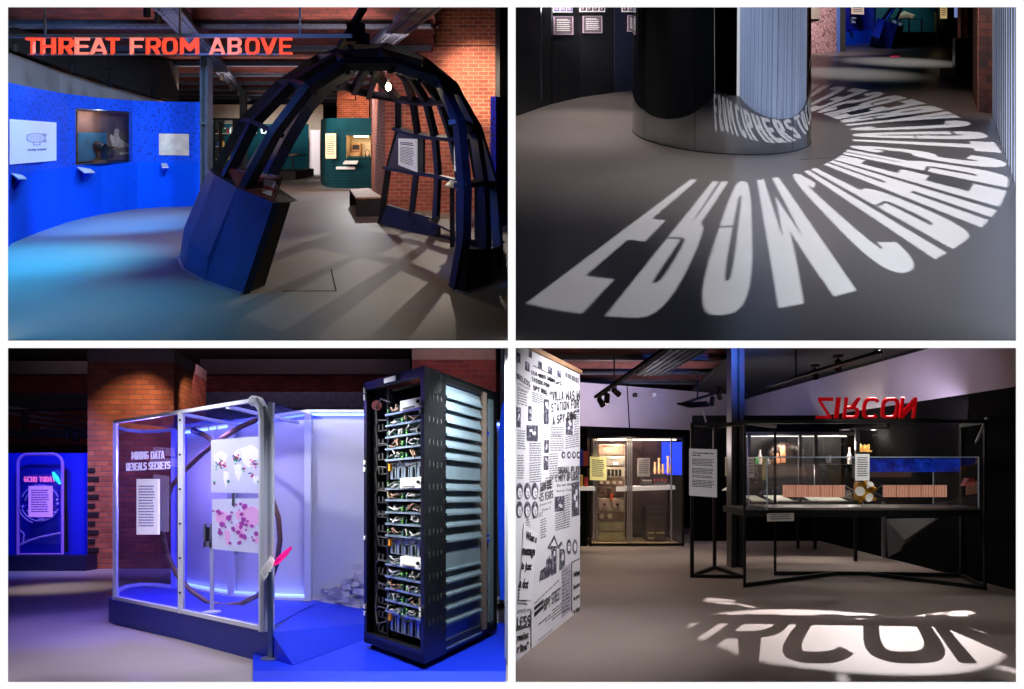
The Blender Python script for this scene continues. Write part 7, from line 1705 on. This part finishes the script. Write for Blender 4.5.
    for sx, (pa, pb) in ((-1, (783, 844.5)), (1, (883, 946.5))):
        m = MB(r); a_, b_ = P(pa, 497, y), P(pb, 485, y); wing = m.box(a_.x, b_.x, y-.01, y+.01, a_.z, b_.z).build('solar_wing', M['solar'], t3)
        m = MB(r)
        for i in range(1, 24): x = a_.x+(b_.x-a_.x)*i/24; m.box(x-.002, x+.002, y-.013, y-.01, a_.z, b_.z)
        for i in range(0, 7): z = a_.z+(b_.z-a_.z)*i/6; m.box(a_.x, b_.x, y-.013, y-.01, z-.0015, z+.0015)
        for i in range(1, 5): x = a_.x+(b_.x-a_.x)*i/5; m.box(x-.004, x+.004, y-.014, y-.01, a_.z, b_.z)
        m.build('cell_grid', M['solarline'], t3)
        m = MB(r); xi = b_.x if sx < 0 else a_.x; xo = c.x+sx*.1
        m.bar((xi, y, b_.z), (xo+sx*.02, y, c.z), .008); m.bar((xi, y, a_.z), (xo+sx*.02, y, c.z), .008); m.bar((xi, y, a_.z), (xi, y, b_.z), .014); m.bar((xo+sx*.06, y, c.z+.04), (xo, y, c.z-.08), .006); m.bar((xo+sx*.02, y, c.z), (c.x, y, c.z), .01)
        m.build('wing_strut', M['alu'], t3)
    m = MB(r); m.bar((c.x, y+.03, z0+.03), (c.x, y+.03, c.z-.1), .014); m.build('support_rod', M['alu'], t3)
    # panel behind the model, captions
    s, _ = notice(r, 'notice_board', 'white text panel standing above the middle of the satellite case', 'text panel', [P(855.5, 454, yf-.02), P(869.5, 454, yf-.02), P(869.5, 480.5, yf-.02), P(855.5, 480.5, yf-.02)], th=.01, face=mat('bright_sheet', S(235, 235, 235), .8, emit=.25), lines=(9,))
    notice(r, 'caption', 'small white caption hanging below the left end of the satellite case shelf', 'caption', [P(767.5, 513.5, yf-.05), P(794, 513, yf-.05), P(794, 521, yf-.05), P(767.5, 521.5, yf-.05)], lines=(3,))
    m = MB(r); a_, b_ = P(962, 486, yb-.15), P(979, 478, yb-.15)
    m.hexa([(a_.x, yb-.2, a_.z), (b_.x-.03, yb-.2, a_.z), (b_.x-.03, yb-.1, a_.z), (a_.x, yb-.1, a_.z)], [(a_.x+.06, yb-.2, b_.z), (b_.x-.06, yb-.2, b_.z-.01), (b_.x-.06, yb-.1, b_.z-.01), (a_.x+.06, yb-.1, b_.z)]); m.blob((b_.x-.05, yb-.15, b_.z+.02), .03, .03, .04, 8, 6); m.build('red_reflection', mat('dull_red_lit', S(150, 40, 45), .5, emit=.12), label='small dull red ornament of the sign at the right end inside the satellite case', cat='reflection')  # red solid put where the glass mirrors the sign
    for px, w_, lb in ((925, 18, 'left pale leaflet lying behind the right solar wing'), (957, 14, 'right pale leaflet lying at the end of the satellite case')):
        m = MB(r); a_ = P(px-w_/2, 502, yf+.4); b_ = P(px+w_/2, 502, yf+.4); m.prism([(a_.x, yf+.3, z0+.034), (b_.x, yf+.3, z0+.034), (b_.x-.05, yf+.5, z0+.034), (a_.x+.1, yf+.5, z0+.034)], (0, 0, .004)); m.build('leaflet', mat('blue_grey_leaflet', S(140, 150, 180), .7), label=lb, cat='leaflet', group='leaflets in the satellite case')
    # sign: letters stand upside down on the top rail and lean towards the viewer
    t4 = thing(r, 'letter_sign', 'six red letters standing upside down on the top rail above the satellite case', 'sign', (X(868, 9.2), 9.2, zt))
    pos = {'Z': (817, 832, 833, 818), }
    rows = [('Z', 816.5, 831, 0), ('I', 834.5, 838.5, 0), ('R', 843, 858.5, 0), ('C', 862, 878.5, 0), ('O', 880.5, 898, 0), ('N', 899.5, 915, 0)]
    y0_, y1_, zz0, zz1 = 9.2, 8.84, 2.2, 2.45
    for ch, a_, b_, _ in rows:
        m = MB(r)
        def to3(u, v):   # v=1 (the letter's head) is at the rail
            k = 1-v; y = y0_+(y1_-y0_)*k; px = a_+(b_-a_)*u+2.6*(k); z = zz0+(zz1-zz0)*k
            return Vector((X(px, y), y, z))
        add_glyph(m, ch, to3, (0, .03, .01), .17 if ch != 'I' else .3, .145, mx=.2); m.build('letter', M['signred'], t4)
    m = MB(r); m.bar((X(815, 9.2), 9.2, 2.2), (X(935, 9.2), 9.15, 2.2), .03, .02); m.build('bottom_rail', M['frameblack'], t4)
    m = MB(r)
    for a_, b_ in ((826, 836), (853, 863), (875, 885), (893, 900), (905, 910)): m.box(X(a_, 9.14), X(b_, 9.14), 9.13, 9.16, 2.165, 2.185)
    m.build('foot_plates', M['alu'], t4)
M['signred'] = mat('sign_red', S(215, 14, 26), .85, spec=.1, emit=.22, ecol=S(225, 16, 26))

def back_cases(r):
    P = r.P; y = 12.2; X = lambda px, y=12.2: (px-512)/FPX*y; Z = lambda py, y=12.2: r.h-(py-r.H)/FPX*y
    zt, zb, zm = Z(433), Z(502), Z(464)
    t = thing(r, 'glass_cabinet', 'wide dark glass cabinet with two shelves of spy equipment seen behind the satellite case', 'display case', (X(800), y, zb))
    m = MB(r)
    for px, w in ((748, .05), (799, .05), (815, .05), (857, .05)): m.box(X(px), X(px)+w, y, y+.05, zb-.1, zt)
    m.box(X(746), X(860), y, y+.05, zt-.03, zt+.02); m.box(X(746), X(860), y, y+.05, zb-.04, zb); m.build('frame', M['framegrey'], t)
    m = MB(r); m.box(X(748), X(858), y+.05, y+.7, zm-.012, zm); m.build('glass_shelf', mat('shelf_edge', S(120, 130, 135), .3, emit=.06), t)
    m = MB(r); m.box(X(748), X(858), y+.05, y+.7, zb-.02, zb); m.build('base', mat('cabinet_base', S(70, 66, 62), .5), t)
    m = MB(r); m.box(X(746), X(860), y+.7, y+.73, zb-.05, zt); m.build('back_panel', mat('cab_back', S(46, 42, 42), .5, var=.5, vscale=2.5), t)
    m = MB(r); m.prism([(X(748), y-.005, zb), (X(857), y-.005, zb), (X(857), y-.005, zt), (X(748), y-.005, zt)], (0, .006, 0)); m.build('pane', M['glass'], t)
    m = MB(r); m.box(X(752), X(855), y+.3, y+.33, zt-.05, zt-.04); m.build('lamp_strip', mat('cool_strip', (1, 1, 1, 1), .5, emit=1.2, ecol=(1, .93, .8, 1)), t)
    t = thing(r, 'framed_case', 'narrow steel-framed glass case with a gold object, right of the wide dark cabinet', 'display case', (X(872), y-.2, zb-.3))
    m = MB(r); x0, x1, z0, z1 = X(856.5, 12), X(888.5, 12), Z(500, 12), Z(428.5, 12)
    for a, b in (((x0, z0), (x0, z1)), ((x1, z0), (x1, z1)), ((x0, z1), (x1, z1)), ((x0, z0), (x1, z0))): m.bar((a[0], 12, a[1]), (b[0], 12, b[1]), .045)
    for a, b in ((x0, x1),):
        for z in (z0, z1): m.bar((a, 12, z), (a, 12.6, z), .03); m.bar((b, 12, z), (b, 12.6, z), .03)
    m.build('frame', M['framegrey'], t)
    m = MB(r); m.prism([(x0, 11.99, z0), (x1, 11.99, z0), (x1, 11.99, z1), (x0, 11.99, z1)], (0, .006, 0)); m.build('pane', M['glass'], t)
    m = MB(r); a, b = P(860, 452, 12.3), P(872, 443, 12.3); m.box(a.x, b.x, 12.3, 12.45, a.z, a.z+.03)
    for i in range(6): m.lathe((a.x+.02+i*.033, 12.37, a.z+.03), [(.018, 0), (.02, .05+.02*(i % 3)), (.008, .09+.02*(i % 2))], 8)
    m.build('gold_figures', mat('gold_lit', S(215, 165, 90), .4, emit=.3), label='row of small gold figures in the narrow steel-framed case', cat='figures')
    m = MB(r); a, b = P(879, 470, 12.3), P(883.5, 467, 12.3); m.box(a.x, b.x, 12.3, 12.34, a.z, b.z); m.bar(((a.x+b.x)/2, 12.32, a.z-.3), ((a.x+b.x)/2, 12.32, a.z), .01); m.build('blue_tag', mat('pale_blue_tag', S(120, 160, 190), .6, emit=.2), label='small pale blue tag at the right of the narrow steel-framed case', cat='tag')
    # contents, each by itself, some brightened by a little emission
    yy = y+.35; Zs = lambda py: Z(py, yy); Xx = lambda px: X(px, yy)
    def bagm(px, z, w, h, mt, nm, lb, cat):
        m = MB(r); t = thing(r, nm, lb, cat, (Xx(px), yy, z)); x = Xx(px)
        m.hexa([(x-w/2, yy-.1, z), (x+w/2, yy-.1, z), (x+w/2, yy+.1, z), (x-w/2, yy+.1, z)], [(x-w*.42, yy-.07, z+h), (x+w*.42, yy-.07, z+h), (x+w*.42, yy+.07, z+h), (x-w*.42, yy+.07, z+h)]); m.build('body', mt, t, bevel=.02)
        m = MB(r); m.tube([(x-w*.25, yy, z+h), (x-w*.2, yy, z+h+.06), (x+w*.2, yy, z+h+.06), (x+w*.25, yy, z+h)], .012, 6); m.build('handle', M['black'], t)
    # coat on a form
    x = Xx(784); t = thing(r, 'leather_coat', 'dark brown draped leather coat hanging in the upper left of the wide cabinet', 'coat', (x, yy, zm))
    m = MB(r); prof = [(.13, 0), (.17, .08), (.15, .2), (.17, .3), (.1, .38), (.05, .4)]; m.lathe((x, yy, zm), prof, 14, 1.3, .6); m.tube([(x-.15, yy, zm+.33), (x-.27, yy-.04, zm+.2), (x-.24, yy-.06, zm+.08)], [.05, .045, .035], 8); m.tube([(x+.15, yy, zm+.33), (x+.3, yy-.04, zm+.22), (x+.28, yy-.06, zm+.1)], [.05, .045, .035], 8); m.build('coat_body', M['leatherdark'], t, smooth=True)
    m = MB(r); m.prism([(x-.1, yy-.14, zm+.02), (x-.02, yy-.14, zm+.02), (x-.03, yy-.12, zm+.33), (x-.12, yy-.12, zm+.3)], (0, .02, 0)); m.build('lining', M['brownlit'], t)
    bagm(775.5, zm, .17, .2, M['brownlit'], 'leather_case', 'tan upright leather case in the upper left of the wide cabinet', 'case')
    for k, (px, h, c, lb) in enumerate(((760, .26, S(230, 205, 190), 'pale pink slim bottle at the far left of the wide cabinet'), (757, .14, S(40, 150, 70), 'small green bottle at the far left of the wide cabinet'), (768.5, .12, S(230, 225, 210), 'small white jar left of the tan leather case'), (790, .1, S(230, 225, 210), 'small white pot in front of the draped coat'), (849.5, .3, S(235, 215, 205), 'tall slim pale bottle at the right of the upper cabinet shelf'), (830, .16, S(70, 80, 100), 'dark flask in the middle of the upper cabinet shelf'))):
        m = MB(r); m.lathe((Xx(px), yy, zm), [(.035, 0), (.04, h*.5), (.02, h*.7), (.018, h*.95), (.022, h)], 12); m.build(('bottle', 'bottle', 'jar', 'pot', 'bottle', 'flask')[k], mat('vessel', c, .4, emit=.18), label=lb, cat=('bottle', 'bottle', 'jar', 'pot', 'bottle', 'flask')[k])
    for px, w, h, mt, nm, lb in ((775, .5, .24, 'darkmod', 'camera_rig', 'dark tangled camera rig on the lower left of the wide cabinet'),):
        t = thing(r, nm, lb, 'camera', (Xx(px), yy, zb)); x = Xx(px)
        m = MB(r); m.box(x-.14, x+.1, yy-.06, yy+.1, zb+.08, zb+.24); m.build('body', M[mt], t, bevel=.015)
        m = MB(r); m.tube([(x-.02, yy-.06, zb+.17), (x-.02, yy-.16, zb+.17)], .06, 14); m.tube([(x+.14, yy, zb+.2), (x+.28, yy-.05, zb+.3)], .02, 8); m.tube([(x-.15, yy, zb+.2), (x-.28, yy-.02, zb+.12)], .03, 8); m.build('lens', M['steel'], t)
        m = MB(r); [m.bar((x+dx*.3, yy, zb+.1), (x+dx, yy+dy, zb), .014) for dx, dy in ((-.2, -.1), (.2, -.1), (0, .15))]; m.build('tripod', M['steel'], t)
    bagm(826.5, zm-.0, .12, .1, M['black'], 'small_bag', 'small black bag in the middle of the upper cabinet shelf', 'bag')
    t = thing(r, 'typewriter', 'black portable typewriter on the lower right of the wide cabinet', 'typewriter', (Xx(836), yy, zb)); x = Xx(836)
    m = MB(r); m.hexa([(x-.15, yy-.15, zb), (x+.15, yy-.15, zb), (x+.15, yy+.1, zb), (x-.15, yy+.1, zb)], [(x-.14, yy-.13, zb+.05), (x+.14, yy-.13, zb+.05), (x+.14, yy+.1, zb+.17), (x-.14, yy+.1, zb+.17)]); m.build('body', M['black'], t, bevel=.015)
    m = MB(r); m.tube([(x-.19, yy+.05, zb+.19), (x+.19, yy+.05, zb+.19)], .03, 10); m.build('platen', M['darkmod'], t)
    m = MB(r)
    for i in range(3):
        for j in range(8): m.lathe((x-.11+.032*j, yy-.13+.05*i, zb+.055+.03*i), [(.01, 0), (.01, .012)], 6)
    m.build('keys', M['paper'], t)
    for px, w, h, c, nm, lb in ((822, .08, .28, S(200, 190, 180), 'upright_card', 'pale upright card left of the typewriter'), (826, .05, .2, S(200, 60, 70), 'red_box', 'small red upright box left of the typewriter'), (848.5, .1, .2, S(120, 110, 105), 'photo_frame', 'small grey photo frame right of the typewriter')):
        m = MB(r); x = Xx(px); m.prism([(x-w/2, yy-.05, zb), (x+w/2, yy-.05, zb), (x+w/2, yy+.02, zb+h), (x-w/2, yy+.02, zb+h)], (0, .02, 0)); m.prism([(x-w*.35, yy-.05, zb+.02), (x+w*.35, yy-.05, zb+.02), (x+w*.35, yy+.012, zb+h*.9), (x-w*.35, yy+.012, zb+h*.9)], (0, -.006, 0)); m.build(nm, mat(nm, c, .7, emit=.12), label=lb, cat=('card', 'box', 'frame')[(px > 823)+(px > 840)])
    y2 = 11.3; xs = [(752, 767, 493.5, 499), (774, 794, 494, 500), (812, 848, 495, 501.5)]
    for k, (a, b, t_, bt) in enumerate(xs):
        m = MB(r); zz = Z(500, y2); pa, pb = X(a, y2), X(b, y2); m.prism([(pa, y2, zz-.02), (pb, y2, zz-.02), (pb-.06, y2+.35, zz+.05), (pa-.05, y2+.35, zz+.05)], (0, 0, .008)); m.build('sloping_caption', mat('caption_lit', S(190, 190, 175), .7), label=('leftmost', 'middle', 'widest right-hand')[k]+' of the white sloping caption sheets in front of the wide cabinet', cat='caption', group='sloping caption sheets')
    notice(r, 'small_notice', 'narrow white notice at the left end of the wide cabinet beside the frame post', 'text panel', [P(748, 457, 11), P(754, 457, 11), P(754, 477.5, 11), P(748, 477.5, 11)], face=mat('notice_lit', S(205, 195, 190), .8, emit=.15), lines=(5,))
    m = MB(r); a = X(722, 11.9); m.prism([P(724, 489, 11.6), P(731, 486, 11.9), P(731, 490.5, 11.9), P(722, 490.5, 11.6)], (0, 0, .01)); m.build('lit_caption', mat('cl2', S(220, 215, 200), .7, emit=.3), label='pale sloping caption glowing left of the blue-lit column', cat='caption')
M['framegrey'] = mat('frame_grey', S(84, 82, 84), .4, .4); M['leatherdark'] = mat('dark_leather', S(40, 28, 24), .5, var=.3); M['brownlit'] = mat('tan_leather', S(176, 118, 82), .6, emit=.12)

def lights_BR():
    r = BR; P, G = r.P, r.G; X = lambda px, y: (px-512)/FPX*y
    spot(r, (1.7, 6.6, 2.85), (.45, 7.0, 1.6), 210, (.95, .93, 1), 120, 1, .1)       # newspaper wall
    spot(r, (1.3, 5.5, 2.45), (.2, 6.3, 1.2), 70, (.95, .93, 1), 110, 1, .1)
    spot(r, (1.5, 6.2, 2.8), (1.5, 7.0, 0), 36, (1, .9, .85), 110, 1, .2)
    spot(r, (1.2, 9.8, 3.2), (1.3, 10.4, 0), 120, (1, .78, .62), 90, 1, .2)
    spot(r, (2.0, 12.2, 3.3), (2.3, 12.6, 0), 110, (1, .9, .8), 80, 1, .1)
    spot(r, (3.4, 7.0, 2.95), (3.2, 7.6, 0), 42, (1, .92, .88), 120, 1, .2)
    spot(r, (5.78, 10.4, 3.52), (3.4, 7.2, 0), 120, (1, .93, .9), 100, .6, .012)      # softer flood beside the projector
    area(r, (2.4, 13.8, 2.6), (2.4, 16, 3.1), 45, (.85, .75, 1), 2.5, .4)
    area(r, (5.6, 10.8, 2.6), (6.4, 11.5, 3.0), 11, (.85, .72, 1), 2.5, .4)
    spot(r, (4.6, 9.0, 3.0), (6.4, 10.5, 3.0), 26, (.85, .75, 1), 80, 1, .1)
    area(r, (1.5, 10.5, 2.9), (1.5, 11.5, 3.7), 7, (1, .7, .6), 2, 1)
    spot(r, (3.3, 9.8, 2.9), (X(738, 10.9), 10.9, 3.1), 420, (.08, .22, 1), 70, 1, .05)
    # cabinets
    spot(r, (2.3, 13.4, 2.2), (1.9, 14.3, .8), 140, (1, .82, .6), 100, 1, .05)
    point(r, (X(612, 14), 13.95, 2.05), 60, (1, .8, .6), .05)
    point(r, (X(650, 14), 13.95, 1.9), 26, (.9, .85, 1), .05)
    point(r, (X(780, 12.4), 12.3, 1.95), 22, (1, .9, .8), .04); point(r, (X(838, 12.4), 12.3, 1.95), 22, (1, .9, .8), .04)
    for px in (770, 806, 842): point(r, (X(px, 12.3), 12.3, 1.48), 9, (1, .92, .85), .03)
    point(r, (X(872, 12.3), 12.2, 2.1), 10, (1, .9, .8), .04)
    # satellite
    spot(r, (4.5, 8.3, 2.9), (X(864, 9.5), 9.5, 1.3), 90, (1, .95, .88), 60, .8, .03)
    spot(r, (5.9, 12.2, 3.3), (5.8, 11.6, 0), 180, (1, .9, .85), 60, .9, .05)
    spot(r, (4.4, 12, 3.3), (4.2, 12.0, 0), 120, (1, .9, .8), 60, .9, .05)
def camera():
    cd = bpy.data.cameras.new('camera'); cd.sensor_fit = 'HORIZONTAL'; cd.sensor_width = 36; cd.lens = FPX/1024*36
    cd.shift_y = -(344.5-HZ)/1024; cd.clip_end = 200; cd.clip_start = .05
    o = bpy.data.objects.new('camera', cd); C.objects.link(o); o.location = (0, 0, CZ); o.rotation_euler = (R(90), 0, 0)
    sc = bpy.context.scene; sc.camera = o
    w = bpy.data.worlds.new('world'); sc.world = w; w.use_nodes = True; w.node_tree.nodes['Background'].inputs[0].default_value = (0, 0, 0, 1); w.node_tree.nodes['Background'].inputs[1].default_value = 0
    sc.view_settings.view_transform = 'Standard'; sc.view_settings.look = 'None'; sc.view_settings.exposure = 0; sc.view_settings.gamma = 1; sc.view_settings.use_curve_mapping = False
    sc.cycles.use_denoising = True; sc.cycles.max_bounces = 7; sc.cycles.diffuse_bounces = 3; sc.cycles.glossy_bounces = 4; sc.cycles.transparent_max_bounces = 24
    sc.cycles.sample_clamp_indirect = 3; sc.cycles.caustics_reflective = False; sc.cycles.caustics_refractive = False
    sc.cycles.use_light_tree = True
shell()
for fn in ('gallery_dome', 'gallery_cipher', 'gallery_server', 'gallery_satellite', 'lights_TL', 'lights_TR', 'lights_BL', 'lights_BR'):
    if fn in globals(): globals()[fn]()
camera()
